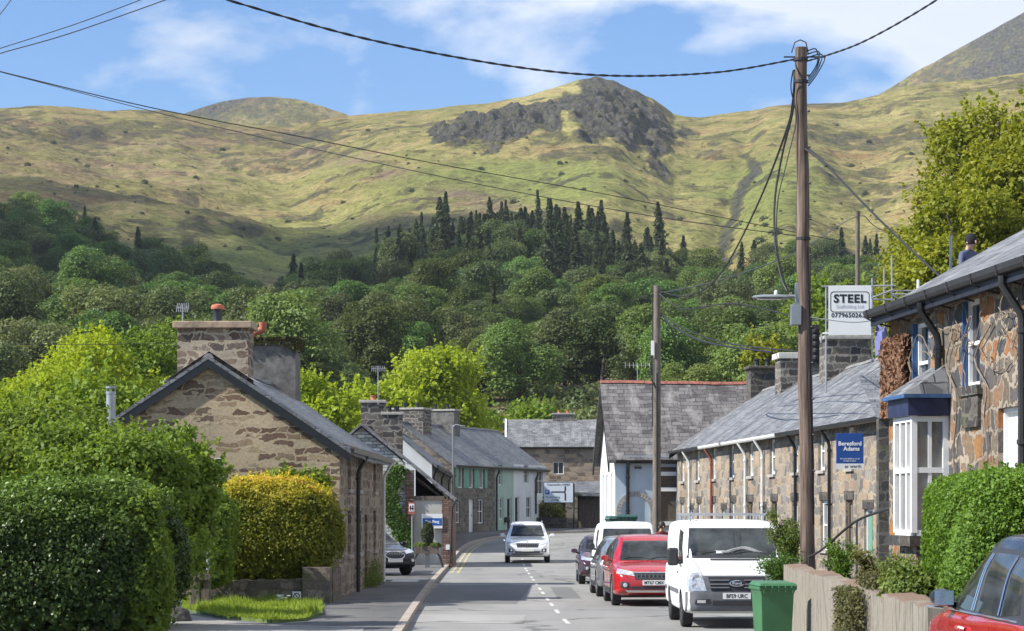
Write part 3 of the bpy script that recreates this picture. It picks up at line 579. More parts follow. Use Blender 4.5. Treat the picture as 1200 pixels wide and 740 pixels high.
struct(strip('road', La, Ra, 0.0, M['road'], 8), 'grey asphalt street bending right', 'road')
def kerb(A, side, name, label, h=0.11, w=0.16):
    B = offset(A, side * w); x, y = A; x2, y2 = B; mb = MB(); mb.nofix = False
    for i in range(len(x) - 1):
        z0, z1 = gz(y[i]), gz(y[i + 1]); 
        a = (x[i], y[i], z0 + h); b = (x[i+1], y[i+1], z1 + h); c = (x2[i+1], y2[i+1], z1 + h); d = (x2[i], y2[i], z0 + h)
        mb.quad(a, b, c, d); mb.quad((a[0], a[1], z0 - .05), (b[0], b[1], z1 - .05), b, a)
    o = mb.build(name, M['kerb']); struct(o, label, 'kerb'); return B
n_l = 150
KL = kerb((La[0], La[1]), -1, 'kerb_left', 'pale stone kerb along the left pavement')
KR = kerb((Ra[0], Ra[1]), 1, 'kerb_right', 'stone kerb along the right pavement')
struct(strip('pavement_left', offset(KL, -6.5), KL, 0.105, M['pavement'], 4), 'dark asphalt pavement on the left', 'pavement')
struct(strip('pavement_right', KR, offset(KR, 6.0), 0.105, M['pavement'], 4), 'asphalt pavement on the right', 'pavement')
M['side_lane'] = asphalt('pale_worn_lane', (.25, .24, .225), .15)
for (px__, Y__) in ((690, 75), (560, 62)): 
    q = MB(); q.lathe([(.3, 0), (.3, .004), (.26, .005), (.25, .002), (.02, .003)], c=(wx(px__, Y__), Y__, gz(Y__)), seg=24); tag(q.build('manhole_cover', M['blackmatt']), 'iron manhole cover in the %s lane' % ('right' if px__ > 600 else 'left'), 'manhole cover')
M['light_patch'] = asphalt('light_asphalt_patch', (.27, .265, .25), .12)
# side road mouth, bottom left, and repair patches, plus a painted cottage shadow
def flat(name, pts, dz, mat, label, cat):
    mb = MB(); cx = sum(p[0] for p in pts) / len(pts); cy = sum(p[1] for p in pts) / len(pts)
    mb.v = [(p[0], p[1], gz(p[1]) + dz) for p in pts]; mb.f = [tuple(range(len(pts)))]; mb.m = [0]; o = mb.build(name, mat)
    return struct(o, label, cat)
flat('side_road', [(-9.5, 38), (-2.45, 38), (-2.6, 42.4), (-3.7, 43.4), (-4.6, 44.1), (-5.7, 46.0), (-7.1, 49.8), (-9.5, 51)], 0.112, M['side_lane'], 'pale concrete mouth of the side lane', 'lane')
flat('cottage_shadow_patch', [(-2.2, 57), (0.1, 56.6), (0.35, 63), (0.55, 70.5), (-2.2, 71)], 0.004, M['patch'], 'darker asphalt painted as the cottage shadow on the left lane', 'road patch')  # dark colour laid where the cottage's shadow falls on the road
flat('drain_patch', [(-3.6, 70.5), (-2.8, 70.5), (-2.8, 72.5), (-3.6, 72.5)], 0.11, M['concrete_pale'], 'pale paving slab by the cottage corner', 'slab')
flat('utility_patch', [(1.15, 60), (1.75, 60.2), (1.7, 69), (1.1, 69)], 0.004, M['patch'], 'narrow dark trench patch beside the parked cars', 'road patch')
flat('worn_patch', [(-2.1, 47), (.2, 46.6), (.3, 50.5), (-2.1, 50.8)], 0.004, M['light_patch'], 'paler worn patch across the left lane', 'road patch')
flat('worn_patch', [(.9, 85), (2.8, 85.4), (2.9, 90), (.8, 89.5)], 0.004, M['light_patch'], 'paler patch in the road beyond the plum hatchback', 'road patch')
# centre line
mb = MB(); mb.nofix = True
cl = [(1.16, 45), (1.05, 48.5), (0.93, 56), (0.8, 66), (0.66, 78), (0.52, 90.6), (0.45, 104), (0.6, 116), (1.3, 128), (3, 136), (7, 141)]
cx_, cy_ = resample(cl, 400); dist = np.concatenate([[0], np.cumsum(np.hypot(np.diff(cx_), np.diff(cy_)))])
def ribbon(mb, xs, ys, w, dz):
    tx = np.gradient(xs); ty = np.gradient(ys); n = np.hypot(tx, ty) + 1e-9; ox, oy = ty / n * w / 2, -tx / n * w / 2
    for i in range(len(xs) - 1):
        mb.quad((xs[i]-ox[i], ys[i]-oy[i], gz(ys[i])+dz), (xs[i]+ox[i], ys[i]+oy[i], gz(ys[i])+dz), (xs[i+1]+ox[i+1], ys[i+1]+oy[i+1], gz(ys[i+1])+dz), (xs[i+1]-ox[i+1], ys[i+1]-oy[i+1], gz(ys[i+1])+dz))
s = 1.5
while s < dist[-1] - 3:
    e = s + 2.0; t = np.linspace(s, e, 4); ribbon(mb, np.interp(t, dist, cx_), np.interp(t, dist, cy_), 0.085, 0.006); s += 3.9 + .8 * math.sin(s)
struct(mb.build('centre_line', M['line']), 'dashed white centre line', 'road marking')
mb = MB(); mb.nofix = True
for off in (0.28, 0.5):
    x, y = offset(La, off); k = (y > 84) & (y < 158); ribbon(mb, x[k], y[k], 0.09, 0.005)
struct(mb.build('yellow_lines', M['yellow']), 'double yellow lines round the left bend', 'road marking')
mb = MB(); mb.nofix = True
x, y = offset(Ra, -0.3); k = (y > 34) & (y < 46); ribbon(mb, x[k], y[k], 0.1, 0.005)
x, y = offset(Ra, -0.55); ribbon(mb, x[k], y[k], 0.1, 0.005)
struct(mb.build('yellow_lines_right', M['yellow']), 'worn yellow lines beside the green bin', 'road marking')
# drain cover by the shed
flat('gully_grate', [(-3.4, 80.5), (-2.75, 80.5), (-2.75, 83.5), (-3.4, 83.5)], 0.113, M['blackmatt'], 'dark gully cover in the pavement before the shed', 'drain cover')

# ------------------------------------------------------------------ buildings
def wall_panel(mb, p0, p1, z0, z1, ops, m=0, reveal=0.14, top=None):
    """one wall face with real openings. p0,p1: (x,y) local; outward side is to the right of p0->p1. ops: (s0,s1,za,zb). top(s): gable height"""
    p0 = Vector((p0[0], p0[1])); p1 = Vector((p1[0], p1[1])); Ln = (p1 - p0).length; d = (p1 - p0) / Ln; nrm = Vector((d.y, -d.x))
    def pt(s, z, dep=0): q = p0 + d * s - nrm * dep; return (q.x, q.y, z)
    if top:
        pk = [i * Ln / 8 for i in range(9)]
        for i in range(8): mb.quad(pt(pk[i], z1), pt(pk[i+1], z1), pt(pk[i+1], top(pk[i+1])), pt(pk[i], top(pk[i])), m)
    xs = sorted(set([0, Ln] + [o[0] for o in ops] + [o[1] for o in ops])); zs = sorted(set([z0, z1] + [o[2] for o in ops] + [o[3] for o in ops]))
    for i in range(len(xs) - 1):
        for j in range(len(zs) - 1):
            cxm = (xs[i] + xs[i+1]) / 2; czm = (zs[j] + zs[j+1]) / 2
            if any(o[0] < cxm < o[1] and o[2] < czm < o[3] for o in ops): continue
            mb.quad(pt(xs[i], zs[j]), pt(xs[i+1], zs[j]), pt(xs[i+1], zs[j+1]), pt(xs[i], zs[j+1]), m)
    for a, b, za, zb in ops:
        mb.quad(pt(a, za), pt(a, za, reveal), pt(a, zb, reveal), pt(a, zb), m); mb.quad(pt(b, za), pt(b, zb), pt(b, zb, reveal), pt(b, za, reveal), m)
        mb.quad(pt(a, za), pt(b, za), pt(b, za, reveal), pt(a, za, reveal), m); mb.quad(pt(a, zb), pt(a, zb, reveal), pt(b, zb, reveal), pt(b, zb), m)
def frame_axes(p0, p1):
    p0 = Vector((p0[0], p0[1], 0)); p1 = Vector((p1[0], p1[1], 0)); d = (p1 - p0).normalized(); n = Vector((d.y, -d.x, 0))
    Mx = Matrix(((d.x, -n.x, 0, p0.x), (d.y, -n.y, 0, p0.y), (0, 0, 1, 0), (0, 0, 0, 1))); return Mx   # x along wall, y inward, z up
def window(parent, Mx, a, b, za, zb, mat='white', glass='glass', bars=(1, 1), sill=None, lintel=None, dep=0.12, fw=0.06, name='window'):
    f = MB(); t = fw
    f.box(a, a+t, dep-.05, dep+.01, za, zb, M=Mx); f.box(b-t, b, dep-.05, dep+.01, za, zb, M=Mx); f.box(a+t, b-t, dep-.05, dep+.01, zb-t, zb, M=Mx); f.box(a+t, b-t, dep-.05, dep+.01, za, za+t, M=Mx)
    for i in range(bars[0]):
        x = a + (b - a) * (i + 1) / (bars[0] + 1); f.box(x-.018, x+.018, dep-.04, dep+.008, za+t, zb-t, M=Mx)
    for i in range(bars[1]):
        z = za + (zb - za) * (i + 1) / (bars[1] + 1); f.box(a+t, b-t, dep-.046, dep+.004, z-.024, z+.024, M=Mx)
    o = f.build(name, M[mat], parent)
    g = MB(); g.quad(*[Mx @ Vector(p) for p in ((a+t, dep, za+t), (b-t, dep, za+t), (b-t, dep, zb-t), (a+t, dep, zb-t))]); g.build('pane', M[glass], o)
    if sill: s_ = MB(); s_.box(a-.06, b+.06, -.07, dep-.052, za-.09, za-.002, M=Mx); s_.build('sill', M[sill], o)
    if lintel: s_ = MB(); s_.box(a-.15, b+.15, -.015, dep-.056, zb+.002, zb+.24, M=Mx); s_.build('lintel', M[lintel], o)
    return o
def door(parent, Mx, a, b, za, zb, mat='green_paint', frame='white', lintel=None, dep=0.13):
    d = MB(); d.box(a+.06, b-.06, dep, dep+.04, za, zb-.06, M=Mx)
    for (u0, u1) in ((.14, .46), (.54, .86)):
        w = b - a
        for (v0, v1) in ((.08, .42), (.5, .92)): d.box(a+w*u0, a+w*u1, dep-.02, dep, za+(zb-za)*v0, za+(zb-za)*v1, M=Mx)
    o = d.build('door', M[mat], parent)
    f = MB(); f.box(a, a+.06, dep-.06, dep+.02, za, zb, M=Mx); f.box(b-.06, b, dep-.06, dep+.02, za, zb, M=Mx); f.box(a+.06, b-.06, dep-.06, dep+.02, zb-.06, zb, M=Mx); f.build('door_frame', M[frame], o)
    k = MB(); k.lathe([(0.0, -.05), (.03, -.04), (.03, 0), (.01, .02)], axis='Y', seg=8); k.v = [Mx @ (Vector(v) + Vector((b-.16, dep-.03, (za+zb)/2))) for v in k.v]; k.build('handle', M['black'], o)
    if lintel: s_ = MB(); s_.box(a-.15, b+.15, -.015, dep-.065, zb+.002, zb+.24, M=Mx); s_.build('lintel', M[lintel], o)
    return o
def chimney(parent, cx, cy, w, d, zb, zt, mat, cap='concrete', pots=2, potmat='terracotta', capov=0.07, caph=0.12, poth=0.35, axis='x'):
    c = MB(); c.box(cx-w/2, cx+w/2, cy-d/2, cy+d/2, zb, zt)
    o = c.build('chimney', M[mat], parent)
    k = MB(); k.box(cx-w/2-capov, cx+w/2+capov, cy-d/2-capov, cy+d/2+capov, zt, zt+caph); k.build('chimney_cap', M[cap], o, bevel=0.02)
    for i in range(pots):
        t = (i + 0.5) / pots - 0.5; q = MB(); px_, py_ = (cx + t * w * .8, cy) if axis == 'x' else (cx, cy + t * d * .8)
        q.lathe([(.13, 0), (.11, .05), (.1, poth*.8), (.13, poth*.82), (.13, poth), (.08, poth)], c=(px_, py_, zt+caph), seg=12); q.build('chimney_pot', M[potmat], o, smooth=True)
    return o
def gutter(parent, Mx, L_, z, over, mat='black', name='gutter'):
    g = MB(); y = -over
    prof = [(-.06, .05), (-.055, -.01), (-.03, -.05), (.0, -.06), (.03, -.05), (.05, -.01), (.05, .05)]
    n = len(prof); vs = []
    for x in (0, L_): vs += [Mx @ Vector((x, y + p[0] - .02, z + p[1])) for p in prof]
    g.add(vs, [(i, i+1, i+1+n, i+n) for i in range(n-1)])
    g.add([v + Vector((0, 0, .012)) for v in vs], [(i, i+n, i+1+n, i+1) for i in range(n-1)])
    return g.build(name, M[mat], parent)
def downpipe(parent, Mx, x, z0, z1, over, mat='black', r=0.045):
    g = MB(); p = [(x, -over-.02, z1-.06), (x, -over-.02, z1-.16), (x, -.1, z1-.5), (x, -.08, z1-.6), (x, -.08, z0)]
    g.tube([Mx @ Vector(q) for q in p], r, 8)
    for z in (z0 + .6, (z0 + z1) / 2, z1 - .75): g.tube([Mx @ Vector((x, -.08, z)), Mx @ Vector((x, -.08, z+.06))], r*1.35, 8)
    return g.build('downpipe', M[mat], parent, smooth=True)
def gable_roof(parent, L_, depth, ze, rise, over=0.25, verge=0.2, mat='slate', ridge='ridge_grey', thick=0.09, verge1=None, sag=0.0, seed=1, lead=None, ridge_at=0.5):
    """two slopes over x 0..L_, y 0..depth (local), eaves at ze, gently uneven; ridge tiles and bargeboards as parts"""
    verge1 = verge if verge1 is None else verge1
    x0, x1 = -verge, L_ + verge1; ry = depth * ridge_at; sl = rise / ry; sb = rise / (depth - ry)
    nx = max(4, int((x1 - x0) / 0.6)); ny = 8; mb = MB()
    def zt(x, t, side):
        s_ = -sag * math.sin(math.pi * (x - x0) / (x1 - x0)) + 0.02 * math.sin(x * 1.7 + seed) * math.sin(t * 5 + x * .6)
        return s_
    for side in (0, 1):
        g = []
        for i in range(nx + 1):
            x = x0 + (x1 - x0) * i / nx; row = []
            for j in range(ny + 1):
                t = j / ny
                y = (-over + (ry + over) * t) if side == 0 else (depth + over - (depth - ry + over) * t)
                z = ze - (over * (sl if side == 0 else sb)) + (rise + over * (sl if side == 0 else sb)) * t + zt(x, t, side)
                row.append(Vector((x, y, z)))
            g.append(row)
        off = Vector((0, 0, -thick))
        for i in range(nx):
            for j in range(ny):
                a, b, c, d = g[i][j], g[i+1][j], g[i+1][j+1], g[i][j+1]
                if side == 0: mb.quad(a, b, c, d); mb.quad(a+off, d+off, c+off, b+off)
                else: mb.quad(b, a, d, c); mb.quad(b+off, c+off, d+off, a+off)
            mb.quad(g[i][0]+off, g[i+1][0]+off, g[i+1][0], g[i][0]) 
        for j in range(ny):
            for e in (0, nx): mb.quad(g[e][j]+off, g[e][j+1]+off, g[e][j+1], g[e][j])
    mb.nofix = True
    o = mb.build('roof', M[mat], parent)
    r = MB(); zr = ze + rise
    n = max(2, int((x1 - x0) / 0.45))
    for i in range(n):
        xa = x0 + (x1 - x0) * i / n; xb = x0 + (x1 - x0) * (i + 1) / n - 0.012; dz = zt((xa + xb) / 2, 1, 0)
        pr = [(-.14, -.07), (-.06, .035), (0, .05), (.06, .035), (.14, -.07)]
        vs = [(x, ry + p[0], zr + p[1] + dz) for x in (xa, xb) for p in pr]; r.add(vs, [(k, k+1, k+6, k+5) for k in range(4)] + [(0, 4, 3, 2, 1), (5, 6, 7, 8, 9)])
    r.build('ridge_tiles', M[ridge], o)
    return o
def bargeboard(parent, x, depth, ze, rise, over, mat='black', h=0.22, t=0.04, ridge_at=0.5):
    b = MB(); ry = depth * ridge_at
    for (ya, yb, s_) in ((-over, ry, rise/ry), (depth+over, ry, rise/(depth-ry))):
        za = ze - over * s_ - .1; zb = ze + rise - .1
        vs = [(x + q, ya, za + w) for q in (0, t) for w in (-h, 0)] + [(x + q, yb, zb + w) for q in (0, t) for w in (-h, 0)]
        b.add(vs, [(0, 1, 5, 4), (2, 6, 7, 3), (1, 3, 7, 5), (0, 4, 6, 2), (0, 2, 3, 1), (4, 5, 7, 6)])
    return b.build('bargeboard', M[mat], parent)
def shell(root, L_, depth, z0, ze, rise, mat, front=(), left=(), right=(), back=(), leftmat=None, ridge_at=0.5, rightmat=None):
    """walls of a gabled house in local coordinates, front along x at y=0"""
    ry = depth * ridge_at
    def topf(s, rev=False):
        s = depth - s if rev else s
        return ze + (rise * s / ry if s <= ry else rise * (depth - s) / (depth - ry)) - 0.1
    mb = MB(); mb.nofix = True; mats = [M[mat]]
    ml = mr = 0
    if leftmat: mats.append(M[leftmat]); ml = len(mats) - 1
    if rightmat: mats.append(M[rightmat]); mr = len(mats) - 1
    wall_panel(mb, (0, 0), (L_, 0), z0, ze, list(front), 0)
    wall_panel(mb, (L_, 0), (L_, depth), z0, ze, list(right), mr, top=lambda s: max(ze, topf(s)))
    wall_panel(mb, (L_, depth), (0, depth), z0, ze, list(back), 0)
    wall_panel(mb, (0, depth), (0, 0), z0, ze, list(left), ml, top=lambda s: max(ze, topf(s, True)))
    return mb.build('wall', mats, root)
def place(P1, P2): 
    a = math.atan2(P2[1] - P1[1], P2[0] - P1[0]); return (P1[0], P1[1], 0), a, math.hypot(P2[0] - P1[0], P2[1] - P1[1])
def s_at(px, P1, P2):
    """distance along the wall P1->P2 seen at photo column px"""
    u = (px - 600) / F; L_ = math.hypot(P2[0]-P1[0], P2[1]-P1[1]); dx_, dy_ = (P2[0]-P1[0])/L_, (P2[1]-P1[1])/L_
    return (u * P1[1] - P1[0]) / (dx_ - u * dy_)

# --- left stone cottage, gable to the viewer
loc, rot, Lc = place((-4.15, 57.5), (-3.85, 71.3))
ct = thing('stone_cottage', 'low rubble stone cottage, gable end facing, with two tall chimneys', 'cottage', loc, rot)
dpt = 6.3; ze = 3.85; rise = 2.1
fops = [(2.2, 3.1, 1.1, 2.2), (5.2, 6.1, 1.1, 2.2), (7.2, 8.1, 0.12, 2.1), (10.2, 11.1, 1.1, 2.2), (2.2, 3.1, 2.75, 3.55), (5.2, 6.1, 2.75, 3.55), (10.2, 11.1, 2.75, 3.55)]
shell(ct, Lc, dpt, 0, ze, rise, 'stone_side', front=fops, leftmat='stone_cottage')
Id = Matrix.Identity(4)
for i, o_ in enumerate(fops):
    if i == 2: door(ct, Id, *o_, mat='brownboard', frame='timber')
    else: window(ct, Id, *o_, mat='timber', bars=(1, 1), sill='concrete')
gable_roof(ct, Lc, dpt, ze, rise, over=0.28, verge=0.16, mat='slate', sag=0.08, seed=3)
bargeboard(ct, -0.15, dpt, ze, rise, 0.28, 'black', h=0.2)
gutter(ct, Id, Lc, ze - 0.19, 0.28, 'black'); downpipe(ct, Id, 4.3, 0.1, ze - 0.1, 0.28, 'blackmatt', 0.05); downpipe(ct, Id, Lc - 0.6, 0.1, ze - 0.1, 0.28, 'whitepipe', 0.04)
ch = chimney(ct, 0.75, dpt/2 - .05, 1.0, 1.72, ze + 0.6, 6.62, 'stone_stack', cap='slab', pots=0, capov=0.1, caph=0.17)
q = MB(); q.lathe([(.13, 0), (.11, .05), (.11, .3), (.12, .3), (.12, .33)], c=(0.75, dpt/2 - .1, 6.79), seg=14); q.build('flue', M['black'], ch, smooth=True)
q = MB(); q.lathe([(.16, .0), (.17, .04), (.15, .1), (.05, .13)], c=(0.75, dpt/2 - .1, 7.12), seg=14); q.build('cowl', M['terracotta'], ch, smooth=True)
q = MB()   # lead saddle where stack meets slates
for sgn in (-1, 1): q.add([(.0, dpt/2, ze+rise+.1), (1.5, dpt/2, ze+rise+.1), (1.5, dpt/2+sgn*1.1, ze+rise+.1-.72), (.0, dpt/2+sgn*1.1, ze+rise+.1-.72)], [(0, 1, 2, 3)])
q.build('flashing', M['lead'], ct)
ch2 = chimney(ct, Lc - 1.3, dpt/2 + .05, 1.3, 1.6, ze + 0.8, 7.0, 'render_grey', cap='stone_dark', pots=0, capov=0.06, caph=0.22)
for sx_ in (-.18, .12):   # Y shaped terracotta pots
    q = MB(); cx0 = dpt/2 + .55 + (0 if sx_ < 0 else -.0)
    q.tube([(Lc-1.3+sx_, cx0, 7.22), (Lc-1.3+sx_, cx0, 7.4), (Lc-1.3+sx_, cx0 + sx_*1.6, 7.5), (Lc-1.3+sx_, cx0 + sx_*1.6, 7.72)], [.1, .1, .12, .13], 12); q.build('chimney_pot', M['terracotta'], ch2, smooth=True)

# --- outbuilding / shed with sign, gable to viewer
def whole(P1, P2, name, label, cat, group=None):
    loc, rot, L_ = place(P1, P2); return thing(name, label, cat, loc, rot, group), L_
YS = 93.0
sh = thing('outbuilding', 'lean-to outbuilding with slate verge, rendered panel and dark open gable', 'outbuilding', (0, 0, 0))
# gable wall faces the viewer: whitewashed brick left of a brick pier, opening above a rendered panel, brick return
mb = MB(); mb.nofix = True
def rz_(x): return 5.45 + (x + 5.85) * (-(5.45 - 2.62) / 3.5)      # roof underside on the right slope
xa, xb, xc, xd = -9.6, -4.15, -3.82, -2.72
mb.quad((xa, YS+.05, 0), (xb, YS+.05, 0), (xb, YS+.05, rz_(xb)), (-5.85, YS+.05, 5.45), 0); mb.add([(xa, YS+.05, 0), (-5.85, YS+.05, 5.45), (xa, YS+.05, 2.4)], [(0, 1, 2)], 0)
mb.box(xb, xc, YS-.12, YS+.3, 0, rz_(xc)-.02, 1)
mb.box(xd, xd+.42, YS-.1, YS+.3, 0, 2.66, 1)
mb.box(xd+.1, xd+.42, YS+.3, YS+5, 0, 2.6, 1); mb.box(xc, xd, YS+.0, YS+.12, 0.12, 2.62, 2)
mb.box(xa, xd+.4, YS+5, YS+5.2, 0, 2.5, 1)
sw = mb.build('wall', [M['white_brick'], M['brick'], M['render_pale']], sh)
mb = MB(); mb.quad((xc, YS+1.6, 2.6), (xd+.1, YS+1.6, 2.6), (xd+.1, YS+1.6, 2.75), (xc, YS+1.6, 3.9)); mb.build('loft_shade_sheet', M['void'], sh)  # black sheet stands for the shade inside the open gable
mb = MB(); mb.box(xc, xd+.1, YS-.05, YS+.14, 2.622, 2.78)
for k in range(4): mb.tube([(xc+.1, YS+.2+k*.3, 3.5-k*.05), (xd-.05, YS+.25+k*.3, 2.75)], .035, 6)
mb.build('roof_timbers', M['timber'], sh)
mb = MB(); th = Vector((0, 0, .1))
A_ = Vector((-5.85, YS-.3, 5.62)); B_ = Vector((-2.2, YS-.3, 2.66)); nb = 14
for i in range(nb):
    a = A_.lerp(B_, i/nb); b = A_.lerp(B_, (i+1)/nb); w = Vector((0, 5.4, 0)); st_ = Vector((0, 0, .03))
    mb.add([a, b+st_*.0, b+w, a+w, a-th, b-th, b+w-th, a+w-th], [(0, 3, 2, 1), (4, 5, 6, 7), (0, 1, 5, 4), (3, 7, 6, 2), (1, 2, 6, 5)])
C_ = Vector((-9.7, YS-.3, 2.3))
mb.add([A_, C_, C_+Vector((0, 5.4, 0)), A_+Vector((0, 5.4, 0)), A_-th, C_-th, C_-th+Vector((0, 5.4, 0)), A_-th+Vector((0, 5.4, 0))], [(0, 1, 2, 3), (4, 7, 6, 5), (0, 4, 5, 1)])
mb.build('roof', M['slate_lichen'], sh)
mb = MB(); mb.tube([(-2.15, YS-.3, 2.6), (-2.15, YS+5, 2.6)], .06, 8); mb.tube([(-2.2, YS-.2, 2.58), (-2.33, YS-.16, 2.35), (-2.4, YS-.16, .15)], .045, 8); mb.build('gutter', M['blackmatt'], sh, smooth=True)
chimney(sh, wx(437.5, 98), 98, 0.95, 0.9, 3.9, wz(473, 98), 'stone_chimney', pots=1, poth=.2)
chimney(sh, wx(460, 97), 97.3, 0.78, 0.8, 3.6, wz(487, 97.3), 'stone_chimney', pots=2, poth=.25, potmat='black')

# --- second house behind it, white gable above the lean-to roof
P1, P2 = (-3.75, 112), (-3.66, 143.5)
h2, L2 = whole(P1, P2, 'row_house', 'long slate roofed house with white gable behind the outbuilding', 'house')
f2 = []
for x in (3, 7.5, 12.5, 17.5, 22.5, 27.5): f2 += [(x, x+1.0, 3.0, 4.0)]
for x in (7.5, 14, 20.5, 27.0): f2 += [(x, x+1.0, 1.5, 2.6)]
shell(h2, L2, 5.0, 0, 4.5, 2.1, 'stone_grey', front=f2, leftmat='white_wall')
for o_ in f2: window(h2, Id, *o_, bars=(1, 0))
gable_roof(h2, L2, 5.0, 4.5, 2.1, mat='slate', seed=5, sag=.05); gutter(h2, Id, L2, 4.3, .25, 'black')
downpipe(h2, Id, 0.4, .3, 4.4, .25); downpipe(h2, Id, 12, .3, 4.4, .25); downpipe(h2, Id, 24, .5, 4.4, .25)

# --- row of three cottages on the bend
RP1, RP2 = (-3.6, 145.0), (2.3, 163.0)
Lr = math.hypot(5.9, 18); dr = (5.9/Lr, 18/Lr)
def rowpt(s): return (RP1[0] + dr[0]*s, RP1[1] + dr[1]*s)
spec = [(0, 8.05, 'stone_grey', 'stone cottage with green shutters on the bend', 'stone'), (8.05, 11.9, 'green_wall', 'narrow pale green rendered cottage with a dark doorway', 'green'), (11.9, Lr, 'white_wall', 'white rendered cottage at the end of the bending row', 'white')]
for s0, s1, wm, lab, kind_ in spec:
    a = rowpt(s0); b = rowpt(s1); r_, L_ = whole(a, b, 'terraced_cottage', lab, 'cottage', 'cottages in the row on the bend'); zb = gz(a[1]) - 0.1; zg = gz((a[1]+b[1])/2) + .08
    if kind_ == 'stone':
        ops = [(0.9, 1.9, zg+2.75, zg+4.05), (2.9, 3.9, zg+2.75, zg+4.05), (4.9, 5.9, zg+2.75, zg+4.05), (.4, 1.3, zg+.6, zg+1.9), (3.0, 3.9, zg, zg+2.05), (4.7, 5.8, zg+.55, zg+2.05)]
        shell(r_, L_, 7, zb, 5.1, 2.6, wm, front=ops)
        for o_ in ops[:3]:
            window(r_, Id, *o_, mat='white', glass='glass_curtain', bars=(0, 0))
            for e in (-.55, o_[1]-o_[0]+.02): q = MB(); q.box(o_[0]+e, o_[0]+e+.52, -.05, -.003, o_[2], o_[3]); q.build('shutter', M['green_paint'], r_)
        window(r_, Id, *ops[3], bars=(1, 1)); door(r_, Id, *ops[4], mat='white', frame='white'); window(r_, Id, *ops[5], bars=(1, 1))
        q = MB(); q.tube([(-.05, -.1, zb), (-.05, -.1, 5.0)], .05, 8); q.build('downpipe', M['black'], r_)
        chimney(r_, 2.2, 3.5, 1.5, 2.1, 6.6, 8.45, 'stone_chimney', pots=2, poth=.35, potmat='black', axis='y'); chimney(r_, 8.0, 3.6, 1.1, 2.1, 6.6, 8.6, 'render_grey', pots=2, poth=.35, potmat='black', axis='y')
    elif kind_ == 'green':
        ops = [(.7, 1.5, zg+2.9, zg+4.2), (.9, 1.7, zg+.7, zg+2.1), (2.5, 3.4, zg, zg+2.1)]
        shell(r_, L_, 7, zb, 5.1, 2.6, wm, front=ops); window(r_, Id, *ops[0], bars=(1, 1)); window(r_, Id, *ops[1], bars=(1, 1)); door(r_, Id, *ops[2], mat='void', frame='white')
        downpipe(r_, Id, .15, zb, 4.9, .2, 'blackmatt', .06)
    else:
        ops = [(2.2, 3.2, zg+3.0, zg+4.25), (5.0, 6.4, zg+2.3, zg+4.1), (.3, 1.2, zg, zg+2.1), (2.7, 3.7, zg+.7, zg+2.1)]
        shell(r_, L_, 7, zb, 5.1, 2.6, wm, front=ops, rightmat='white_wall'); door(r_, Id, *ops[2], mat='void', frame='white'); [window(r_, Id, *o_, bars=(1, 1)) for o_ in (ops[0], ops[1], ops[3])]
        downpipe(r_, Id, 4.6, zb+1.2, 4.9, .2, 'blackmatt', .06)
    gable_roof(r_, L_, 7, 5.1, 2.6, over=.25, verge=(0.2 if kind_ == 'stone' else 0.0), verge1=(.25 if kind_ == 'white' else 0), mat='slate', seed=s0)
    gutter(r_, Id, L_, 4.93, .25, 'black')
    if kind_ == 'green':
        q = MB(); q.lathe([(.22, 0), (.24, .1), (.2, .3), (.1, .35)], c=(2.05, -.12, zg+.5), seg=8); q.build('wall_planter', M['blackmatt'], r_)

# --- far slate roofed stone house in the middle
h3, L3 = whole((-0.2, 172.5), (9.0, 172.5), 'far_house', 'stone house with blue-grey slate roof beyond the bend', 'house')
o3 = [(3.15, 3.95, 4.85, 5.75), (6.8, 7.7, 4.4, 5.6)]
shell(h3, L3, 7.5, .9, 6.95, 1.95, 'stone_warm', front=o3)
for o_ in o3: window(h3, Id, *o_, bars=(1, 0))
gable_roof(h3, L3, 7.5, 6.95, 1.95, mat='slate_right', seed=8, verge=.3); gutter(h3, Id, L3, 6.75, .25, 'black')
q = MB(); q.add([(-.32, -.26, 6.86), (-.2, -.26, 6.86), (-.2, 3.75, 9.0), (-.32, 3.75, 9.0)], [(0, 1, 2, 3)]); q.add([(-.32, -.26, 6.6), (-.32, -.26, 6.86), (-.32, 3.75, 9.0), (-.32, 3.75, 8.7)], [(0, 1, 2, 3)]); q.build('white_verge', M['white'], h3)
chimney(h3, 4.0, 4.0, 1.6, .8, 8.3, 9.3, 'stone_chimney', pots=2, poth=.2)
# walls, gate and pier below it
w3 = thing('garden_wall', 'stone garden wall and square pier under the far stone house', 'wall', (0, 0, 0))
q = MB(); q.box(-0.8+2.2, 4.75-.9, 167.0, 167.4, .8, 3.1); q.build('wall', M['stone_dark'], w3)
q = MB(); q.box(wx(663, 166), wx(677, 166), 166.2, 166.9, .8, 3.35); q.box(wx(663, 166)-.05, wx(677, 166)+.05, 166.15, 166.95, 3.35, 3.5); q.build('pier', M['stone_grey'], w3)
g3 = thing('garage', 'dark boarded garage doors under a low slate canopy', 'garage', (0, 0, 0))
q = MB(); xg0, xg1 = wx(678, 167.2), wx(712, 167.2)
for k in range(9): a = xg0 + (xg1-xg0)*k/9; q.box(a, a+(xg1-xg0)/9-.015, 167.2, 167.26, .9, 3.0)
q.build('door', M['timber'], g3)
q = MB(); q.add([(wx(640,167), 166.4, 3.55), (xg1+.3, 166.4, 3.45), (xg1+.3, 170, 4.3), (wx(640,167), 170, 4.3)], [(0, 1, 2, 3)]); q.add([(wx(640,167), 166.4, 3.3), (xg1+.3, 166.4, 3.2), (xg1+.3, 166.4, 3.45), (wx(640,167), 166.4, 3.55)], [(0, 1, 2, 3)]); q.build('canopy', M['slate'], g3)
q = MB(); q.box(wx(635,166.9)+.4, xg1+.3, 167.5, 170, .8, 3.3); q.build('wall', M['stone_dark'], g3)
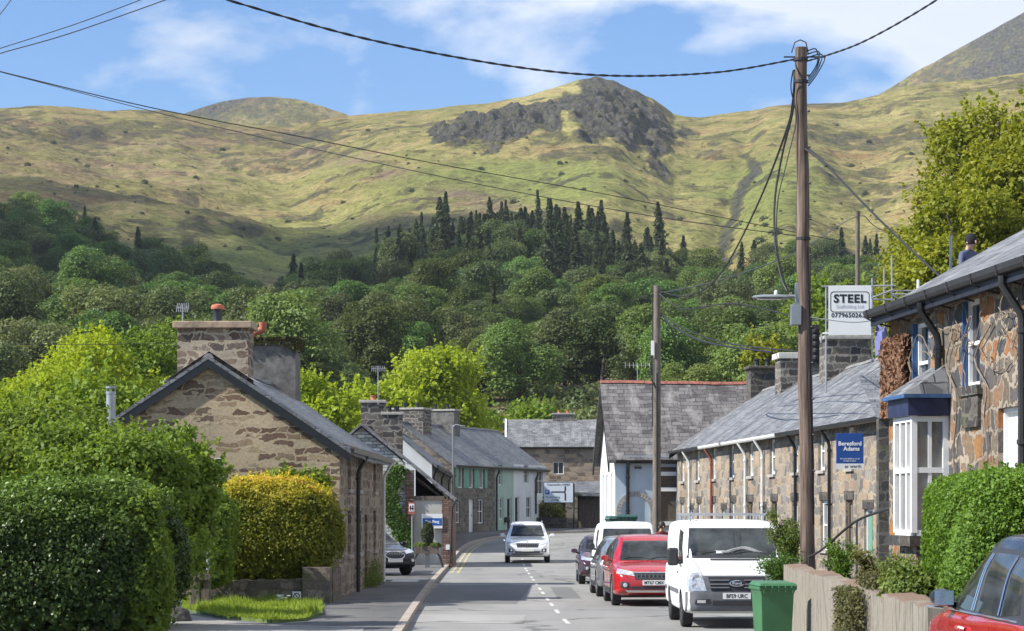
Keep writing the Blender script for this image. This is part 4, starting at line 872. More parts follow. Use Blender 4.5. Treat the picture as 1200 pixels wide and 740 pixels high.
# low wall in front of the bush
w4 = MB(); w4.box(wx(616, 161), wx(664, 161), 161, 161.4, .8, 1.75); tag(w4.build('low_wall', M['stone_dark']), 'low dark stone wall under the olive bush', 'wall')

# --- pale hall with the big slate roof
h4, L4 = whole((4.1, 95.0), (12.2, 95.4), 'village_hall', 'pale rendered hall with large stained slate roof and red ridge', 'hall')
bx0 = s_at(772, (4.1, 95), (12.2, 95.4)); bx1 = s_at(793, (4.1, 95), (12.2, 95.4))
o4 = [(bx0, bx1, 0.3, 3.95)]
lops = [(1.2, 1.9, 1.6, 3.7), (3.0, 3.7, 1.6, 3.7), (5.0, 5.7, 1.6, 3.7)]
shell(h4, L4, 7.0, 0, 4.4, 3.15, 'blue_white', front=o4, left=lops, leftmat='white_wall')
ML = frame_axes((0, 7.0), (0, 0))
for o_ in lops: window(h4, ML, *o_, bars=(0, 1), glass='glass')
gable_roof(h4, L4, 7.0, 4.4, 3.15, over=.2, verge=.3, mat='slate_purple', ridge='ridge_red', thick=.12, seed=9, sag=.05)
bargeboard(h4, -.3, 7.0, 4.4, 3.15, .25, 'black', h=.34, t=.06); gutter(h4, Id, L4, 4.16, .2, 'black')
q = MB(); q.box(bx0+.02, bx1-.02, .08, .12, .3, 3.93); q.build('boarded_window', M['brownboard'], h4)
for za in (3.6, 2.98, 1.62): 
    q = MB(); q.box(bx0, bx1, -.02, .07, za, za+.16); q.build('white_rail', M['white'], h4)
q = MB(); q.box(bx0+.01, bx1-.01, .03, .075, .3, 1.6); q.build('lower_panel', M['render_pale'], h4)
downpipe(h4, Id, s_at(735.5, (4.1, 95), (12.2, 95.4)), .1, 4.25, .2, 'black', .07)
cxa = s_at(745, (4.1, 95), (12.2, 95.4)); q = MB()
for k in range(17):      # ring of arch stones
    a0 = math.pi * k / 17 - .0; a1 = math.pi * (k + 1) / 17 - .03; r0, r1 = .58, .78
    vs = [(cxa + r * math.cos(a), y, 2.2 + r * math.sin(a)) for y in (-.04, .0) for a, r in ((a0, r0), (a0, r1), (a1, r1), (a1, r0))]
    q.add(vs, [(0, 1, 2, 3), (4, 7, 6, 5), (0, 4, 5, 1), (1, 5, 6, 2), (2, 6, 7, 3), (3, 7, 4, 0)])
for sx_ in (-1, 1):
    for k in range(6): q.box(cxa + sx_*.68 - .1, cxa + sx_*.68 + .1, -.04, 0, 2.18 - (k+1)*.34 + .02, 2.18 - k*.34)
q.build('stone_arch', M['concrete'], h4)
q = MB(); q.tube([(cxa-.35, -.1, 3.5), (cxa-.35, -.1, 3.8), (cxa-.3, -.3, 4.0)], .03, 6); q.tube([(cxa-.1, -.4, 3.95), (cxa+.2, -.4, 3.93)], .07, 8); q.build('wall_lamp', M['blackmatt'], h4)

# --- right hand terrace
TD = Vector((2.95, -35.3)).normalized(); TN = Vector((-TD.y, TD.x))
TP1 = (6.25 + TN.x * .3, 94.6 + TN.y * .3); TP2 = (9.24 + TN.x * .3 + TD.x * .5, 58.8 + TN.y * .3 + TD.y * .5)
loc, rot, LT = place(TP1, TP2)
pipes = {810: 'whitepipe', 836: 'redpipe', 876: 'whitepipe', 896: 'whitepipe', 935: 'black', 975: 'black'}
n_c = 5; seg_ = LT / n_c
names = ['farthest of the five terrace cottages, rust red downpipe', 'second terrace cottage from the far end, white downpipes', 'middle cottage of the stone terrace', 'terrace cottage behind the brown telegraph pole', 'nearest terrace cottage, carrying the blue agents board']
for c in range(n_c):
    s0 = c * seg_; a = (TP1[0] + TD.x*s0, TP1[1] + TD.y*s0); r_ = thing('terrace_cottage', names[c], 'cottage', (a[0], a[1], 0), rot, 'cottages in the right hand terrace')
    ops = [(.9, 1.75, 3.35, 4.45), (4.6, 5.45, 3.35, 4.45), (.8, 1.7, 1.1, 2.5), (3.0, 3.95, .12, 2.25), (4.9, 5.8, 1.1, 2.5)]
    shell(r_, seg_, 7, 0, 4.72, 2.3, 'stone_terrace', front=ops)
    wmat = ['white', 'white', 'brownboard', 'white', 'brownboard'][c]
    for o_ in (0, 1, 2, 4): window(r_, Id, *ops[o_], mat='white' if (o_ < 2 or c < 2) else wmat, bars=(1, 1), sill='concrete', lintel='stone_dark', glass='glass_curtain' if o_ in (0, 2) else 'glass', dep=.13, fw=.09)
    door(r_, Id, *ops[3], mat=['blue', 'green_paint', 'black', 'navy', 'green_paint'][c], frame='white', lintel='stone_dark')
    gable_roof(r_, seg_, 7, 4.72, 2.3, over=.3, verge=.25 if c == 0 else 0, verge1=.15 if c == n_c-1 else 0, mat='slate_right', seed=1, thick=.08)
    gutter(r_, Id, seg_, 4.5, .3, ['black', 'whitepipe', 'whitepipe', 'black', 'black'][c])
    for pxp, pmn in pipes.items():
        s_ = s_at(pxp, TP1, TP2)
        if s0 <= s_ < s0 + seg_: downpipe(r_, Id, s_ - s0, .1, 4.6, .3, pmn, .05)
    if c == 0: bargeboard(r_, -.25, 7, 4.72, 2.3, .3, 'black', h=.16)
    # stack on the party wall
    for (pxc, w_, d_, zt_, mt, capm, cc) in ((893, 1.0, 1.1, 7.85, 'stone_dark', 'stone_dark', 0), (935, 1.1, 1.5, 7.8, 'stone_chimney', 'concrete_pale', 1), (990, 1.1, 1.5, 7.95, 'stone_chimney', 'concrete', 2)):
        if cc == c:
            u_ = (pxc - 600) / F; rp1 = Vector(TP1) + TN * 3.5; ss = (u_ * rp1.y - rp1.x) / (TD.x - u_ * TD.y)
            chimney(r_, ss - s0, 3.5, w_, d_, 5.9, zt_, mt, cap=capm, capov=.1, caph=.22 if cc == 1 else .12, pots=2 if cc == 0 else 0, poth=.3, potmat='black', axis='y')
# --- near right house of orange and dark stones
HP1 = (5.67, 35.93); hd = Vector((.69, -7.6)).normalized(); HP2 = (HP1[0] + hd.x * 17.5, HP1[1] + hd.y * 17.5)
h5, L5 = whole(HP1, HP2, 'stone_house', 'near house of orange and dark stones with bay window and dark eaves', 'house')
h5['label'] = 'near stone house with orange and dark blocks, white bay window and dark gutter'
o5 = [(1.35, 2.25, 3.75, 4.9), (3.95, 4.8, 3.85, 5.0), (7.0, 7.9, 3.85, 5.0), (5.6, 6.55, .95, 3.5), (8.5, 9.6, 1.9, 3.4)]
shell(h5, L5, 7, .2, 5.3, 1.95, 'stone_right', front=o5)
for o_ in (0, 1, 2, 4): window(h5, Id, *o5[o_], mat='white', bars=(0, 1), sill='stone_dark', glass='glass', dep=.13)
for o_ in (0, 1, 2): 
    q = MB(); a, b, za, zb = o5[o_]; q.box(a+.001, a+.03, .0, .07, za, zb); q.box(b-.03, b-.001, .0, .07, za, zb); q.build('blue_reveal', M['blue'], h5)
door(h5, Id, *o5[3], mat='white', frame='white')
gable_roof(h5, L5, 7, 5.3, 1.95, over=.27, verge=.02, mat='slate_right', seed=2, thick=.08)
q = MB(); q.box(-.01, L5, -.25, -.0, 5.03, 5.09); q.box(-.01, L5, -.28, -.25, 4.97, 5.15); q.build('eaves_board', M['eaves'], h5)
gutter(h5, Matrix.Translation((-.03, 0, 0)), L5 + .03, 5.14, .31, 'blackmatt')
downpipe(h5, Id, 3.05, 3.7, 5.12, .31, 'black', .05); downpipe(h5, Id, 6.85, .9, 5.12, .31, 'blackmatt', .05)
# iron gutter brackets
for k in range(14): 
    q = MB(); x = .2 + k * 1.1; q.tube([(x, -.02, 4.95), (x, -.18, 4.99), (x, -.38, 5.07), (x, -.4, 5.2)], .014, 6); q.build('gutter_bracket', M['blackmatt'], h5)
# plaque
q = MB(); q.box(4.1, 4.85, -.05, 0, 3.3, 3.72); q.box(4.02, 4.93, -.08, 0, 3.72, 3.79); q.build('slate_plaque', M['stone_dark'], h5)
# bay window
ba, bb, bd = 2.3, 3.3, .52
q = MB(); q.box(ba+.05, bb-.05, -bd+.08, -.0, .8, 1.72); q.build('bay_base', M['stone_right'], h5)
q = MB(); q.box(ba-.1, bb+.1, -bd-.05, 0, 1.72, 1.86); q.build('bay_sill', M['stone_dark'], h5)
bay = MB(); t = .08
for (x, y) in ((ba, -bd), (bb - t, -bd), (ba, -t), (bb - t, -t)): bay.box(x, x + t, y, y + t, 1.9, 3.5)
for z in (1.862, 2.72, 3.42):
    bay.box(ba + t, bb - t, -bd + .005, -bd + t - .01, z, z + .075)
    for x in (ba + .005, bb - t + .005): bay.box(x, x + t - .01, -bd + t, -t, z, z + .075)
for k in (1, 2): x = ba + (bb - ba) * k / 3; bay.box(x - .03, x + .03, -bd + .008, -bd + .06, 1.94, 3.42)
bay.box(bb - t + .012, bb - .012, -bd/2 - .025, -bd/2 + .025, 1.94, 3.42)
bo = bay.build('bay_window', M['white'], h5)
q = MB(); q.quad((ba+t, -bd+.04, 1.9), (bb-t, -bd+.04, 1.9), (bb-t, -bd+.04, 3.45), (ba+t, -bd+.04, 3.45))
for x in (ba+.04, bb-.04): q.quad((x, -bd+t, 1.9), (x, -.02, 1.9), (x, -.02, 3.45), (x, -bd+t, 3.45))
q.build('pane', M['glass_curtain'], bo)
q = MB(); q.box(ba-.06, bb+.06, -bd-.06, 0, 3.5, 3.74); q.build('bay_fascia', M['navy'], h5)
q = MB(); q.box(ba-.14, bb+.14, -bd-.14, 0, 3.74, 3.79); q.build('bay_cornice', M['blue'], h5)
q = MB(); e = .12; zz0, zz1 = 3.792, 4.2
q.add([(ba-e, -bd-e, zz0), (bb+e, -bd-e, zz0), (bb-.1, -.02, zz1), (ba+.1, -.02, zz1), (ba-e, 0, zz0), (bb+e, 0, zz0)], [(0, 1, 2, 3), (0, 3, 4), (1, 5, 2), (0, 4, 5, 1)]); q.build('bay_roof', M['slate_right'], h5)
# dark wall and roof added to stand for shade at the terrace end
lk = thing('gap_shade_wall', 'added dark extension in the gap beyond the near house', 'screen', (0, 0, 0))
q = MB(); q.box(wx(1030, 57), 14, 57, 57.4, 0, 4.4); q.build('wall', M['stone_dark'], lk)
q = MB(); q.add([(wx(1028, 56.8), 56.8, 4.4), (14.2, 56.8, 4.4), (14.2, 60, 5.6), (wx(1028, 56.8), 60, 5.6)], [(0, 1, 2, 3)]); q.build('roof', M['slate'], lk)

# --- raised garden and retaining wall, right
GW = [(4.66, 41.0), (4.5, 36.5), (4.32, 31.5), (4.12, 26.0), (4.02, 23.3)]
struct_pts = GW + [(7.5, 22.9), (13, 23), (13, 44), (5.2, 44.2)]
mb = MB(); mb.v = [(p[0]+.2 if i < 5 else p[0], p[1], .98) for i, p in enumerate(struct_pts)]; mb.f = [tuple(range(len(struct_pts)))]; mb.m = [0]; struct(mb.build('raised_garden', M['soil']), 'raised front garden earth behind the retaining wall', 'garden')
def ret_mat():
    m, nt, b = newmat('streaked_render_wall'); l = nt.links.new; tcn = N(nt, 'ShaderNodeTexCoord')
    mp_ = N(nt, 'ShaderNodeMapping'); mp_.inputs['Scale'].default_value = (1, 1, .09); l(tcn.outputs['Object'], mp_.inputs[0])
    a = N(nt, 'ShaderNodeTexNoise', i_Scale=9.0, i_Detail=10.0, i_Roughness=.8, i_Distortion=.6); l(mp_.outputs[0], a.inputs['Vector'])
    r1 = ramp(nt, [(.38, (.06, .055, .045)), (.45, (.16, .14, .11)), (.5, (.31, .275, .215)), (.55, (.18, .155, .12)), (.62, (.36, .33, .27))]); l(a.outputs['Fac'], r1.inputs[0])
    sp = N(nt, 'ShaderNodeSeparateXYZ'); l(tcn.outputs['Object'], sp.inputs[0]); n2 = N(nt, 'ShaderNodeTexNoise', i_Scale=1.5, i_Detail=4.0); l(tcn.outputs['Object'], n2.inputs['Vector'])
    ad_ = N(nt, 'ShaderNodeMath', operation='MULTIPLY_ADD', i_1=.16); l(n2.outputs['Fac'], ad_.inputs[0]); l(sp.outputs['Z'], ad_.inputs[2])
    tr = ramp(nt, [(0.0, 0.0), (1.0, 1.0)]); mr = N(nt, 'ShaderNodeMapRange', clamp=True); mr.inputs[1].default_value = 1.335; mr.inputs[2].default_value = 1.36; l(ad_.outputs[0], mr.inputs[0])
    mx = N(nt, 'ShaderNodeMixRGB'); l(mr.outputs[0], mx.inputs[0]); l(r1.outputs[0], mx.inputs[1]); mx.inputs[2].default_value = (.2, .135, .095, 1)
    l(mx.outputs[0], b.inputs['Base Color']); b.inputs['Roughness'].default_value = .95
    bp = N(nt, 'ShaderNodeBump', i_Strength=.6, i_Distance=.03); l(a.outputs['Fac'], bp.inputs['Height']); l(bp.outputs[0], b.inputs['Normal']); return m
M['retwall'] = ret_mat()
mb = MB(); n = 60; path = resample([(p[0], p[1]) for p in GW], n); ix, iy = offset(path, -0.0); jx, jy = offset(path, -.26)
for i in range(n - 1):
    za = 1.27 + .02 * math.sin(i * .4) + .008 * math.sin(i * 1.7); zb = 1.27 + .02 * math.sin((i+1) * .4) + .008 * math.sin((i+1) * 1.7)
    w0 = .008 * math.sin(i*.5); w1 = .008 * math.sin((i+1)*.5)
    a = (ix[i]+w0, iy[i]); b = (ix[i+1]+w1, iy[i+1]); c = (jx[i+1]+.5*0, jy[i+1]); d = (jx[i], jy[i])
    mb.quad((a[0], a[1], 0), (b[0], b[1], 0), (b[0], b[1], zb), (a[0], a[1], za)); mb.quad((a[0], a[1], za), (b[0], b[1], zb), (c[0], c[1], zb+.02), (d[0], d[1], za+.02)); mb.quad((d[0], d[1], za+.02), (c[0], c[1], zb+.02), (c[0], c[1], .5), (d[0], d[1], .5))
# the offset side must lie behind (towards +x)
fix = jx.mean() > ix.mean()
if not fix:
    mb.v = [v for v in mb.v]
for (k, s_) in ((0, 1), (n-1, -1)): mb.quad((ix[k], iy[k], 0), (jx[k], jy[k], 0), (jx[k], jy[k], 1.3), (ix[k], iy[k], 1.28))
mb.box(4.0, 7.4, 23.0, 23.3, 0, 1.28)
tag(mb.build('retaining_wall', M['retwall']), 'streaked rendered retaining wall along the right pavement', 'wall')
ax = thing('garden_steps', 'dark slate slab steps behind the retaining wall', 'steps', (0, 0, 0))
for k in range(3): q = MB(); q.box(4.95 + k*.3, 6.3, 40.2, 41.4, .1 if k == 0 else .35 + k*.3 - .3, .35 + k*.32); q.build('tread', M['stone_dark'], ax)
# low brick-edged rockery wall in front of the bay
q = MB(); q.box(5.0, 5.9, 31.2, 31.5, .9, 1.45); tag(q.build('rockery_wall', M['stone_garden']), 'mossy low stone wall in front of the bay window', 'wall')
# handrail
q = MB(); pts = [P(948, 653, 41.2), P(965, 643, 40.6), P(1000, 613, 38.8), P(1030, 600, 37.4), P(1044, 596, 36.6)]
q.tube(catmull(pts, 5), .022, 8); q.tube([P(1004, 611, 38.6), P(1004, 611, 38.6) - Vector((0, 0, 1.0))], .018, 6); q.tube([pts[0], pts[0] - Vector((0, 0, .6))], .018, 6)
tag(q.build('handrail', M['blackmatt'], smooth=True), 'thin dark iron handrail rising to the near house', 'handrail')
# --- left garden wall below the golden hedge
gw = MB(); n = 40; xs_ = np.linspace(-9.5, -4.15, n)
for i in range(n-1):
    h0 = .55 + .02*math.sin(i*2.1) + .12*(i/n); h1 = .55 + .02*math.sin((i+1)*2.1) + .12*((i+1)/n); y0 = 54.3; 
    gw.quad((xs_[i], y0, 0), (xs_[i+1], y0, 0), (xs_[i+1], y0, h1), (xs_[i], y0, h0)); gw.quad((xs_[i], y0, h0), (xs_[i+1], y0, h1), (xs_[i+1], y0+.45, h1), (xs_[i], y0+.45, h0))
gw.box(-4.75, -4.13, 54.15, 54.8, 0, .92); gw.box(-4.45, -4.1, 54.8, 57.4, 0, .85)
tag(gw.build('hedge_wall', M['stone_garden']), 'low mossy stone wall under the golden hedge', 'wall')
# ------------------------------------------------------------------ vehicles
def paint(name, col, metal=0.0, rough=0.28):
    m, nt, b = newmat(name); b.inputs['Base Color'].default_value = c4(col); b.inputs['Metallic'].default_value = metal; b.inputs['Roughness'].default_value = rough
    b.inputs['Coat Weight'].default_value = 1.0; b.inputs['Coat Roughness'].default_value = 0.03; 
    tcn = N(nt, 'ShaderNodeTexCoord'); no = N(nt, 'ShaderNodeTexNoise', i_Scale=2.5, i_Detail=6.0); nt.links.new(tcn.outputs['Object'], no.inputs['Vector'])
    r_ = ramp(nt, [(.35, rough * .8), (.7, rough * 1.6)]); nt.links.new(no.outputs['Fac'], r_.inputs[0]); nt.links.new(r_.outputs[0], b.inputs['Roughness'])
    r2 = ramp(nt, [(.35, [x * .93 for x in col]), (.65, col)]); nt.links.new(no.outputs['Fac'], r2.inputs[0]); nt.links.new(r2.outputs[0], b.inputs['Base Color'])
    return m
M['p_white'] = paint('car_paint_white', (.76, .77, .77)); M['p_red'] = paint('car_paint_red', (.42, .012, .015), 0.0, .22)
M['p_vanwhite'] = paint('van_paint_white', (.72, .73, .71), 0, .6); M['p_vanwhite'].node_tree.nodes['Principled BSDF'].inputs['Coat Weight'].default_value = .15; M['p_silver'] = paint('car_paint_silver', (.26, .28, .3), .5, .3)
M['p_plum'] = paint('car_paint_plum', (.06, .02, .035), .3, .25); M['p_black'] = paint('car_paint_black', (.012, .014, .02), .1, .2)
M['p_black'].node_tree.nodes['Principled BSDF'].inputs['Coat Weight'].default_value = .4; M['p_black'].node_tree.nodes['Principled BSDF'].inputs['Specular IOR Level'].default_value = .3
M['trim'] = pm('grey_bumper_plastic', (.13, .135, .145), .55, var=.15); M['darktrim'] = pm('dark_car_plastic', (.03, .03, .032), .5)
M['carglass'] = pm('car_glass', (.03, .035, .036), .04, var=.9, scale=2.2, spec=.45); M['chrome'] = pm('chrome', (.75, .75, .76), .15, 1.0, var=.03)
M['lampglass'] = pm('headlamp_glass', (.55, .57, .6), .08, .35, var=.35, scale=14, coat=1.0); M['redlamp'] = pm('tail_lamp', (.4, .01, .012), .12, coat=1.0); M['lampwhite'] = pm('lamp_reflector', (.85, .85, .88), .12, .6, var=.1)
M['alloy'] = pm('wheel_alloy', (.36, .37, .39), .35, .8, var=.1); M['steel_dark'] = pm('dark_steel_wheel', (.08, .08, .085), .5, .4)
M['plate'] = pm('white_number_plate', (.78, .78, .74), .4, var=.03); M['plate_y'] = pm('yellow_number_plate', (.75, .55, .06), .4, var=.03); M['ink'] = pm('black_lettering', (.01, .01, .012), .5); M['inkwhite'] = pm('white_lettering', (.82, .83, .85), .5, var=.02)
M['paper'] = pm('paper', (.75, .75, .72), .8, var=.05); M['cloth_dash'] = pm('grey_dashboard', (.22, .22, .22), .8, var=.3)
def text_mesh(txt, size, mat, name, parent, Mx, extrude=0.004, align='CENTER', bold=0.0, sx=1.0, spacing=1.0):
    """letters as a flat mesh; Mx maps local x right, y up, z towards the reader"""
    cu = bpy.data.curves.new(name, 'FONT'); cu.body = txt; cu.size = size; cu.align_x = align; cu.align_y = 'CENTER'; cu.extrude = extrude; cu.offset = bold; cu.space_character = spacing; cu.resolution_u = 3
    t = bpy.data.objects.new(name, cu); COL.objects.link(t); dg = bpy.context.evaluated_depsgraph_get(); dg.update()
    me = bpy.data.meshes.new_from_object(t.evaluated_get(dg)); bpy.data.objects.remove(t); me.name = name
    me.transform(Mx @ Matrix.Diagonal((sx, 1, 1, 1))); me.materials.clear(); me.materials.append(M[mat]); o = bpy.data.objects.new(name, me); COL.objects.link(o)
    if parent: o.parent = parent
    return o
def facing(pos, nx, ny):
    """frame for a board at pos whose face looks towards (nx, ny): x right as read, y up, z out"""
    n = Vector((nx, ny, 0)).normalized(); r_ = Vector((-n.y, n.x, 0)); return Matrix(((r_.x, 0, n.x, pos[0]), (r_.y, 0, n.y, pos[1]), (0, 1, 0, pos[2]), (0, 0, 0, 1)))
def cr1(vals, ts, t):
    """Catmull-Rom over uneven stations"""
    i = int(np.clip(np.searchsorted(ts, t) - 1, 0, len(ts) - 2)); t0, t1 = ts[i], ts[i+1]; u = (t - t0) / (t1 - t0)
    p1, p2 = vals[i], vals[i+1]; 
    m1 = (vals[i+1] - vals[i-1]) / (ts[i+1] - ts[i-1]) if i > 0 else (p2 - p1) / (t1 - t0)
    m2 = (vals[i+2] - vals[i]) / (ts[i+2] - ts[i]) if i + 2 < len(ts) else (p2 - p1) / (t1 - t0)
    h = t1 - t0; return (2*u**3 - 3*u**2 + 1)*p1 + (u**3 - 2*u**2 + u)*h*m1 + (-2*u**3 + 3*u**2)*p2 + (u**3 - u**2)*h*m2
SUV = np.array([[-2.25,.45,.76,.84,.70,.72,.58],[-2.19,.36,.90,1.02,.82,.85,.64],[-2.05,.31,.98,1.27,.87,.90,.66],[-1.75,.26,1.0,1.5,.90,.925,.66],[-1.2,.22,1.0,1.60,.91,.93,.655],[-.4,.22,.98,1.64,.915,.93,.655],[.1,.22,.965,1.61,.915,.93,.655],[.45,.22,.96,1.48,.915,.93,.665],[.8,.22,.955,1.24,.915,.93,.69],[1.1,.22,.95,1.03,.915,.925,.73],[1.35,.22,.93,.985,.915,.92,.74],[1.8,.24,.86,.91,.90,.90,.73],[2.06,.27,.77,.82,.86,.84,.66],[2.2,.32,.68,.71,.77,.74,.56],[2.25,.40,.58,.60,.64,.62,.46]])
HATCH = SUV.copy(); HATCH[:, 3] = np.where(SUV[:, 3] > 1.1, SUV[:, 3] - .14, SUV[:, 3] - .05); HATCH[:, 2] -= .06
TRANSIT = np.array([[-2.43,.40,1.1,1.80,.84,.90,.78],[-2.40,.34,1.1,1.93,.95,.975,.85],[-2.2,.30,1.15,1.985,.96,.985,.87],[-1.0,.28,1.18,2.0,.96,.985,.87],[.6,.28,1.18,2.0,.96,.985,.87],[1.0,.28,1.2,1.98,.96,.985,.865],[1.25,.28,1.2,1.9,.96,.985,.86],[1.6,.28,1.2,1.63,.96,.98,.86],[1.9,.28,1.18,1.38,.955,.975,.86],[1.98,.28,1.16,1.32,.955,.975,.86],[2.2,.28,1.06,1.16,.945,.96,.85],[2.36,.30,.92,.99,.91,.91,.82],[2.42,.36,.75,.80,.84,.83,.74],[2.44,.44,.62,.64,.74,.73,.62]])
BERL = np.array([[-2.15,.42,1.05,1.6,.78,.82,.68],[-2.1,.34,1.05,1.78,.86,.89,.72],[-1.9,.26,1.08,1.84,.88,.905,.74],[-.6,.24,1.08,1.87,.885,.905,.74],[.3,.24,1.07,1.86,.885,.905,.74],[.6,.24,1.06,1.78,.885,.905,.74],[1.0,.24,1.05,1.48,.885,.90,.75],[1.35,.24,1.03,1.18,.88,.895,.75],[1.5,.24,1.0,1.08,.88,.885,.75],[1.85,.26,.9,.96,.86,.86,.72],[2.05,.3,.76,.8,.78,.77,.62],[2.12,.4,.62,.64,.66,.65,.5]])
def car_body(T, Ln, W, H, wheels, wr, paintm, lower=None):
    ts = T[:, 0] * (Ln / (T[-1, 0] - T[0, 0])); zs = H / T[:, 3].max(); ws = W / (2 * T[:, 5].max())
    nx = 84; xs = np.unique(np.concatenate([np.linspace(ts[0], ts[-1], nx), ts])); rows = []
    for x in xs:
        zb, zl, zt = [float(cr1(T[:, k], ts, x)) * zs for k in (1, 2, 3)]; a, bl, tp = [float(cr1(T[:, k], ts, x)) * ws for k in (4, 5, 6)]
        zt = max(zt, zl + .015)
        k = min(1, (zt - zl) / .3)     # 0 on bonnet, 1 on cabin
        cp = [(0, zb), (a * .86, zb), (a, zb + .07), (max(a, bl) * 1.0, zb + (zl - zb) * .45), (bl * 1.0, zb + (zl - zb) * .78), (bl * .985, zl - .03), (bl * .955, zl + .012)]
        tpx = tp * k + bl * .86 * (1 - k)
        cp += [((bl * .94 + tpx * 1.08) / 2 * 1.01, (zl + zt) / 2 + .03 * k) if k > .3 else (bl * .93, zl + (zt - zl) * .4), (tpx * 1.04, zt - .085 * k - .01), (tpx * .96, zt - .03 * k), (tpx * .78, zt - .002), (tpx * .4, zt + .012), (0, zt + .018)]
        pts = []
        for i in range(len(cp) - 1):
            p0, p1, p2, p3 = cp[max(i-1, 0)], cp[i], cp[i+1], cp[min(i+2, len(cp)-1)]
            for q in range(3):
                u = q / 3; w_ = [0.5 * ((2*p1[d]) + (p2[d]-p0[d])*u*.8 + (2*p0[d]-5*p1[d]+4*p2[d]-p3[d])*0 + 0) for d in (0, 1)]
                lin = (p1[0] + (p2[0]-p1[0])*u, p1[1] + (p2[1]-p1[1])*u); cr = tuple(0.5*((2*p1[d]) + (p2[d]-p0[d])*u + (2*p0[d]-5*p1[d]+4*p2[d]-p3[d])*u*u + (3*p1[d]-p0[d]-3*p2[d]+p3[d])*u**3) for d in (0, 1))
                pts.append((lin[0]*.35 + cr[0]*.65, lin[1]*.35 + cr[1]*.65))
        pts.append(cp[-1]); rows.append(pts)
    n = len(rows[0]); vs = []; ring = 2 * n - 2
    for x, pts in zip(xs, rows):
        for p in pts: vs.append((x, -p[0], p[1]))
        for p in reversed(pts[1:-1]): vs.append((x, p[0], p[1]))
    fs = []
    for i in range(len(xs) - 1):
        for k in range(ring): k2 = (k+1) % ring; fs.append((i*ring+k, i*ring+k2, (i+1)*ring+k2, (i+1)*ring+k))
    fs += [tuple(range(ring-1, -1, -1)), tuple((len(xs)-1)*ring + k for k in range(ring))]
    me = bpy.data.meshes.new('body'); me.from_pydata(vs, [], fs); me.materials.append(paintm); me.materials.append(M['darktrim'])
    bm = bmesh.new(); bm.from_mesh(me); bmesh.ops.recalc_face_normals(bm, faces=bm.faces); bvh = BVHTree.FromBMesh(bm); bm.to_mesh(me); bm.free()
    # wheel arches cut out
    cb = bmesh.new()
    for xw in wheels:
        for sg in (-1, 1):
            bmesh.ops.create_cone(cb, cap_ends=True, segments=28, radius1=wr + .055, radius2=wr + .055, depth=.5, matrix=Matrix.Translation((xw, sg * (W/2), wr)) @ Matrix.Rotation(R(90), 4, 'X'))
    cm_ = bpy.data.meshes.new('cut'); cb.to_mesh(cm_); cb.free(); cm_.materials.append(M['darktrim']); co = bpy.data.objects.new('cut', cm_); COL.objects.link(co)
    bo = bpy.data.objects.new('body', me); COL.objects.link(bo); bmod = bo.modifiers.new('b', 'BOOLEAN'); bmod.object = co; bmod.solver = 'EXACT'; bmod.operation = 'DIFFERENCE'
    try: bmod.material_mode = 'TRANSFER'
    except Exception: pass
    dg = bpy.context.evaluated_depsgraph_get(); dg.update(); m2 = bpy.data.meshes.new_from_object(bo.evaluated_get(dg)); bpy.data.objects.remove(bo); bpy.data.objects.remove(co)
    m2.name = 'body'; m2.polygons.foreach_set('use_smooth', [True] * len(m2.polygons))
    try: m2.set_sharp_from_angle(angle=R(42))
    except Exception: pass
    return m2, bvh, ts, zs, ws
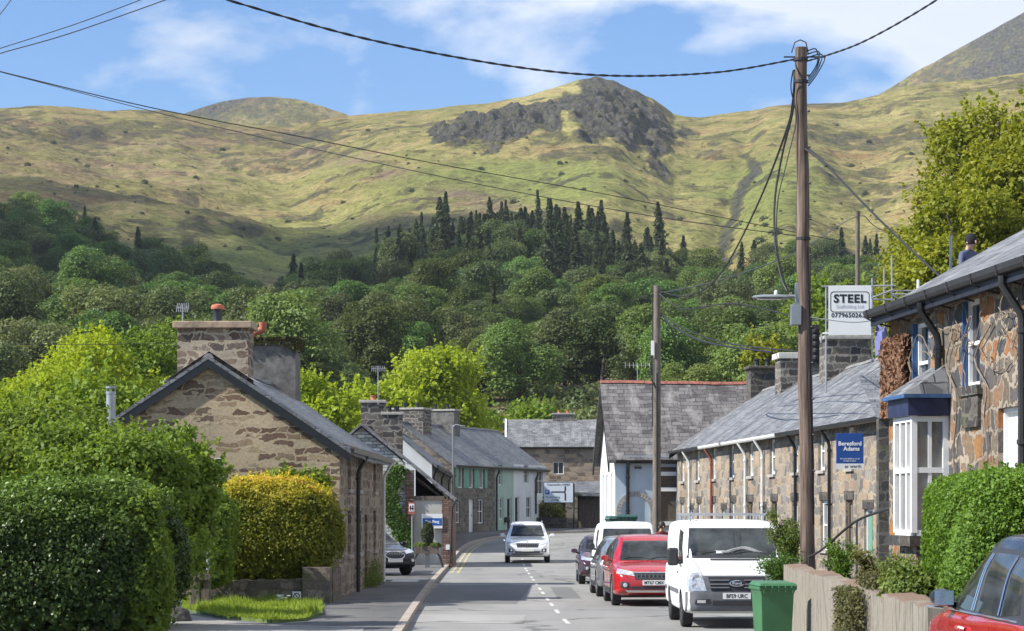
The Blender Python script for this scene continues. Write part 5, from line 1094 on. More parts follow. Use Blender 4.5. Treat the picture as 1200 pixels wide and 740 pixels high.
class Car:
    def __init__(s, name, label, cat, T, Ln, W, H, paintk, wheels, wr, pos, yaw, group=None, rim='alloy'):
        """local +x is the nose; pos is the ground point under the middle"""
        s.L, s.W, s.H = Ln, W, H; s.root = thing(name, label, cat, (pos[0], pos[1], pos[2]), yaw, group)
        me, s.bvh, s.ts, s.zs, s.ws = car_body(T, Ln, W, H, wheels, wr, M[paintk]); s.body = bpy.data.objects.new('body', me); COL.objects.link(s.body); s.body.parent = s.root
        for xw in wheels:
            for sg in (-1, 1): s.wheel(xw, sg * (W/2 - .115), wr, sg, rim)
        s.xf = Ln/2
    def wheel(s, x, y, r, sg, rim):
        t = MB(); w = .105
        t.lathe([(r*.62, -w*.9), (r*.9, -w), (r*.985, -w*.8), (r, -w*.4), (r, w*.4), (r*.985, w*.8), (r*.9, w), (r*.62, w*.9)], c=(x, y, r), axis='Y', seg=32)
        to = t.build('wheel', M['rubber'], s.root, smooth=True)
        q = MB(); q.lathe([(r*.66, sg*.0), (r*.66, sg*w*.86), (r*.62, sg*w*.95), (r*.6, sg*w*.8), (r*.58, sg*w*.2)], c=(x, y, r), axis='Y', seg=28)
        for k in range(5):
            a = k * 2*math.pi/5; 
            for da in (-.16, .16):
                p0 = Vector((x + math.cos(a+da*.4)*r*.1, y + sg*w*.78, r + math.sin(a+da*.4)*r*.1)); p1 = Vector((x + math.cos(a+da)*r*.61, y + sg*w*.86, r + math.sin(a+da)*r*.61)); q.tube([p0, p1], [r*.07, r*.05], 6)
        q.lathe([(r*.17, sg*w*.5), (r*.16, sg*w*.85), (r*.08, sg*w*.92)], c=(x, y, r), axis='Y', seg=14)
        q.build('rim', M[rim], to, smooth=True)
        d = MB(); d.lathe([(r*.4, sg*w*.1), (r*.4, sg*w*.3), (r*.1, sg*w*.32)], c=(x, y, r), axis='Y', seg=18); d.build('brake_disc', M['steel_dark'], to)
    def panel(s, name, view, quad, mat, n=10, off=.006, parent=None, m=None, pads=None):
        """a sheet laid on the body. quad: corners (a, b) in the view's plane, anticlockwise seen from outside"""
        m = m or n
        ax = {'front': (Vector((10, 0, 0)), Vector((-1, 0, 0)), 1, 2), 'rear': (Vector((-10, 0, 0)), Vector((1, 0, 0)), 1, 2), 'left': (Vector((0, 10, 0)), Vector((0, -1, 0)), 0, 2), 'right': (Vector((0, -10, 0)), Vector((0, 1, 0)), 0, 2), 'top': (Vector((0, 0, 10)), Vector((0, 0, -1)), 0, 1)}[view]
        o0, d, i, j = ax; vs = []; q = [Vector(p) for p in quad]; miss = 0; last = None
        for a in range(n + 1):
            for b in range(m + 1):
                u, v = a / n, b / m; p = (q[0]*(1-u) + q[1]*u)*(1-v) + (q[3]*(1-u) + q[2]*u)*v
                o = o0.copy(); o[i] = p[0]; o[j] = p[1]; hit, nn, _, _ = s.bvh.ray_cast(o, d)
                if hit is None: hit = last[0].copy() if last else o + d * 9; hit[i] = p[0]; hit[j] = p[1]; nn = last[1] if last else -d
                else: last = (hit, nn)
                vs.append(hit + nn * off)
        fs = [(a*(m+1)+b, (a+1)*(m+1)+b, (a+1)*(m+1)+b+1, a*(m+1)+b+1) for a in range(n) for b in range(m)]
        # rim going back into the body
        edge = [a*(m+1) for a in range(n+1)] + [n*(m+1)+b for b in range(1, m+1)] + [a*(m+1)+m for a in range(n-1, -1, -1)] + [b for b in range(m-1, 0, -1)]
        base = len(vs); vs += [vs[e] + d * .03 for e in edge]
        for k in range(len(edge)): k2 = (k+1) % len(edge); fs.append((edge[k], edge[k2], base+k2, base+k))
        mb = MB(); mb.add(vs, fs); return mb.build(name, M[mat], parent or s.root, smooth=True)
    def mirror_pair(s, f):
        for sg in (-1, 1): f(sg)
    def mirrors(s, x, z, mat, w=.2, h=.14, inner=None, outb=.1):
        for sg in (-1, 1):
            q = MB(); y = sg * (s.W/2 + outb); q.v = []
            q.lathe([(.02, -.085), (.75, -.07), (1, -.02), (1, .05), (.85, .07)], c=(0, 0, 0), axis='X', seg=16)
            q.v = [(x + v[0], y + v[1] * w/2, z + v[2] * h/2 + .02*0) for v in q.v]
            if 1: q.tube([(x + .02, sg * (s.W/2 - .1), z - h*.45), (x, y - sg*.04, z - h*.3)], .028, 8)
            o = q.build('wing_mirror', M[mat], s.root, smooth=True)
            g = MB(); g.quad((x - .088, y - w*.4, z - h*.4), (x - .088, y + w*.4, z - h*.4), (x - .088, y + w*.4, z + h*.4), (x - .088, y - w*.4, z + h*.4)); g.build('mirror_glass', M['chrome'], o)
    def plate(s, front, y, z, txt=None, w=.52, h=.115, ymat='plate'):
        x, nn = s.probe(front, y, z); x += (.018 if front else -.018)
        q = MB(); q.box(x - .01, x + .01, y - w/2, y + w/2, z - h/2, z + h/2); o = q.build('number_plate', M[ymat], s.root)
        if txt: text_mesh(txt, .105, 'ink', 'plate_lettering', o, facing((x + (.012 if front else -.012), y, z - .004), 1 if front else -1, 0), .001, sx=.88, bold=.002)
        return o
    def probe(s, front, y, z):
        o = Vector((10 if front else -10, y, z)); hit, nn, _, _ = s.bvh.ray_cast(o, Vector((-1 if front else 1, 0, 0))); return (hit.x if hit else (s.L/2 if front else -s.L/2)), nn
def sx(car, x): return x * (car.ts[-1] - car.ts[0]) / 4.5

def suv_details(c, T='suv', dark='darktrim', windows='carglass', chrome=False, hood=True, zoff=0.0, face=None):
    k = c.L / 4.5; kz = c.zs; W = c.W / 1.86; X = lambda v: v * k; Z = lambda v: (v + zoff) * kz; Y = lambda v: v * W
    hx = T == 'hatch'; dz = -.05 if hx else 0
    # glass
    c.panel('windscreen', 'front', [(Y(-.70), Z(1.045+dz)), (Y(.70), Z(1.045+dz)), (Y(.575), Z(1.50+dz*2)), (Y(-.575), Z(1.50+dz*2))], windows, 14)
    c.panel('rear_window', 'rear', [(Y(.66), Z(1.05+dz)), (Y(-.66), Z(1.05+dz)), (Y(-.56), Z(1.45+dz*2)), (Y(.56), Z(1.45+dz*2))], windows, 12)
    top = 1.485 + dz*2; bel = 1.015 + dz
    for v, fl in (('left', 1), ('right', -1)):
        def sd(nm, a, b, cc, d, mt=windows, off=.006, n=8):
            qd = [a, b, cc, d] if fl < 0 else [b, a, d, cc]; return c.panel(nm, v, [(X(p[0]), Z(p[1])) for p in qd], mt, n, off)
        sd('window_surround', (-1.86, bel-.03), (.95, bel-.03), (.16, top+.045), (-1.5, top+.02), 'chrome' if chrome else dark, .003, 20)
        sd('side_window', (-.02, bel), (.86, bel), (.19, top), (-.1, top)); sd('side_window', (-1.0, bel), (-.08, bel), (-.16, top), (-.98, top-.01)); sd('side_window', (-1.68, bel+.04), (-1.06, bel+.0), (-1.05, top-.02), (-1.42, top-.05))
        sd('door_seam', (-.062, .34), (-.05, .34), (-.05, bel-.04), (-.062, bel-.04), dark, .002, 5); sd('door_seam', (.93, .34), (.942, .34), (.942, bel-.06), (.93, bel-.06), dark, .002, 5); sd('door_seam', (-1.072, .5), (-1.06, .5), (-1.06, bel-.04), (-1.072, bel-.04), dark, .002, 5)
        for xh in (.16, -.83): 
            hx_ = X(xh); o = Vector((hx_, 10*fl, Z(.87))); hit, nn, _, _ = c.bvh.ray_cast(o, Vector((0, -fl, 0)))
            if hit: q = MB(); q.tube([hit + Vector((-.09, fl*.005, 0)), hit + Vector((-.06, fl*.04, .01)), hit + Vector((.06, fl*.04, .01)), hit + Vector((.09, fl*.005, 0))], .017, 8); q.build('door_handle', c.body.data.materials[0] if face != 'near' else M['p_red'], c.root, smooth=True)
        sd('sill_trim', (-1.0, .25), (1.0, .25), (1.0, .4), (-1.0, .4), dark, .01, 8)
    return X, Y, Z
def suv_front(c, X, Y, Z, grille='darktrim', lower='darktrim', chromebar=True, trimlow=None, yl=None):
    lam = []
    for sg in (-1, 1):
        f = lambda a: [(Y(p[0])*sg, Z(p[1])) for p in (a if sg > 0 else [a[1], a[0], a[3], a[2]])]
        c.panel('headlight', 'front', f([(.44, .70), (.84, .76), (.82, .87), (.47, .80)]), 'lampglass', 6, .01); lam.append(1)
        h = c.panel('fog_light', 'front', f([(.56, .42), (.76, .44), (.77, .58), (.58, .56)]), 'darktrim', 4, .008)
        x_, _ = c.probe(True, Y(.66)*sg, Z(.5)); q = MB(); q.lathe([(.05, .0), (.05, .03), (.02, .035)], c=(x_ + .0, Y(.66)*sg, Z(.5)), axis='X', seg=10); q.build('lens', M['lampwhite'], h)
    g = c.panel('grille', 'front', [(Y(-.42), Z(.62)), (Y(.42), Z(.62)), (Y(.46), Z(.77)), (Y(-.46), Z(.77))], grille, 8, .008)
    for k in range(9):
        y = Y(-.38 + .76*k/8); x_, _ = c.probe(True, y, Z(.69)); q = MB(); q.box(x_, x_+.02, y-.008, y+.008, Z(.635), Z(.755)); q.build('grille_bar', M['trim'], g)
    if chromebar: c.panel('chrome_strip', 'front', [(Y(-.47), Z(.77)), (Y(.47), Z(.77)), (Y(.48), Z(.79)), (Y(-.48), Z(.79))], 'chrome', 8, .016)
    c.panel('lower_intake', 'front', [(Y(-.5), Z(.40)), (Y(.5), Z(.40)), (Y(.54), Z(.47)), (Y(-.54), Z(.47))], lower, 8, .008)
    if trimlow: c.panel('skid_plate', 'front', [(Y(-.6), Z(.335)), (Y(.6), Z(.335)), (Y(.66), Z(.385)), (Y(-.66), Z(.385))], trimlow, 8, .014)
def suv_rear(c, X, Y, Z):
    for sg in (-1, 1):
        f = lambda a: [(Y(p[0])*sg, Z(p[1])) for p in (a if sg < 0 else [a[1], a[0], a[3], a[2]])]
        c.panel('tail_light', 'rear', f([(.48, .84), (.80, .86), (.78, 1.0), (.5, .95)]), 'redlamp', 6, .014)
    c.panel('rear_bumper', 'rear', [(Y(.7), Z(.46)), (Y(-.7), Z(.46)), (Y(-.74), Z(.62)), (Y(.74), Z(.62))], 'darktrim', 8, .012)
    c.plate(False, 0, Z(.74), ymat='plate_y')
def wipers(c, x0, z0, W_, xt, zt):
    for a, b in ((.62, .02), (.0, -.6)):
        p = []
        for t in np.linspace(0, 1, 6):
            y = a + (b - a) * t; z = z0 + (zt - z0) * (1 - (2*t-1)**2) * .35 + .02; x_, n_ = c.probe(True, y, z); p.append(Vector((x_ + .02, y, z)))
        q = MB(); q.tube(p, .009, 6); q.build('wiper', M['blackmatt'], c.root)
YAWF = R(-90)    # nose towards the viewer
# white people carrier coming towards us
c = Car('white_suv', 'white suv with black grille driving towards us in the left lane', 'car', SUV, 4.7, 1.88, 1.68, 'p_white', (-1.35, 1.42), .35, (wx(618, 99.5), 100.3, gz(100)), YAWF, 'cars in the street')
X, Y, Z = suv_details(c); suv_front(c, X, Y, Z, trimlow='darktrim'); suv_rear(c, X, Y, Z); c.mirrors(X(.78), Z(1.1), 'p_white'); c.plate(True, 0, Z(.52)); wipers(c, 0, Z(1.06), 0, 0, Z(1.2))
for sg in (-1, 1): q = MB(); q.tube([(-1.3, sg*.62, 1.64), (-1.2, sg*.62, 1.72), (.3, sg*.62, 1.71), (.42, sg*.62, 1.62)], .018, 8); q.build('roof_rail', M['chrome'], c.root, smooth=True)
q = MB(); x_, _ = c.probe(True, 0, Z(.83)); q.lathe([(.045, 0), (.045, .02), (.02, .025)], c=(x_, 0, Z(.83)), axis='X', seg=14); q.build('badge', M['chrome'], c.root)
# red car nose towards us, parked
c = Car('red_suv', 'bright red suv parked nose out behind the white van', 'car', SUV, 4.48, 1.86, 1.63, 'p_red', (-1.3, 1.37), .345, (3.2, 57.1, 0.0), YAWF + R(1.5), 'cars in the street')
X, Y, Z = suv_details(c); suv_front(c, X, Y, Z, trimlow='chrome'); suv_rear(c, X, Y, Z); c.mirrors(X(.78), Z(1.1), 'p_red'); c.plate(True, 0, Z(.555), 'MT67 CMX'); wipers(c, 0, Z(1.06), 0, 0, Z(1.2))
x_, _ = c.probe(True, 0, Z(.82)); text_mesh('KIA', .09, 'chrome', 'badge', c.root, facing((x_+.012, 0, Z(.825)), 1, 0), .004, sx=1.2)
for v, s1_ in (('left', 1), ('right', -1)): pass
# silver hatchback, tail towards us
c = Car('silver_hatchback', 'silver grey hatchback parked tail out between red suv and small van', 'car', SUV, 4.3, 1.8, 1.54, 'p_silver', (-1.28, 1.3), .33, (3.02, 62.75, 0), R(90) + R(1.5), 'cars in the street')
X, Y, Z = suv_details(c); suv_front(c, X, Y, Z); suv_rear(c, X, Y, Z); c.mirrors(X(.78), Z(1.1), 'p_silver')
# small white van
c = Car('small_white_van', 'small white high roofed van parked behind the silver hatchback', 'van', BERL, 4.35, 1.8, 1.88, 'p_vanwhite', (-1.35, 1.35), .32, (3.25, 68.4, 0), YAWF, 'cars in the street')
c.panel('windscreen', 'front', [(-.74, 1.2), (.74, 1.2), (.66, 1.7), (-.66, 1.7)], 'carglass', 12)
for v, fl in (('left', 1), ('right', -1)):
    qd = [(.15, 1.12), (1.15, 1.12), (.62, 1.66), (.2, 1.68)]; c.panel('side_window', v, qd if fl < 0 else [qd[1], qd[0], qd[3], qd[2]], 'carglass', 8)
for sg in (-1, 1): f = [(.45*sg, .75), (.8*sg, .8), (.78*sg, .98), (.5*sg, .9)]; c.panel('headlight', 'front', f if sg > 0 else [f[1], f[0], f[3], f[2]], 'lampglass', 5, .01)
c.panel('grille', 'front', [(-.4, .62), (.4, .62), (.42, .74), (-.42, .74)], 'darktrim', 6, .01); c.panel('front_bumper', 'front', [(-.72, .4), (.72, .4), (.74, .56), (-.74, .56)], 'darktrim', 8, .012); c.mirrors(1.0, 1.2, 'darktrim', .18, .22); c.plate(True, 0, .5); wipers(c, 0, 1.22, 0, 0, 1.35)
q = MB(); q.tube([(-.2+.5, 0, 1.86), (.2, 0, 2.12)], .006, 6); q.build('aerial', M['black'], c.root)
# plum hatchback beyond
c = Car('plum_hatchback', 'dark plum hatchback, farthest of the parked row', 'car', HATCH, 4.0, 1.72, 1.46, 'p_plum', (-1.2, 1.25), .3, (2.85, 73.2, 0), YAWF, 'cars in the street')
X, Y, Z = suv_details(c, 'hatch'); suv_front(c, X, Y, Z); suv_rear(c, X, Y, Z); c.mirrors(X(.78), Z(1.02), 'p_plum')
# black car on the left behind the cottage
c = Car('black_hatchback', 'black hatchback with chrome grille nosing out past the stone cottage', 'car', HATCH, 4.1, 1.78, 1.5, 'p_black', (-1.2, 1.28), .32, (-4.8, 79.0, .1), math.atan2(-.86, .5), 'cars in the street')
X, Y, Z = suv_details(c, 'hatch'); suv_front(c, X, Y, Z, trimlow=None); suv_rear(c, X, Y, Z); c.mirrors(X(.78), Z(1.02), 'p_black'); c.plate(True, 0, Z(.5))
q = MB()
for a in range(20):
    t0, t1 = a*2*math.pi/20, (a+1)*2*math.pi/20; pa = []
    for t in (t0, t1): y, z = Y(.36*math.cos(t)), Z(.66 + .13*math.sin(t)); xx, _ = c.probe(True, y, z); pa.append(Vector((xx + .02, y, z)))
    q.tube(pa, .016, 6)
q.build('chrome_grille_surround', M['chrome'], c.root)
# the white van in front
c = Car('white_van', 'white panel van with grey bumper and roof bars parked behind the green bin', 'van', TRANSIT, 4.87, 1.97, 2.02, 'p_vanwhite', (-1.38, 1.56), .335, (4.17, 46.95, 0.0), YAWF + R(.4), 'cars in the street', rim='steel_dark')
c.panel('windscreen', 'front', [(-.87, 1.355), (.87, 1.355), (.80, 1.87), (-.80, 1.87)], 'carglass', 16, .008)
c.panel('windscreen_seal', 'front', [(-.9, 1.31), (.9, 1.31), (.88, 1.352), (-.88, 1.352)], 'darktrim', 12, .012)
q = MB(); xx, _ = c.probe(True, 0, 1.6); q.tube([(c.probe(True, .02, 1.4)[0]+.012, .02, 1.4), (c.probe(True, .02, 1.86)[0]+.012, .02, 1.86)], .012, 6); q.build('screen_divider', M['darktrim'], c.root)
wipers(c, 0, 1.37, 0, 0, 1.5)
q = MB(); xs_ = c.probe(True, -.22, 1.41)[0]; q.add([(xs_+.03, -.02, 1.38), (xs_+.03, -.34, 1.38), (xs_-.0, -.33, 1.45), (xs_-.0, -.02, 1.45)], [(0, 1, 2, 3)]); q.build('paper_notice', M['paper'], c.root)
q = MB(); pts_ = []
for y in np.linspace(.55, -.35, 12): z = 1.42 + .035*math.sin(y*9) + .03; pts_.append(Vector((c.probe(True, y, z)[0] + .004, y, z)))
q.tube(pts_, [.01, .03, .045, .05, .05, .045, .04, .05, .045, .03, .02, .01], 8); q.build('dashboard_clutter', M['cloth_dash'], c.root, smooth=True)
c.panel('bonnet_vent', 'front', [(-.46, 1.268), (.46, 1.268), (.46, 1.295), (-.46, 1.295)], 'darktrim', 8, .01)
for sg in (-1, 1):
    f = lambda a: [(p[0]*sg, p[1]) for p in (a if sg > 0 else [a[1], a[0], a[3], a[2]])]
    h = c.panel('headlight', 'front', f([(.56, .71), (.90, .71), (.925, 1.02), (.66, 1.06)]), 'lampglass', 8, .014)
    for (yy, zz, rr) in ((.74, .93, .085), (.78, .79, .06)):
        x_, _ = c.probe(True, yy*sg, zz); q = MB(); q.lathe([(rr, 0), (rr, .022), (rr*.7, .01), (.01, .008)], c=(x_, yy*sg, zz), axis='X', seg=14); q.build('lens', M['lampwhite'], h)
    c.panel('bonnet_seam', 'front', f([(.66, 1.08), (.672, 1.08), (.80, 1.3), (.79, 1.3)]), 'darktrim', 5, .003)
    fg = c.panel('fog_light', 'front', f([(.48, .47), (.78, .47), (.76, .55), (.5, .56)]), 'darktrim', 5, .03)
    x_, _ = c.probe(True, .7*sg, .51); q = MB(); q.box(x_+.02, x_+.035, .66*sg-.08, .66*sg+.08, .485, .54); q.build('lens', M['lampwhite'], fg)
c.panel('front_bumper', 'front', [(-.93, .34), (.93, .34), (.93, .69), (-.93, .69)], 'trim', 16, .022)
c.panel('grille_surround', 'front', [(-.58, .69), (.58, .69), (.67, .99), (-.67, .99)], 'trim', 12, .010)
gr = c.panel('grille', 'front', [(-.47, .705), (.47, .705), (.53, .965), (-.53, .965)], 'darktrim', 10, .018)
for zg_ in (.77, .83, .905):
    for (ya, yb) in ((-.5, -.14), (.14, .5)):
        pp = [Vector((c.probe(True, y, zg_)[0] + .03, y, zg_)) for y in np.linspace(ya, yb, 5)]; q = MB(); q.tube(pp, .016, 6); q.build('grille_bar', M['trim'], gr)
x_, _ = c.probe(True, 0, .85); q = MB(); q.lathe([(1, 0), (1, .03), (.8, .035)], axis='X', seg=24); q.v = [(x_ + .02 + v[0], v[1]*.14, .85 + v[2]*.058) for v in q.v]; bd_ = q.build('badge', M['chrome'], c.root, smooth=True)
q = MB(); q.lathe([(1, 0), (1, .042), (.1, .042)], axis='X', seg=24); q.v = [(x_ + .02 + v[0], v[1]*.12, .85 + v[2]*.044) for v in q.v]; q.build('badge_centre', M['navy'], bd_)
text_mesh('Ford', .07, 'inkwhite', 'badge_lettering', bd_, facing((x_ + .064, 0, .85), 1, 0), .001, sx=1.3)
c.panel('lower_intake', 'front', [(-.45, .44), (.45, .44), (.45, .53), (-.45, .53)], 'darktrim', 8, .03)
c.plate(True, .0, .615, 'BF59 URC'); 
for v, fl in (('left', 1), ('right', -1)):
    def sd(nm, qd, mt='carglass', off=.007, n=8): qd = qd if fl < 0 else [qd[1], qd[0], qd[3], qd[2]]; return c.panel(nm, v, qd, mt, n, off)
    sd('side_window', [(.72, 1.2), (1.72, 1.14), (1.28, 1.8), (.78, 1.86)]); sd('door_seam', [(.62, .4), (.635, .4), (.635, 1.9), (.62, 1.9)], 'darktrim', .003); sd('door_seam', [(1.84, .75), (1.852, .75), (1.80, 1.2), (1.79, 1.2)], 'darktrim', .003)
    sd('door_seam', [(-.62, .4), (-.605, .4), (-.605, 1.9), (-.62, 1.9)], 'darktrim', .003); sd('side_trim', [(-2.2, .62), (-1.85, .62), (-1.85, .7), (-2.2, .7)], 'trim', .014, 4); sd('side_trim', [(-.95, .62), (1.1, .62), (1.1, .7), (-.95, .7)], 'trim', .014, 8)
    sd('signwriting', [(-1.7, 1.35), (-.8, 1.35), (-.8, 1.75), (-1.7, 1.75)], 'paper_faint' if 'paper_faint' in M else 'p_vanwhite', .002)
    q = MB(); y = fl*(1.97/2 + .13); q.box(1.38, 1.5, y-.1, y+.1, 1.16, 1.5); mo = q.build('wing_mirror', M['darktrim'], c.root, bevel=.04); q = MB(); q.tube([(1.45, fl*.9, 1.22), (1.45, y - fl*.05, 1.24)], .04, 8); q.build('mirror_arm', M['darktrim'], mo)
    q = MB(); y = fl*.985; q.box(.8, .98, y-.005, y+.035, 1.0, 1.05); q.build('door_handle', M['darktrim'], c.root)
    q = MB(); y = fl*.74; q.tube([(-2.2, y, 2.12), (1.0, y, 2.12)], .016, 6)
    for xk in np.linspace(-2.1, .9, 6): q.tube([(xk, y, 1.97), (xk, y, 2.12)], .014, 6)
    q.build('roof_rail', M['galv'], c.root)
for k, xk in enumerate((-2.1, -.6, .9)): q = MB(); q.tube([(xk, -.74, 2.14), (xk, .74, 2.14)], .016, 6); q.build('roof_bar', M['galv'], c.root)
q = MB(); q.tube([(.95, -.74, 2.12), (.95, .74, 2.12)], .014, 6); q.build('roof_bar', M['galv'], c.root)
# red car close by at the right edge
c = Car('red_car', 'red suv with black roof and bright window trim in the near right corner', 'car', SUV, 4.45, 1.87, 1.66, 'p_red', (-1.3, 1.36), .35, (4.6, 19.3, gz(19) + .05), R(90) + R(1.0), 'cars in the street')
X, Y, Z = suv_details(c, face='near'); suv_front(c, X, Y, Z); suv_rear(c, X, Y, Z)
bm_ = c.body.data; bm_.materials.append(M['p_black'])
for f_ in bm_.polygons:
    if f_.center.z > Z(1.03) and f_.material_index == 0 and f_.center.x > X(-1.9): f_.material_index = len(bm_.materials) - 1
for fl in (-1, 1):      # bright trim lines round the side glass
    for pp_ in ([(-1.7, 1.0), (-.8, 1.0), (.2, 1.0), (.9, 1.0)], [(-.03, 1.02), (-.08, 1.25), (-.13, 1.47)], [(-.10, 1.02), (-.15, 1.25), (-.19, 1.47)], [(-1.03, 1.02), (-1.03, 1.25), (-1.0, 1.45)]):
        q = MB(); pts_ = []
        for (xx, zz) in [(pp_[0][0]*(1-t)+pp_[-1][0]*t, pp_[0][1]*(1-t)+pp_[-1][1]*t) for t in np.linspace(0, 1, 9)]:
            hit, nn, _, _ = c.bvh.ray_cast(Vector((X(xx), 10*fl, Z(zz))), Vector((0, -fl, 0)))
            if hit: pts_.append(hit + nn*.012)
        if len(pts_) > 1: q.tube(pts_, .009, 6); q.build('window_trim', M['chrome'], c.root, smooth=True)
c.mirrors(X(.74), Z(1.1), 'p_black', .2, .15, outb=.05)
for o_ in c.root.children:
    if o_.name.startswith('wing_mirror'):
        q = MB(); 
        ys = [v.co.y for v in o_.data.vertices]; ym = (max(ys)+min(ys))/2; sg = 1 if ym > 0 else -1
        q.tube([(X(.74)-.06, sg*(c.W/2+.05), Z(1.1)-.085), (X(.74)-.03, sg*(c.W/2+.2), Z(1.1)-.07)], .012, 6); q.build('mirror_trim', M['chrome'], o_)
# ------------------------------------------------------------------ foliage
def leaf_object(name, cen, nor, size, mat, parent=None, vals=None, shape='leaf', r=None, asp=0.55, loc=None):
    """one mesh of many small leaves at points cen facing nor"""
    r = r or rng; n = len(cen); cen = np.asarray(cen, float); nor = np.asarray(nor, float); nor = nor / (np.linalg.norm(nor, axis=1, keepdims=True) + 1e-9)
    a = np.cross(nor, r.normal(size=(n, 3))); a /= (np.linalg.norm(a, axis=1, keepdims=True) + 1e-9); b = np.cross(nor, a)
    s = (np.full(n, size) if np.isscalar(size) else size)[:, None] * r.uniform(.65, 1.3, (n, 1))
    P0 = cen - a*s; P1 = cen - b*s*asp + nor*s*.12; P2 = cen + a*s - nor*s*.15; P3 = cen + b*s*asp + nor*s*.12
    co = np.stack([P0, P1, P2, P3], 1).reshape(-1, 3).astype(np.float32)
    me = bpy.data.meshes.new(name); me.vertices.add(4*n); me.vertices.foreach_set('co', co.ravel()); me.loops.add(4*n); me.loops.foreach_set('vertex_index', np.arange(4*n, dtype=np.int32))
    me.polygons.add(n); me.polygons.foreach_set('loop_start', np.arange(0, 4*n, 4, dtype=np.int32)); me.polygons.foreach_set('loop_total', np.full(n, 4, np.int32)); me.update(calc_edges=True)
    at = me.attributes.new('v', 'FLOAT', 'FACE'); at.data.foreach_set('value', (vals if vals is not None else r.uniform(0, 1, n)).astype(np.float32))
    me.materials.append(mat if not isinstance(mat, str) else M[mat]); o = bpy.data.objects.new(name, me); COL.objects.link(o)
    if parent is not None: o.parent = parent
    if loc is not None: o.location = loc
    return o
def shell_points(blobs, n, r, inner=.25, up=.35, rough=.22, gap=.0):
    """points in the outer layers of overlapping uneven blobs (cx,cy,cz,rx,ry,rz); returns points and outward normals"""
    B = np.array(blobs, float); w = (B[:, 3]*B[:, 4] + B[:, 4]*B[:, 5] + B[:, 3]*B[:, 5]); k = r.choice(len(B), n, p=w/w.sum()); d = r.normal(size=(n, 3)); d /= np.linalg.norm(d, axis=1, keepdims=True)
    d[:, 2] = np.where((d[:, 2] < -.3) & (r.uniform(size=n) < .6), -d[:, 2], d[:, 2])
    th = np.arctan2(d[:, 1], d[:, 0]); ph = d[:, 2]
    bump = 1 + rough * (fbm(th*1.6 + k*13.1, ph*3.2 + k*7.7, 5, 3)) + rough*.5 * fbm(th*6 + k*3.1, ph*9, 15, 2)
    rad = bump * (1 - inner * r.uniform(0, 1, n)**1.6 )
    p = B[k, :3] + d * B[k, 3:6] * rad[:, None]
    nn = d / B[k, 3:6]; nn /= np.linalg.norm(nn, axis=1, keepdims=True); nn = nn*.7 + r.normal(size=(n, 3))*.55; nn[:, 2] += up
    return p, nn, k
def sprigs(p, nn, r, frac=.16, reach=.22, bunch=14):
    """pull some leaves together into shoots that stand out of the outline"""
    n = len(p); m = int(n*frac/bunch); src = r.integers(0, n, m); q = []; qn = []
    d = nn[src] / np.linalg.norm(nn[src], axis=1, keepdims=True); d[:, 2] += .5; d /= np.linalg.norm(d, axis=1, keepdims=True); ln = reach * r.uniform(.3, 1.3, m)
    for k in range(bunch):
        t = (k + r.uniform(0, 1, m)) / bunch; q.append(p[src] + d * (ln * t)[:, None] + r.normal(size=(m, 3)) * reach * .09 * (1.3 - t)[:, None]); qn.append(r.normal(size=(m, 3)) + [0, 0, .5])
    return np.concatenate([p, *q]), np.concatenate([nn, *qn]), np.concatenate([r.uniform(0, 1, n), r.uniform(.5, 1, m*bunch)])
def tree_blobs(r, H, W, n, base=.35, top=1.0, leaf_r=.28, cone=0.0):
    out = []
    for i in range(n):
        z = base + (top - base - .1) * ((i + r.uniform()) / n); f = math.sin(math.pi * min(1, max(.04, (z - base + .12) / (top - base + .16)))) ** .6 * (1 - cone * (z - base)); a = r.uniform(0, 6.283) ; q = math.sqrt(r.uniform(.15, 1)) * W * .5 * f * .8
        s = W * leaf_r * r.uniform(.7, 1.15) * (.6 + .5*f)
        out.append((math.cos(a)*q, math.sin(a)*q, z*H, s, s, s*.72))
    return out
def trunk_obj(name, r, H, rad, blobs, mat, parent, nl=9, lean=0):
    mb = MB(); h0 = H*.62; pts = [Vector((0, 0, -.6)), Vector((r.normal()*.1, r.normal()*.1, h0*.3)), Vector((r.normal()*.3+lean, r.normal()*.25, h0*.7)), Vector((r.normal()*.4+lean, r.normal()*.3, h0)), Vector((r.normal()*.5+lean, r.normal()*.4, H*.86))]
    P_ = catmull(pts, 4); mb.tube(P_, [rad * (1.25 - 1.1 * i/(len(P_)-1)) for i in range(len(P_))], 8)
    for k in range(min(nl, len(blobs))):
        b = blobs[(k * 7) % len(blobs)]; e = Vector(b[:3]); z0 = min(e.z*.65, h0*.9) ; i = int(np.clip(z0/(H*.86)*(len(P_)-1), 1, len(P_)-2)); s = P_[i]; mid_ = (s+e)/2 + Vector((0, 0, .12*H*.3))
        mb.tube(catmull([s, mid_, e], 3), [rad*.42, rad*.38, rad*.33, rad*.26, rad*.2, rad*.14, rad*.08][:7], 6)
    return mb.build(name, mat if not isinstance(mat, str) else M[mat], parent, smooth=True)
M['leaf_wood'] = leaf_mat('woodland_leaves', (.062, .115, .03), (.165, .235, .06), .35, nscale=.12, objvar=.4)
M['leaf_wood2'] = leaf_mat('woodland_leaves_grey', (.075, .11, .04), (.17, .2, .075), .3, nscale=.12, objvar=.3)
M['leaf_conifer'] = leaf_mat('conifer_needles', (.04, .06, .03), (.1, .125, .055), .25, nscale=.3, objvar=.25)
M['leaf_lime'] = leaf_mat('lime_leaves', (.17, .25, .015), (.42, .5, .04), .45, nscale=.5)
M['leaf_lime2'] = leaf_mat('mid_green_leaves', (.08, .15, .015), (.24, .33, .045), .4, nscale=.4)
M['leaf_oak'] = leaf_mat('oak_spring_leaves', (.11, .14, .014), (.34, .36, .035), .42, nscale=.35)
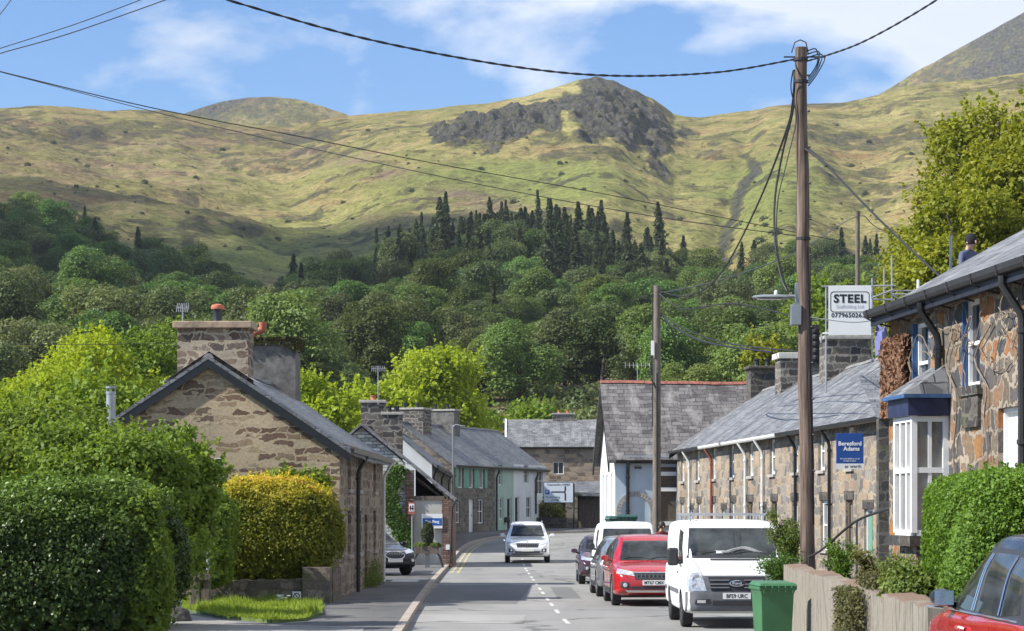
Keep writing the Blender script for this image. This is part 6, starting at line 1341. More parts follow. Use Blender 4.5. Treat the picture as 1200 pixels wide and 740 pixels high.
M['leaf_dark'] = leaf_mat('laurel_leaves', (.02, .04, .012), (.1, .16, .035), .2, tip=(.15, .24, .035), zsplit=(2.2, 3.2), nscale=2.2, rough=.36)  # tip paints the bush's sunlit top into the leaf colour
M['leaf_shrub'] = leaf_mat('shrub_leaves', (.08, .13, .02), (.26, .35, .055), .45, nscale=1.3)
M['leaf_gold'] = leaf_mat('golden_privet', (.09, .13, .015), (.3, .3, .03), .35, tip=(.62, .53, .045), zsplit=(2.7, 3.5), nscale=1.6)
M['leaf_pink'] = leaf_mat('pink_tips', (.6, .24, .12), (.75, .4, .2), .3)
M['leaf_privet'] = leaf_mat('privet_leaves', (.06, .12, .015), (.2, .33, .045), .35, nscale=2.2)
M['leaf_olive'] = leaf_mat('olive_bush_leaves', (.12, .14, .035), (.3, .27, .09), .35)
M['leaf_brown'] = leaf_mat('dry_creeper', (.12, .06, .035), (.3, .17, .1), .2)
M['leaf_ivy'] = leaf_mat('ivy_leaves', (.04, .09, .015), (.13, .22, .04), .3)
M['grassblade'] = leaf_mat('grass_blades', (.13, .19, .02), (.36, .45, .07), .45, nscale=2)
M['leaf_fern'] = leaf_mat('mixed_garden_leaves', (.05, .09, .02), (.24, .3, .07), .35, nscale=2)
# --- woodland on the slope: broadleaf and conifer kinds
def make_wood_tree(kind, i):
    r = np.random.default_rng(100 + i)
    if kind == 'broad':
        H = 11.0; W = 10.5; bl = tree_blobs(r, H, W, 24, .2, 1.0, .2); root = thing('broadleaf_tree', '', 'tree'); n = 15000
        p, nn, k = shell_points(bl, n, r, .35, .9, .25); v = np.clip(r.uniform(0, 1, n)*.6 + np.array([r.uniform(0, .5) for _ in bl])[k], 0, 1)
        leaf_object('crown', p, nn, .165, M['leaf_wood' if i % 3 else 'leaf_wood2'], root, v, r=r, asp=.75); trunk_obj('trunk', r, H, .26, bl, 'bark', root, 6)
    else:
        H = 12.0 + 1.5 * (i % 3); root = thing('conifer', '', 'tree'); n = 4800; W = [7.0, 5.4, 8.0, 5.2][i % 4]; sparse = (i % 4 == 3)
        t = r.uniform(0, 1, n) ** .85; tier = np.round(t * 20) / 20 * .6 + t * .4; a = r.uniform(0, 6.283, n); arm = (.62 + .38 * np.cos(a * 5 + np.round(t*20) * 2.4)) ; base = .12 if not sparse else .45
        rad = (1.04 - tier) ** .9 * W / 2 * (.2 + .8 * r.uniform(0, 1, n) ** .8) * arm * (1 + .3 * np.sin(t * 41 + i)) * (.75 + .5 * vnoise(a * 1.2 + 9 * i, t * 5, 3))
        z = (base + (1 - base) * t) * H - rad * .35; p = np.stack([np.cos(a)*rad, np.sin(a)*rad, z], 1); nn = np.stack([np.cos(a)*.3, np.sin(a)*.3, np.ones(n)], 1) + r.normal(size=(n, 3))*.35
        if sparse: keep = r.uniform(size=n) < .5; p, nn = p[keep], nn[keep]
        leaf_object('crown', p, nn, .3, M['leaf_conifer'], root, r=r, asp=.5)
        mb = MB(); mb.tube([(0, 0, -.5), (.1, 0, H*.5), (0, .1, H*.99)], [.22, .15, .03], 7); mb.build('trunk', M['bark'], root)
    return root
broads = [make_wood_tree('broad', i) for i in range(7)]; conifs = [make_wood_tree('con', i) for i in range(6)]
def copy_tree(src, first):
    if first: return src
    r_ = src.copy(); COL.objects.link(r_)
    for ch_ in src.children: d = ch_.copy(); COL.objects.link(d); d.parent = r_
    return r_
wr_ = np.random.default_rng(42); spots = []
D = 255.0
while D < 645:
    stp = 7.6; x = -600 * D / F * 1.25 + wr_.uniform(0, stp)
    while x < 600 * D / F * 1.25:
        px = 600 + (x + wr_.normal()*1.6) * F / D; dd = D + wr_.normal()*2.2; x += stp * wr_.uniform(.8, 1.25)
        # clearing above the roofs, edge of the wood
        if 610 < px < 705 and dd < 315: continue
        if 540 < px < 860 and dd < 285 and wr_.uniform() < .8: continue
        lim = float(np.interp(px, [-200, 60, 120, 200, 260, 330, 400, 1200], [640, 640, 585, 560, 520, 505, 640, 640]))
        if dd > lim + wr_.normal()*10: continue
        spots.append((px, dd))
    D += 9.0 * (1 + (D-262)/900)
con_zone = lambda px, dd: (dd > 545 and 425 < px < 765 and wr_.uniform() < .85) or (dd > 500 and 330 < px < 440 and wr_.uniform() < .6) or (dd > 560 and px > 820 and wr_.uniform() < .3) or wr_.uniform() < .012
placed = []
for px, dd in spots:
    isc = con_zone(px, dd); s = (wr_.uniform(.5, 1.0)) if isc else (.42 + .75 * wr_.uniform() ** 1.2)
    z = float(terrain_z(px, dd)) - .4; placed.append((px, dd, z, isc, s))
# how large each stands in the picture: near ones and ones on the wood's edge first
inview = [p for p in placed if -20 < p[0] < 1060]; outview = [p for p in placed if not (-20 < p[0] < 1060)]
bro = [p for p in inview if not p[3]]; con = [p for p in inview if p[3]]
# some lone hillside trees and the tall group left of the crag slope
for px, dd, s in ((800, 655, 1.0), (868, 640, .9), (884, 640, 1.0), (790, 640, .7), (450, 660, .95), (342, 560, 1.0), (505, 690, .8), (517, 690, 1.0), (545, 700, .8), (585, 680, 1.0), (560, 680, .8), (600, 670, .9), (630, 665, 1.0), (905, 640, .7), (940, 640, .8), (1000, 640, .7), (655, 668, .95), (690, 660, .9), (486, 655, .75)):
    con.append((px, dd, float(terrain_z(px, dd)) - .5, True, s))
for k in range(200):
    px = float(np.clip(wr_.normal(610, 85), 440, 775)); dd = wr_.uniform(515, 672); con.append((px, dd, float(terrain_z(px, dd)) - .5, True, wr_.uniform(.5, 1.25)))
bro.sort(key=lambda p: p[1]); 
shown = bro[::max(1, len(bro)//285)][:290] if len(bro) > 290 else bro
rest = [p for p in bro if p not in set(shown)]
used = set()
def put(p, protos, label, grp):
    k = int(wr_.integers(0, len(protos))); src = protos[k]; o = copy_tree(src, (id(src) not in used)); used.add(id(src)); o['label'] = label; o['group'] = grp
    o.location = ((p[0]-600)*p[1]/F, p[1], p[2]); o.rotation_euler = (wr_.normal()*.035, wr_.normal()*.035, wr_.uniform(0, 6.28)); o.scale = (p[4]*wr_.uniform(.78, 1.2), p[4]*wr_.uniform(.78, 1.2), p[4]*wr_.uniform(.8, 1.3)); return o
for p in shown: put(p, broads, 'round crowned green broadleaf tree in the wood below the mountain', 'broadleaf trees of the wooded slope')
for p in con[:295]: put(p, conifs, 'dark pointed conifer in the wood below the mountain', 'conifers of the wooded slope')
# the rest of the wood: one object, crowns instanced on points
def gn_scatter(name, pts, scales, src_objs, label):
    me = bpy.data.meshes.new(name); me.from_pydata([tuple(p) for p in pts], [], []); a = me.attributes.new('sc', 'FLOAT', 'POINT'); a.data.foreach_set('value', np.array(scales, np.float32)); a = me.attributes.new('rz', 'FLOAT', 'POINT'); a.data.foreach_set('value', wr_.uniform(0, 6.28, len(pts)).astype(np.float32))
    o = bpy.data.objects.new(name, me); COL.objects.link(o); md = o.modifiers.new('scatter', 'NODES'); ng = bpy.data.node_groups.new('scatter', 'GeometryNodeTree'); md.node_group = ng
    ng.interface.new_socket('Geometry', in_out='INPUT', socket_type='NodeSocketGeometry'); ng.interface.new_socket('Geometry', in_out='OUTPUT', socket_type='NodeSocketGeometry')
    gi = ng.nodes.new('NodeGroupInput'); go = ng.nodes.new('NodeGroupOutput'); ip = ng.nodes.new('GeometryNodeInstanceOnPoints'); gi2 = ng.nodes.new('GeometryNodeGeometryToInstance')
    for s_ in src_objs: oi = ng.nodes.new('GeometryNodeObjectInfo'); oi.inputs['Object'].default_value = s_; oi.inputs['As Instance'].default_value = True; oi.transform_space = 'ORIGINAL'; ng.links.new(oi.outputs['Geometry'], gi2.inputs[0])
    ng.links.new(gi.outputs[0], ip.inputs['Points']); ng.links.new(gi2.outputs[0], ip.inputs['Instance']); ip.inputs['Pick Instance'].default_value = True
    na = ng.nodes.new('GeometryNodeInputNamedAttribute'); na.data_type = 'FLOAT'; na.inputs['Name'].default_value = 'sc'; ng.links.new(na.outputs['Attribute'], ip.inputs['Scale'])
    nb_ = ng.nodes.new('GeometryNodeInputNamedAttribute'); nb_.data_type = 'FLOAT'; nb_.inputs['Name'].default_value = 'rz'; cx = ng.nodes.new('ShaderNodeCombineXYZ'); ng.links.new(nb_.outputs['Attribute'], cx.inputs['Z']); ng.links.new(cx.outputs[0], ip.inputs['Rotation'])
    ng.links.new(ip.outputs[0], go.inputs[0]); return tag(o, label, 'woodland', kind='stuff')
crowns = [c_ for b_ in broads for c_ in b_.children if c_.name.startswith('crown')]
if rest or outview:
    rp_ = rest + outview; gn_scatter('woodland', [((p[0]-600)*p[1]/F, p[1], p[2]) for p in rp_], [p[4] for p in rp_], crowns, 'mass of mixed trees filling the rest of the wooded slope')
# undergrowth at the foot of the wood and hillside scrub
bl = []
for k in range(190):
    px = wr_.uniform(440, 900); dd = wr_.uniform(205, 310); z = float(terrain_z(px, dd)); s = wr_.uniform(.8, 2.0); bl.append(((px-600)*dd/F, dd, z+.3*s, s*1.3, s*1.3, s))
p, nn, k = shell_points(bl, 60000, wr_, .3, .5, .3); tag(leaf_object('undergrowth', p, nn, .22, M['leaf_wood2'], vals=wr_.uniform(0, 1, 60000), r=wr_, asp=.7), 'scrubby undergrowth below the wood', 'undergrowth', kind='stuff')
# scattered scrub on the open hill
n_ = 420; pp = []
for k in range(n_):
    px = wr_.uniform(-40, 1100); dd = 660 + 620 * wr_.uniform() ** 1.7; s = (.3 + 1.1*wr_.uniform()**3) * (1.5 if dd < 760 else 1); pp.append(((px-600)*dd/F, dd, float(terrain_z(px, dd)) + .2*s, s*1.2, s*1.2, s))
p, nn, k = shell_points(pp, 30000, wr_, .5, .4, .4); tag(leaf_object('scrub', p, nn, .3, M['leaf_conifer'], r=wr_, asp=.7), 'gorse and scrub dotted over the open hillside', 'scrub', kind='stuff')
# fallen pale branches in the clearing
mb = MB()
for k in range(7): a = P(655 + 6*k, 452 + 3*(k%3), 296); mb.tube([a, a + Vector((wr_.uniform(.6, 1.6), 1, -wr_.uniform(.3, 1.2))), a + Vector((wr_.uniform(1.5, 3), 1, -wr_.uniform(.6, 2)))], [.14, .1, .05], 6)
tag(mb.build('fallen_branch', M['twig']), 'pale fallen branches in the clearing below the wood', 'branch')

# --- individual nearer trees
def near_tree(px, D, zbase, H, W, label, mat, seed, n, size, nb=18, base=.25, asp=.7, trunk=.2, inner=.4, name='garden_tree', X=None, group=None, lr=.27):
    r = np.random.default_rng(seed); x = wx(px, D) if X is None else X; o = thing(name, label, 'tree', (x, D, zbase), 0, group); bl = tree_blobs(r, H, W, nb, base, 1.0, lr)
    p, nn, k = shell_points(bl, n, r, inner, .45, .45); p, nn, v = sprigs(p, nn, r, .3, size*7); v[:n] = np.clip(v[:n]*.65 + np.array([r.uniform(0, .4) for _ in bl])[k], 0, 1)
    leaf_object('crown', p, nn, size, M[mat], o, v, r=r, asp=asp); trunk_obj('trunk', r, H, trunk, bl, 'bark', o, 12); return o
near_tree(110, 112, 0.5, wz(392, 112)-.5, 6.2, 'bright lime green tree left of the stone chimney', 'leaf_lime', 1, 30000, .1, 34)
near_tree(40, 106, 0.5, wz(432, 106)-.5, 5.5, 'bright green tree at the far left above the bushes', 'leaf_lime', 2, 20000, .1, 24)
near_tree(175, 118, 0.5, wz(374, 118)-.5, 5.6, 'bright green tree touching the big stone chimney', 'leaf_lime2', 3, 24000, .1, 30)
near_tree(385, 125, 0.5, wz(436, 125)-.5, 4.6, 'yellow green tree right of the rendered chimney', 'leaf_lime', 4, 10000, .13, 14)
near_tree(515, 190, 1.2, wz(410, 190)-1.2, 8.6, 'tall lime green tree behind the row of chimneys', 'leaf_lime', 5, 34000, .15, 38, .2)
near_tree(455, 186, 1.2, wz(450, 186)-1.2, 7.5, 'lime green tree left of the tall one behind the row', 'leaf_lime', 6, 13000, .2, 16, .2)
near_tree(625, 215, 1.5, wz(470, 215)-1.5, 8, 'rounded mid green tree above the far slate roof', 'leaf_lime2', 7, 9000, .22, 14, .15)
near_tree(575, 205, 1.5, wz(474, 205)-1.5, 7, 'small green tree behind the rendered chimney of the row', 'leaf_lime2', 8, 9000, .2, 12, .15)
# --- big trees, right
near_tree(1180, 104, 3.0, wz(105, 104)-3, 9.5, 'big yellow green oak rising at the right edge', 'leaf_oak', 11, 95000, .1, 56, .1, trunk=.35, inner=.5, name='oak_tree', lr=.19)
near_tree(1270, 100, 3.0, wz(70, 100)-3, 9.5, 'tallest oak, mostly cut by the right edge', 'leaf_oak', 12, 30000, .14, 34, .15, trunk=.4, inner=.5, name='oak_tree', lr=.2)
near_tree(1105, 100, 3.0, wz(232, 100)-3, 6.0, 'lower olive green oak behind the scaffold poles', 'leaf_oak', 13, 36000, .095, 40, .1, trunk=.3, inner=.5, name='oak_tree', lr=.19)
near_tree(1135, 92, 2.5, wz(200, 92)-2.5, 6.0, 'mid height oak between the two big oaks and the roof', 'leaf_oak', 15, 40000, .095, 40, .1, trunk=.3, inner=.5, name='oak_tree', lr=.19)
near_tree(1040, 108, 2.5, wz(330, 108)-2.5, 4.6, 'small green tree behind the white banner', 'leaf_lime2', 14, 12000, .14, 16, .1)
near_tree(985, 150, 3, wz(316, 150)-3, 7.5, 'pale green ash tree beyond the brown pole', 'leaf_lime2', 16, 13000, .17, 18, .1)
near_tree(905, 135, 3, wz(382, 135)-3, 4.0, 'yellow green tree above the terrace chimneys', 'leaf_oak', 17, 8000, .14, 12, .1)
# --- hedges and shrubs
def box_hedge(name, label, cx, cy, sx_, sy_, z0, z1, mat, n, size, seed, lump=.16, rough=.12, asp=.6, core=True, cat='hedge', power=4.0, rot=0.0, shoots=.15):
    r = np.random.default_rng(seed); o = thing(name, label, cat, (cx, cy, 0), rot)
    d = r.normal(size=(n, 3)); d[:, 2] = np.where(d[:, 2] < -.35, -d[:, 2], d[:, 2]); nrm = (np.abs(d)**power).sum(1) ** (1/power); u = d / nrm[:, None]
    hw = np.array([sx_/2, sy_/2, (z1-z0)/2]); c0 = np.array([0, 0, (z0+z1)/2]); lum = 1 + lump * fbm(u[:, 0]*2.2 + seed, u[:, 2]*2.2 + u[:, 1]*1.9, seed, 4) - .0
    p = c0 + u * hw * lum[:, None] * (1 - rough * r.uniform(0, 1, n)**2)[:, None] + r.normal(size=(n, 3)) * size * .5
    nn = u / hw; nn /= np.linalg.norm(nn, axis=1, keepdims=True); nn = nn*.8 + r.normal(size=(n, 3))*.6; nn[:, 2] += .3
    v = r.uniform(0, 1, n)
    if shoots: p, nn, v = sprigs(p, nn, r, shoots, size*6)
    leaf_object('foliage', p, nn, size, M[mat], o, v, r=r, asp=asp)
    if core:      # denser leaves and stems inside
        q = r.normal(size=(n//3, 3)); q = q / (np.abs(q)**power).sum(1)[:, None]**(1/power) * hw * r.uniform(.72, .9, (n//3, 1)) + c0
        leaf_object('inner_leaves', q, r.normal(size=(n//3, 3)), size*2.2, M[mat], o, r=r, asp=.7)
    return o
g = box_hedge('golden_hedge', 'rounded golden topped privet hedge in front of the stone cottage', wx(316, 55.2), 55.3, 3.3, 1.9, .3, 3.0, 'leaf_gold', 50000, .034, 21, .1, .2, power=2.7, shoots=.1)
r = np.random.default_rng(5); n = 700; a = r.uniform(-1, 1, (n, 2)); p = np.stack([a[:, 0]*1.25, a[:, 1]*.7, 2.93 - .35*np.abs(a[:, 0])**3 + r.uniform(0, .05, n)], 1); leaf_object('pink_shoots', p, np.tile([0, 0, 1.], (n, 1)) + r.normal(size=(n, 3))*.6, .022, M['leaf_pink'], g, r=r)
box_hedge('green_shrub', 'green shrub spilling behind the golden hedge', wx(352, 56.6), 56.7, 1.5, 1.1, 1.6, 3.1, 'leaf_shrub', 6000, .05, 22, .35, .3)
box_hedge('green_shrub', 'darker green hedge between golden hedge and street sign', wx(236, 53), 53.2, 1.5, 1.8, .4, 2.5, 'leaf_shrub', 12000, .045, 23, .3, .25)
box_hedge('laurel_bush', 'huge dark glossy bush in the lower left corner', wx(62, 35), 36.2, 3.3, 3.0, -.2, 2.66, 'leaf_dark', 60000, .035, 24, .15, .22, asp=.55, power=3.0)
box_hedge('laurel_bush', 'bright green side growth at the right of the dark bush', wx(170, 35.5), 35.6, .8, 1.2, .1, 2.35, 'leaf_shrub', 9000, .035, 25, .35, .3, power=2.6)
near_tree(125, 41.5, 0, wz(492, 41.5), 3.5, 'dense green shrub behind the dark bush', 'leaf_shrub', 31, 46000, .045, 40, .1, lr=.19, trunk=.07, name='tall_shrub', inner=.5)
near_tree(198, 43.5, 0, wz(486, 43.5), 2.1, 'light green arching shrub left of the golden hedge', 'leaf_lime2', 32, 15000, .045, 30, .42, lr=.17, trunk=.05, name='tall_shrub', inner=.55)
near_tree(40, 46, 0, wz(470, 46), 3.8, 'broad green shrub at the left edge', 'leaf_shrub', 33, 32000, .055, 30, .15, lr=.2, trunk=.07, name='tall_shrub', inner=.5)
near_tree(70, 62, 0, wz(452, 62), 4.5, 'mid green tree between the shrubs and the lime trees', 'leaf_lime2', 34, 22000, .085, 18, .2, trunk=.1, inner=.5)
near_tree(180, 60, 0, wz(462, 60), 3.4, 'mid green tree under the left slope of the cottage roof', 'leaf_lime2', 36, 18000, .075, 18, .2, trunk=.1, inner=.5)
box_hedge('privet_hedge', 'tall clipped bright green privet hedge right of the bay window', 6.22, 25.6, 3.3, 3.0, .7, 2.62, 'leaf_privet', 90000, .023, 26, .05, .14, asp=.55, power=8.0, shoots=.08)
box_hedge('olive_bush', 'olive and rust coloured bush under the road sign', wx(640, 161.8), 162.2, 2.7, 1.4, 1.1, wz(592, 162), 'leaf_olive', 7000, .09, 27, .3, .3, power=2.4)
r = np.random.default_rng(66); n = 2600; a = r.uniform(0, 6.283, n); cm_ = Matrix.Translation((-4.15, 57.5, 0)) @ Matrix.Rotation(math.atan2(13.8, .3), 4, 'Z')
pp_ = np.stack([Lc - 1.3 + np.clip(1.6*np.cos(a), -1, 1)*.74, dpt/2 + .05 + np.clip(1.6*np.sin(a), -1, 1)*.88, 7.24 - .42*r.uniform(0, 1, n)**2 * (.4 + vnoise(a*3, a*0, 5))], 1); pp_ = np.array([tuple(cm_ @ Vector(v)) for v in pp_])
tag(leaf_object('moss', pp_, r.normal(size=(n, 3)) + [0, 0, .6], .045, leaf_mat('moss_tufts', (.04, .04, .015), (.14, .13, .05), .1), r=r, asp=.8), 'moss and dry weeds hanging off the rendered chimney top', 'moss', kind='stuff')
# ivy on the outbuilding
r = np.random.default_rng(9); n = 6500; t = r.uniform(0, 1, n); px_ = 476 - 26*np.abs(np.sin(t*2.2+.3)) * (1-t) + r.normal(size=n)*5 - 6*np.sin(t*5); py_ = 548 + 105*t + r.normal(size=n)*2; px_ = np.clip(px_, 447, 482)
p = np.stack([(px_-600)*(YS-.1)/F, np.full(n, YS-.08) - r.uniform(0, .18, n), CAMZ+(HY-py_)*(YS-.1)/F], 1); tag(leaf_object('ivy', p, np.tile([.1, -1., .5], (n, 1)) + r.normal(size=(n, 3))*.5, .06, M['leaf_ivy'], r=r, asp=.8), 'green ivy climbing the whitewashed wall', 'ivy')
# creeper on the near house
n = 5200; s_ = r.uniform(.02, 1.3, n); z_ = 3.6 + 1.15*r.uniform(0, 1, n); HM = Matrix.Translation((HP1[0], HP1[1], 0)) @ Matrix.Rotation(math.atan2(hd.y, hd.x), 4, 'Z')
p = np.array([tuple(HM @ Vector((a, -.04 - .1*b, c_))) for a, b, c_ in zip(s_, r.uniform(0, 1, n), z_)]); tag(leaf_object('dry_creeper', p, np.tile([-1., -.3, .2], (n, 1)) + r.normal(size=(n, 3))*.6, .05, M['leaf_brown'], r=r, asp=.8), 'brown dried creeper on the corner of the near house', 'creeper')
mb = MB()
for k in range(34):
    s0_ = r.uniform(.2, 9); z0_ = r.uniform(4.2, 4.95); q_ = [Vector((s0_, -.06, z0_))]; a = r.uniform(-1.5, 3.2)
    for j in range(9): a += r.normal()*.7; q_.append(q_[-1] + Vector((math.cos(a)*.13, r.normal()*.02, math.sin(a)*.11))); q_[-1].y = min(-.03, q_[-1].y); q_[-1].z = min(q_[-1].z, 4.98)
    mb.tube([HM @ v for v in catmull(q_, 2)], .008, 4)
for k in range(5):
    s0_ = [1.3, 3.7, 5.2, 6.9, 8.1][k]; q_ = [Vector((s0_ + r.normal()*.05*j, -.05, 1.8 + j*.4)) for j in range(8)]; mb.tube([HM @ v for v in catmull(q_, 3)], .012, 5)
tag(mb.build('bare_vine', M['twig']), 'bare grey vine stems under the near eaves', 'vine')
# dead trailing plant over the retaining wall, garden plants
r = np.random.default_rng(77); n = 9000; t = r.uniform(0, 1, n); yy = 28.9 + r.normal(size=n)*.42; xx_ = np.interp(yy, [23.3, 26, 31.5, 36.5], [4.02, 4.12, 4.32, 4.5]) - .05 - r.uniform(0, .22, n) + .28*(t > .85); zz_ = .3 + 1.15*t
tag(leaf_object('trailing_plant', np.stack([xx_, yy, zz_], 1), np.tile([-1., -.3, .2], (n, 1)) + r.normal(size=(n, 3))*.8, .03, leaf_mat('withered_leaves', (.035, .03, .015), (.15, .15, .05), .2, nscale=3), r=r, asp=.4), 'dark withered plant trailing over the retaining wall', 'plant')
box_hedge('variegated_plant', 'pale green low plant on the retaining wall beside the privet hedge', 4.55, 26.8, .7, 1.3, 1.0, 1.55, 'leaf_fern', 5000, .03, 41, .3, .3, cat='plant', power=2.5)
for (px_, Yp, zt, w_, lab, sd_, mt_, nn_) in ((925, 43.5, wz(598, 43.5), .75, 'fern like shrub at the foot of the brown pole', 51, 'leaf_fern', 7000), (912, 42.5, wz(652, 42.5), 1.0, 'dark spiky plant on the end of the retaining wall', 52, 'leaf_ivy', 3000), (988, 40, wz(636, 40), .65, 'leafy green plant beside the handrail foot', 53, 'leaf_privet', 3500), (1015, 37.5, wz(642, 37.5), .5, 'purple tinged plant below the stone pier', 54, 'leaf_olive', 1800), (1045, 33, wz(652, 33), .5, 'small straggly plant in front of the bay base', 55, 'leaf_fern', 1500), (1063, 30.5, wz(660, 30.5), .6, 'soft green clump beside the privet hedge', 56, 'leaf_fern', 3000), (1163, 27.2, wz(548, 27.2), .28, 'upright shoot standing above the privet hedge', 57, 'leaf_privet', 1200)):
    r = np.random.default_rng(sd_); o = thing('garden_plant', lab, 'plant', (wx(px_, Yp), Yp, .98)); h = zt - .98; st = []; 
    q = MB(); pts = []; nrm_ = []
    for k in range(16):
        a = r.uniform(0, 6.28); l_ = r.uniform(.4, 1.0)*h; b_ = r.uniform(.1, .5)*w_; e = Vector((math.cos(a)*b_, math.sin(a)*b_, l_)); m_ = Vector((math.cos(a)*b_*.3, math.sin(a)*b_*.3, l_*.6)); cc = catmull([Vector((0, 0, 0)), m_, e], 5); q.tube(cc, .006, 4)
        for j in range(nn_//16): tt = cc[int(r.integers(2, len(cc)))]; pts.append(tuple(tt + Vector(r.normal(size=3)*.06*w_*1.3))); 
    q.build('stems', M['twig'], o); leaf_object('leaves', np.array(pts), r.normal(size=(len(pts), 3)) + [0, 0, .6], .03, M[mt_], o, r=r, asp=.4)
r = np.random.default_rng(91); n = 3500; p = np.stack([-4.2 + .25*r.normal(size=n)*.5 + .25, 66.8 + r.normal(size=n)*1.2, .12 + np.abs(r.normal(size=n))*.32], 1); tag(leaf_object('wall_weeds', p, r.normal(size=(n, 3)) + [0, -.5, .8], .04, M['leaf_fern'], r=r, asp=.3), 'weeds at the foot of the cottage side wall', 'weeds', kind='stuff')
# --- grass verge
vp = [(-8.8, 53.9), (-4.9, 54.0), (-4.2, 52.6), (-3.8, 48), (-3.95, 45.4), (-4.5, 44.6), (-5.6, 46.4), (-7.0, 50.4), (-9.4, 51.4)]
mb = MB(); mb.v = [(x_, y_, .16) for x_, y_ in vp] + [(x_, y_, .05) for x_, y_ in vp]; k = len(vp); mb.f = [tuple(range(k))] + [(i, (i+1) % k, (i+1) % k + k, i+k) for i in range(k)]; mb.m = [0]*len(mb.f); struct(mb.build('verge', M['turf']), 'turf bank in front of the hedge wall', 'verge')
r = np.random.default_rng(8); n = 46000; gx2 = r.uniform(-9.4, -3.9, n); gy2 = r.uniform(44.4, 54.2, n)
def inside(x_, y_, poly):
    c_ = np.zeros(len(x_), bool)
    for i in range(len(poly)):
        (xa_, ya_), (xb_, yb_) = poly[i], poly[i-1]; cond = ((ya_ > y_) != (yb_ > y_)) & (x_ < (xb_-xa_)*(y_-ya_)/(yb_-ya_+1e-9)+xa_); c_ ^= cond
    return c_
k = inside(gx2, gy2, vp); gx2, gy2 = gx2[k], gy2[k]; n = len(gx2); h = r.uniform(.04, .16, n) * (.6 + 1.9*np.clip(fbm(gx2*1.3, gy2*1.3, 3, 3), 0, 1)); co = np.zeros((n, 3, 3)); a = r.uniform(0, 6.28, n); lean = r.normal(size=(n, 2))*.05
co[:, 0] = np.stack([gx2 - np.cos(a)*.012, gy2 - np.sin(a)*.012, np.full(n, .155)], 1); co[:, 1] = np.stack([gx2 + np.cos(a)*.012, gy2 + np.sin(a)*.012, np.full(n, .155)], 1); co[:, 2] = np.stack([gx2 + lean[:, 0], gy2 + lean[:, 1], .155 + h], 1)
me = bpy.data.meshes.new('grass'); me.vertices.add(3*n); me.vertices.foreach_set('co', co.astype(np.float32).ravel()); me.loops.add(3*n); me.loops.foreach_set('vertex_index', np.arange(3*n, dtype=np.int32)); me.polygons.add(n); me.polygons.foreach_set('loop_start', np.arange(0, 3*n, 3, dtype=np.int32)); me.polygons.foreach_set('loop_total', np.full(n, 3, np.int32)); me.update(calc_edges=True)
at = me.attributes.new('v', 'FLOAT', 'FACE'); at.data.foreach_set('value', r.uniform(0, 1, n).astype(np.float32)); me.materials.append(M['grassblade']); go_ = bpy.data.objects.new('grass', me); COL.objects.link(go_); tag(go_, 'bright green grass on the verge', 'grass', kind='stuff')

# ------------------------------------------------------------------ poles, lamps, cables
pole = thing('telegraph_pole', 'tall brown wooden telegraph pole rising from the right pavement', 'pole', (wx(948, 42.8), 42.8, .1))
mb = MB(); top = Vector((wx(938, 42.8) - wx(948, 42.8), 0, wz(56, 42.8) - .1)); n = 14
mb.tube([Vector((0, 0, 0)).lerp(top, i/n) + Vector((.012*math.sin(i*1.9), 0, 0)) for i in range(n+1)], [.137 - .03*i/n for i in range(n+1)], 16); mb.build('shaft', M['pole'], pole, smooth=True)
def on_pole(py, dx_=0, dy_=0): z = wz(py, 42.8) - .1; t = z/top.z; return Vector((top.x*t + dx_, dy_, z))
mb = MB(); mb.tube([on_pole(62, -.16), on_pole(50, -.1), on_pole(47, 0), on_pole(50, .1), on_pole(64, .14)], .012, 6); mb.tube([on_pole(67, -.3), on_pole(67, .45)], .015, 6)
for k in range(4): mb.tube(catmull([on_pole(60 + 4*k, .12), on_pole(58 + 3*k, .28 + .05*k), on_pole(74 + 4*k, .3), on_pole(92 + 3*k, .13)], 5), .012, 6)
for zz_ in (70, 96, 280): a = on_pole(zz_); q = MB(); q.tube([a - Vector((0, 0, .025)), a + Vector((0, 0, .025))], .13, 14); q.build('steel_band', M['blackmatt'], pole)
mb.build('pole_fittings', M['blackmatt'], pole)
mb = MB()
for k in range(9): a = on_pole(388 + 8*(k % 5), .17, -.1 + .05*(k//5)); mb.lathe([(.035, -.05), (.05, -.02), (.05, .02), (.03, .05)], c=tuple(a), seg=8)
a = on_pole(405, .16); mb.box(a.x-.05, a.x+.09, -.1, .1, a.z-.36, a.z+.36); mb.build('junction_box', M['blackmatt'], pole)
mb = MB(); a = on_pole(370, -.13); mb.box(a.x-.13, a.x+.06, -.15, .08, a.z-.18, a.z+.18); mb.box(a.x-.1, a.x+.03, -.14, .06, a.z+.18, a.z+.2); mb.box(a.x-.04, a.x+.1, -.05, .05, a.z+.2, a.z+.58); mb.build('lamp_control_box', M['grey_metal'], pole, bevel=.012)
for k in range(12): a = on_pole(90 + 42*k, .1 + .0, -.12); mb = MB(); mb.tube([a, a + Vector((.03, -.02, 0))], .02, 6); mb.build('cable_clip', M['cable'], pole)
mb = MB(); mb.tube([on_pole(y_, .1, -.085) for y_ in range(290, 640, 25)], .018, 6); mb.build('pole_cable', M['cable'], pole)
ln = thing('street_lamp', 'slim grey street lamp head on the brown telegraph pole', 'street lamp', (wx(925, 42.8), 42.8, wz(350, 42.8)))
mb = MB(); mb.tube([(.2, 0, .02), (.05, 0, .04), (-.12, 0, .03)], [.035, .03, .03], 8); mb.build('bracket', M['grey_metal'], ln, smooth=True)
mb = MB(); mb.lathe([(.01, -.38), (.6, -.33), (.9, -.15), (1, .1), (.8, .32), (.3, .38)], axis='X', seg=18); mb.v = [(-.33 + v[0]*.92, v[1]*.16, .02 + (v[2]*.055 if v[2] > 0 else v[2]*.03)) for v in mb.v]; mb.build('lamp_head', M['grey_metal'], ln, smooth=True)
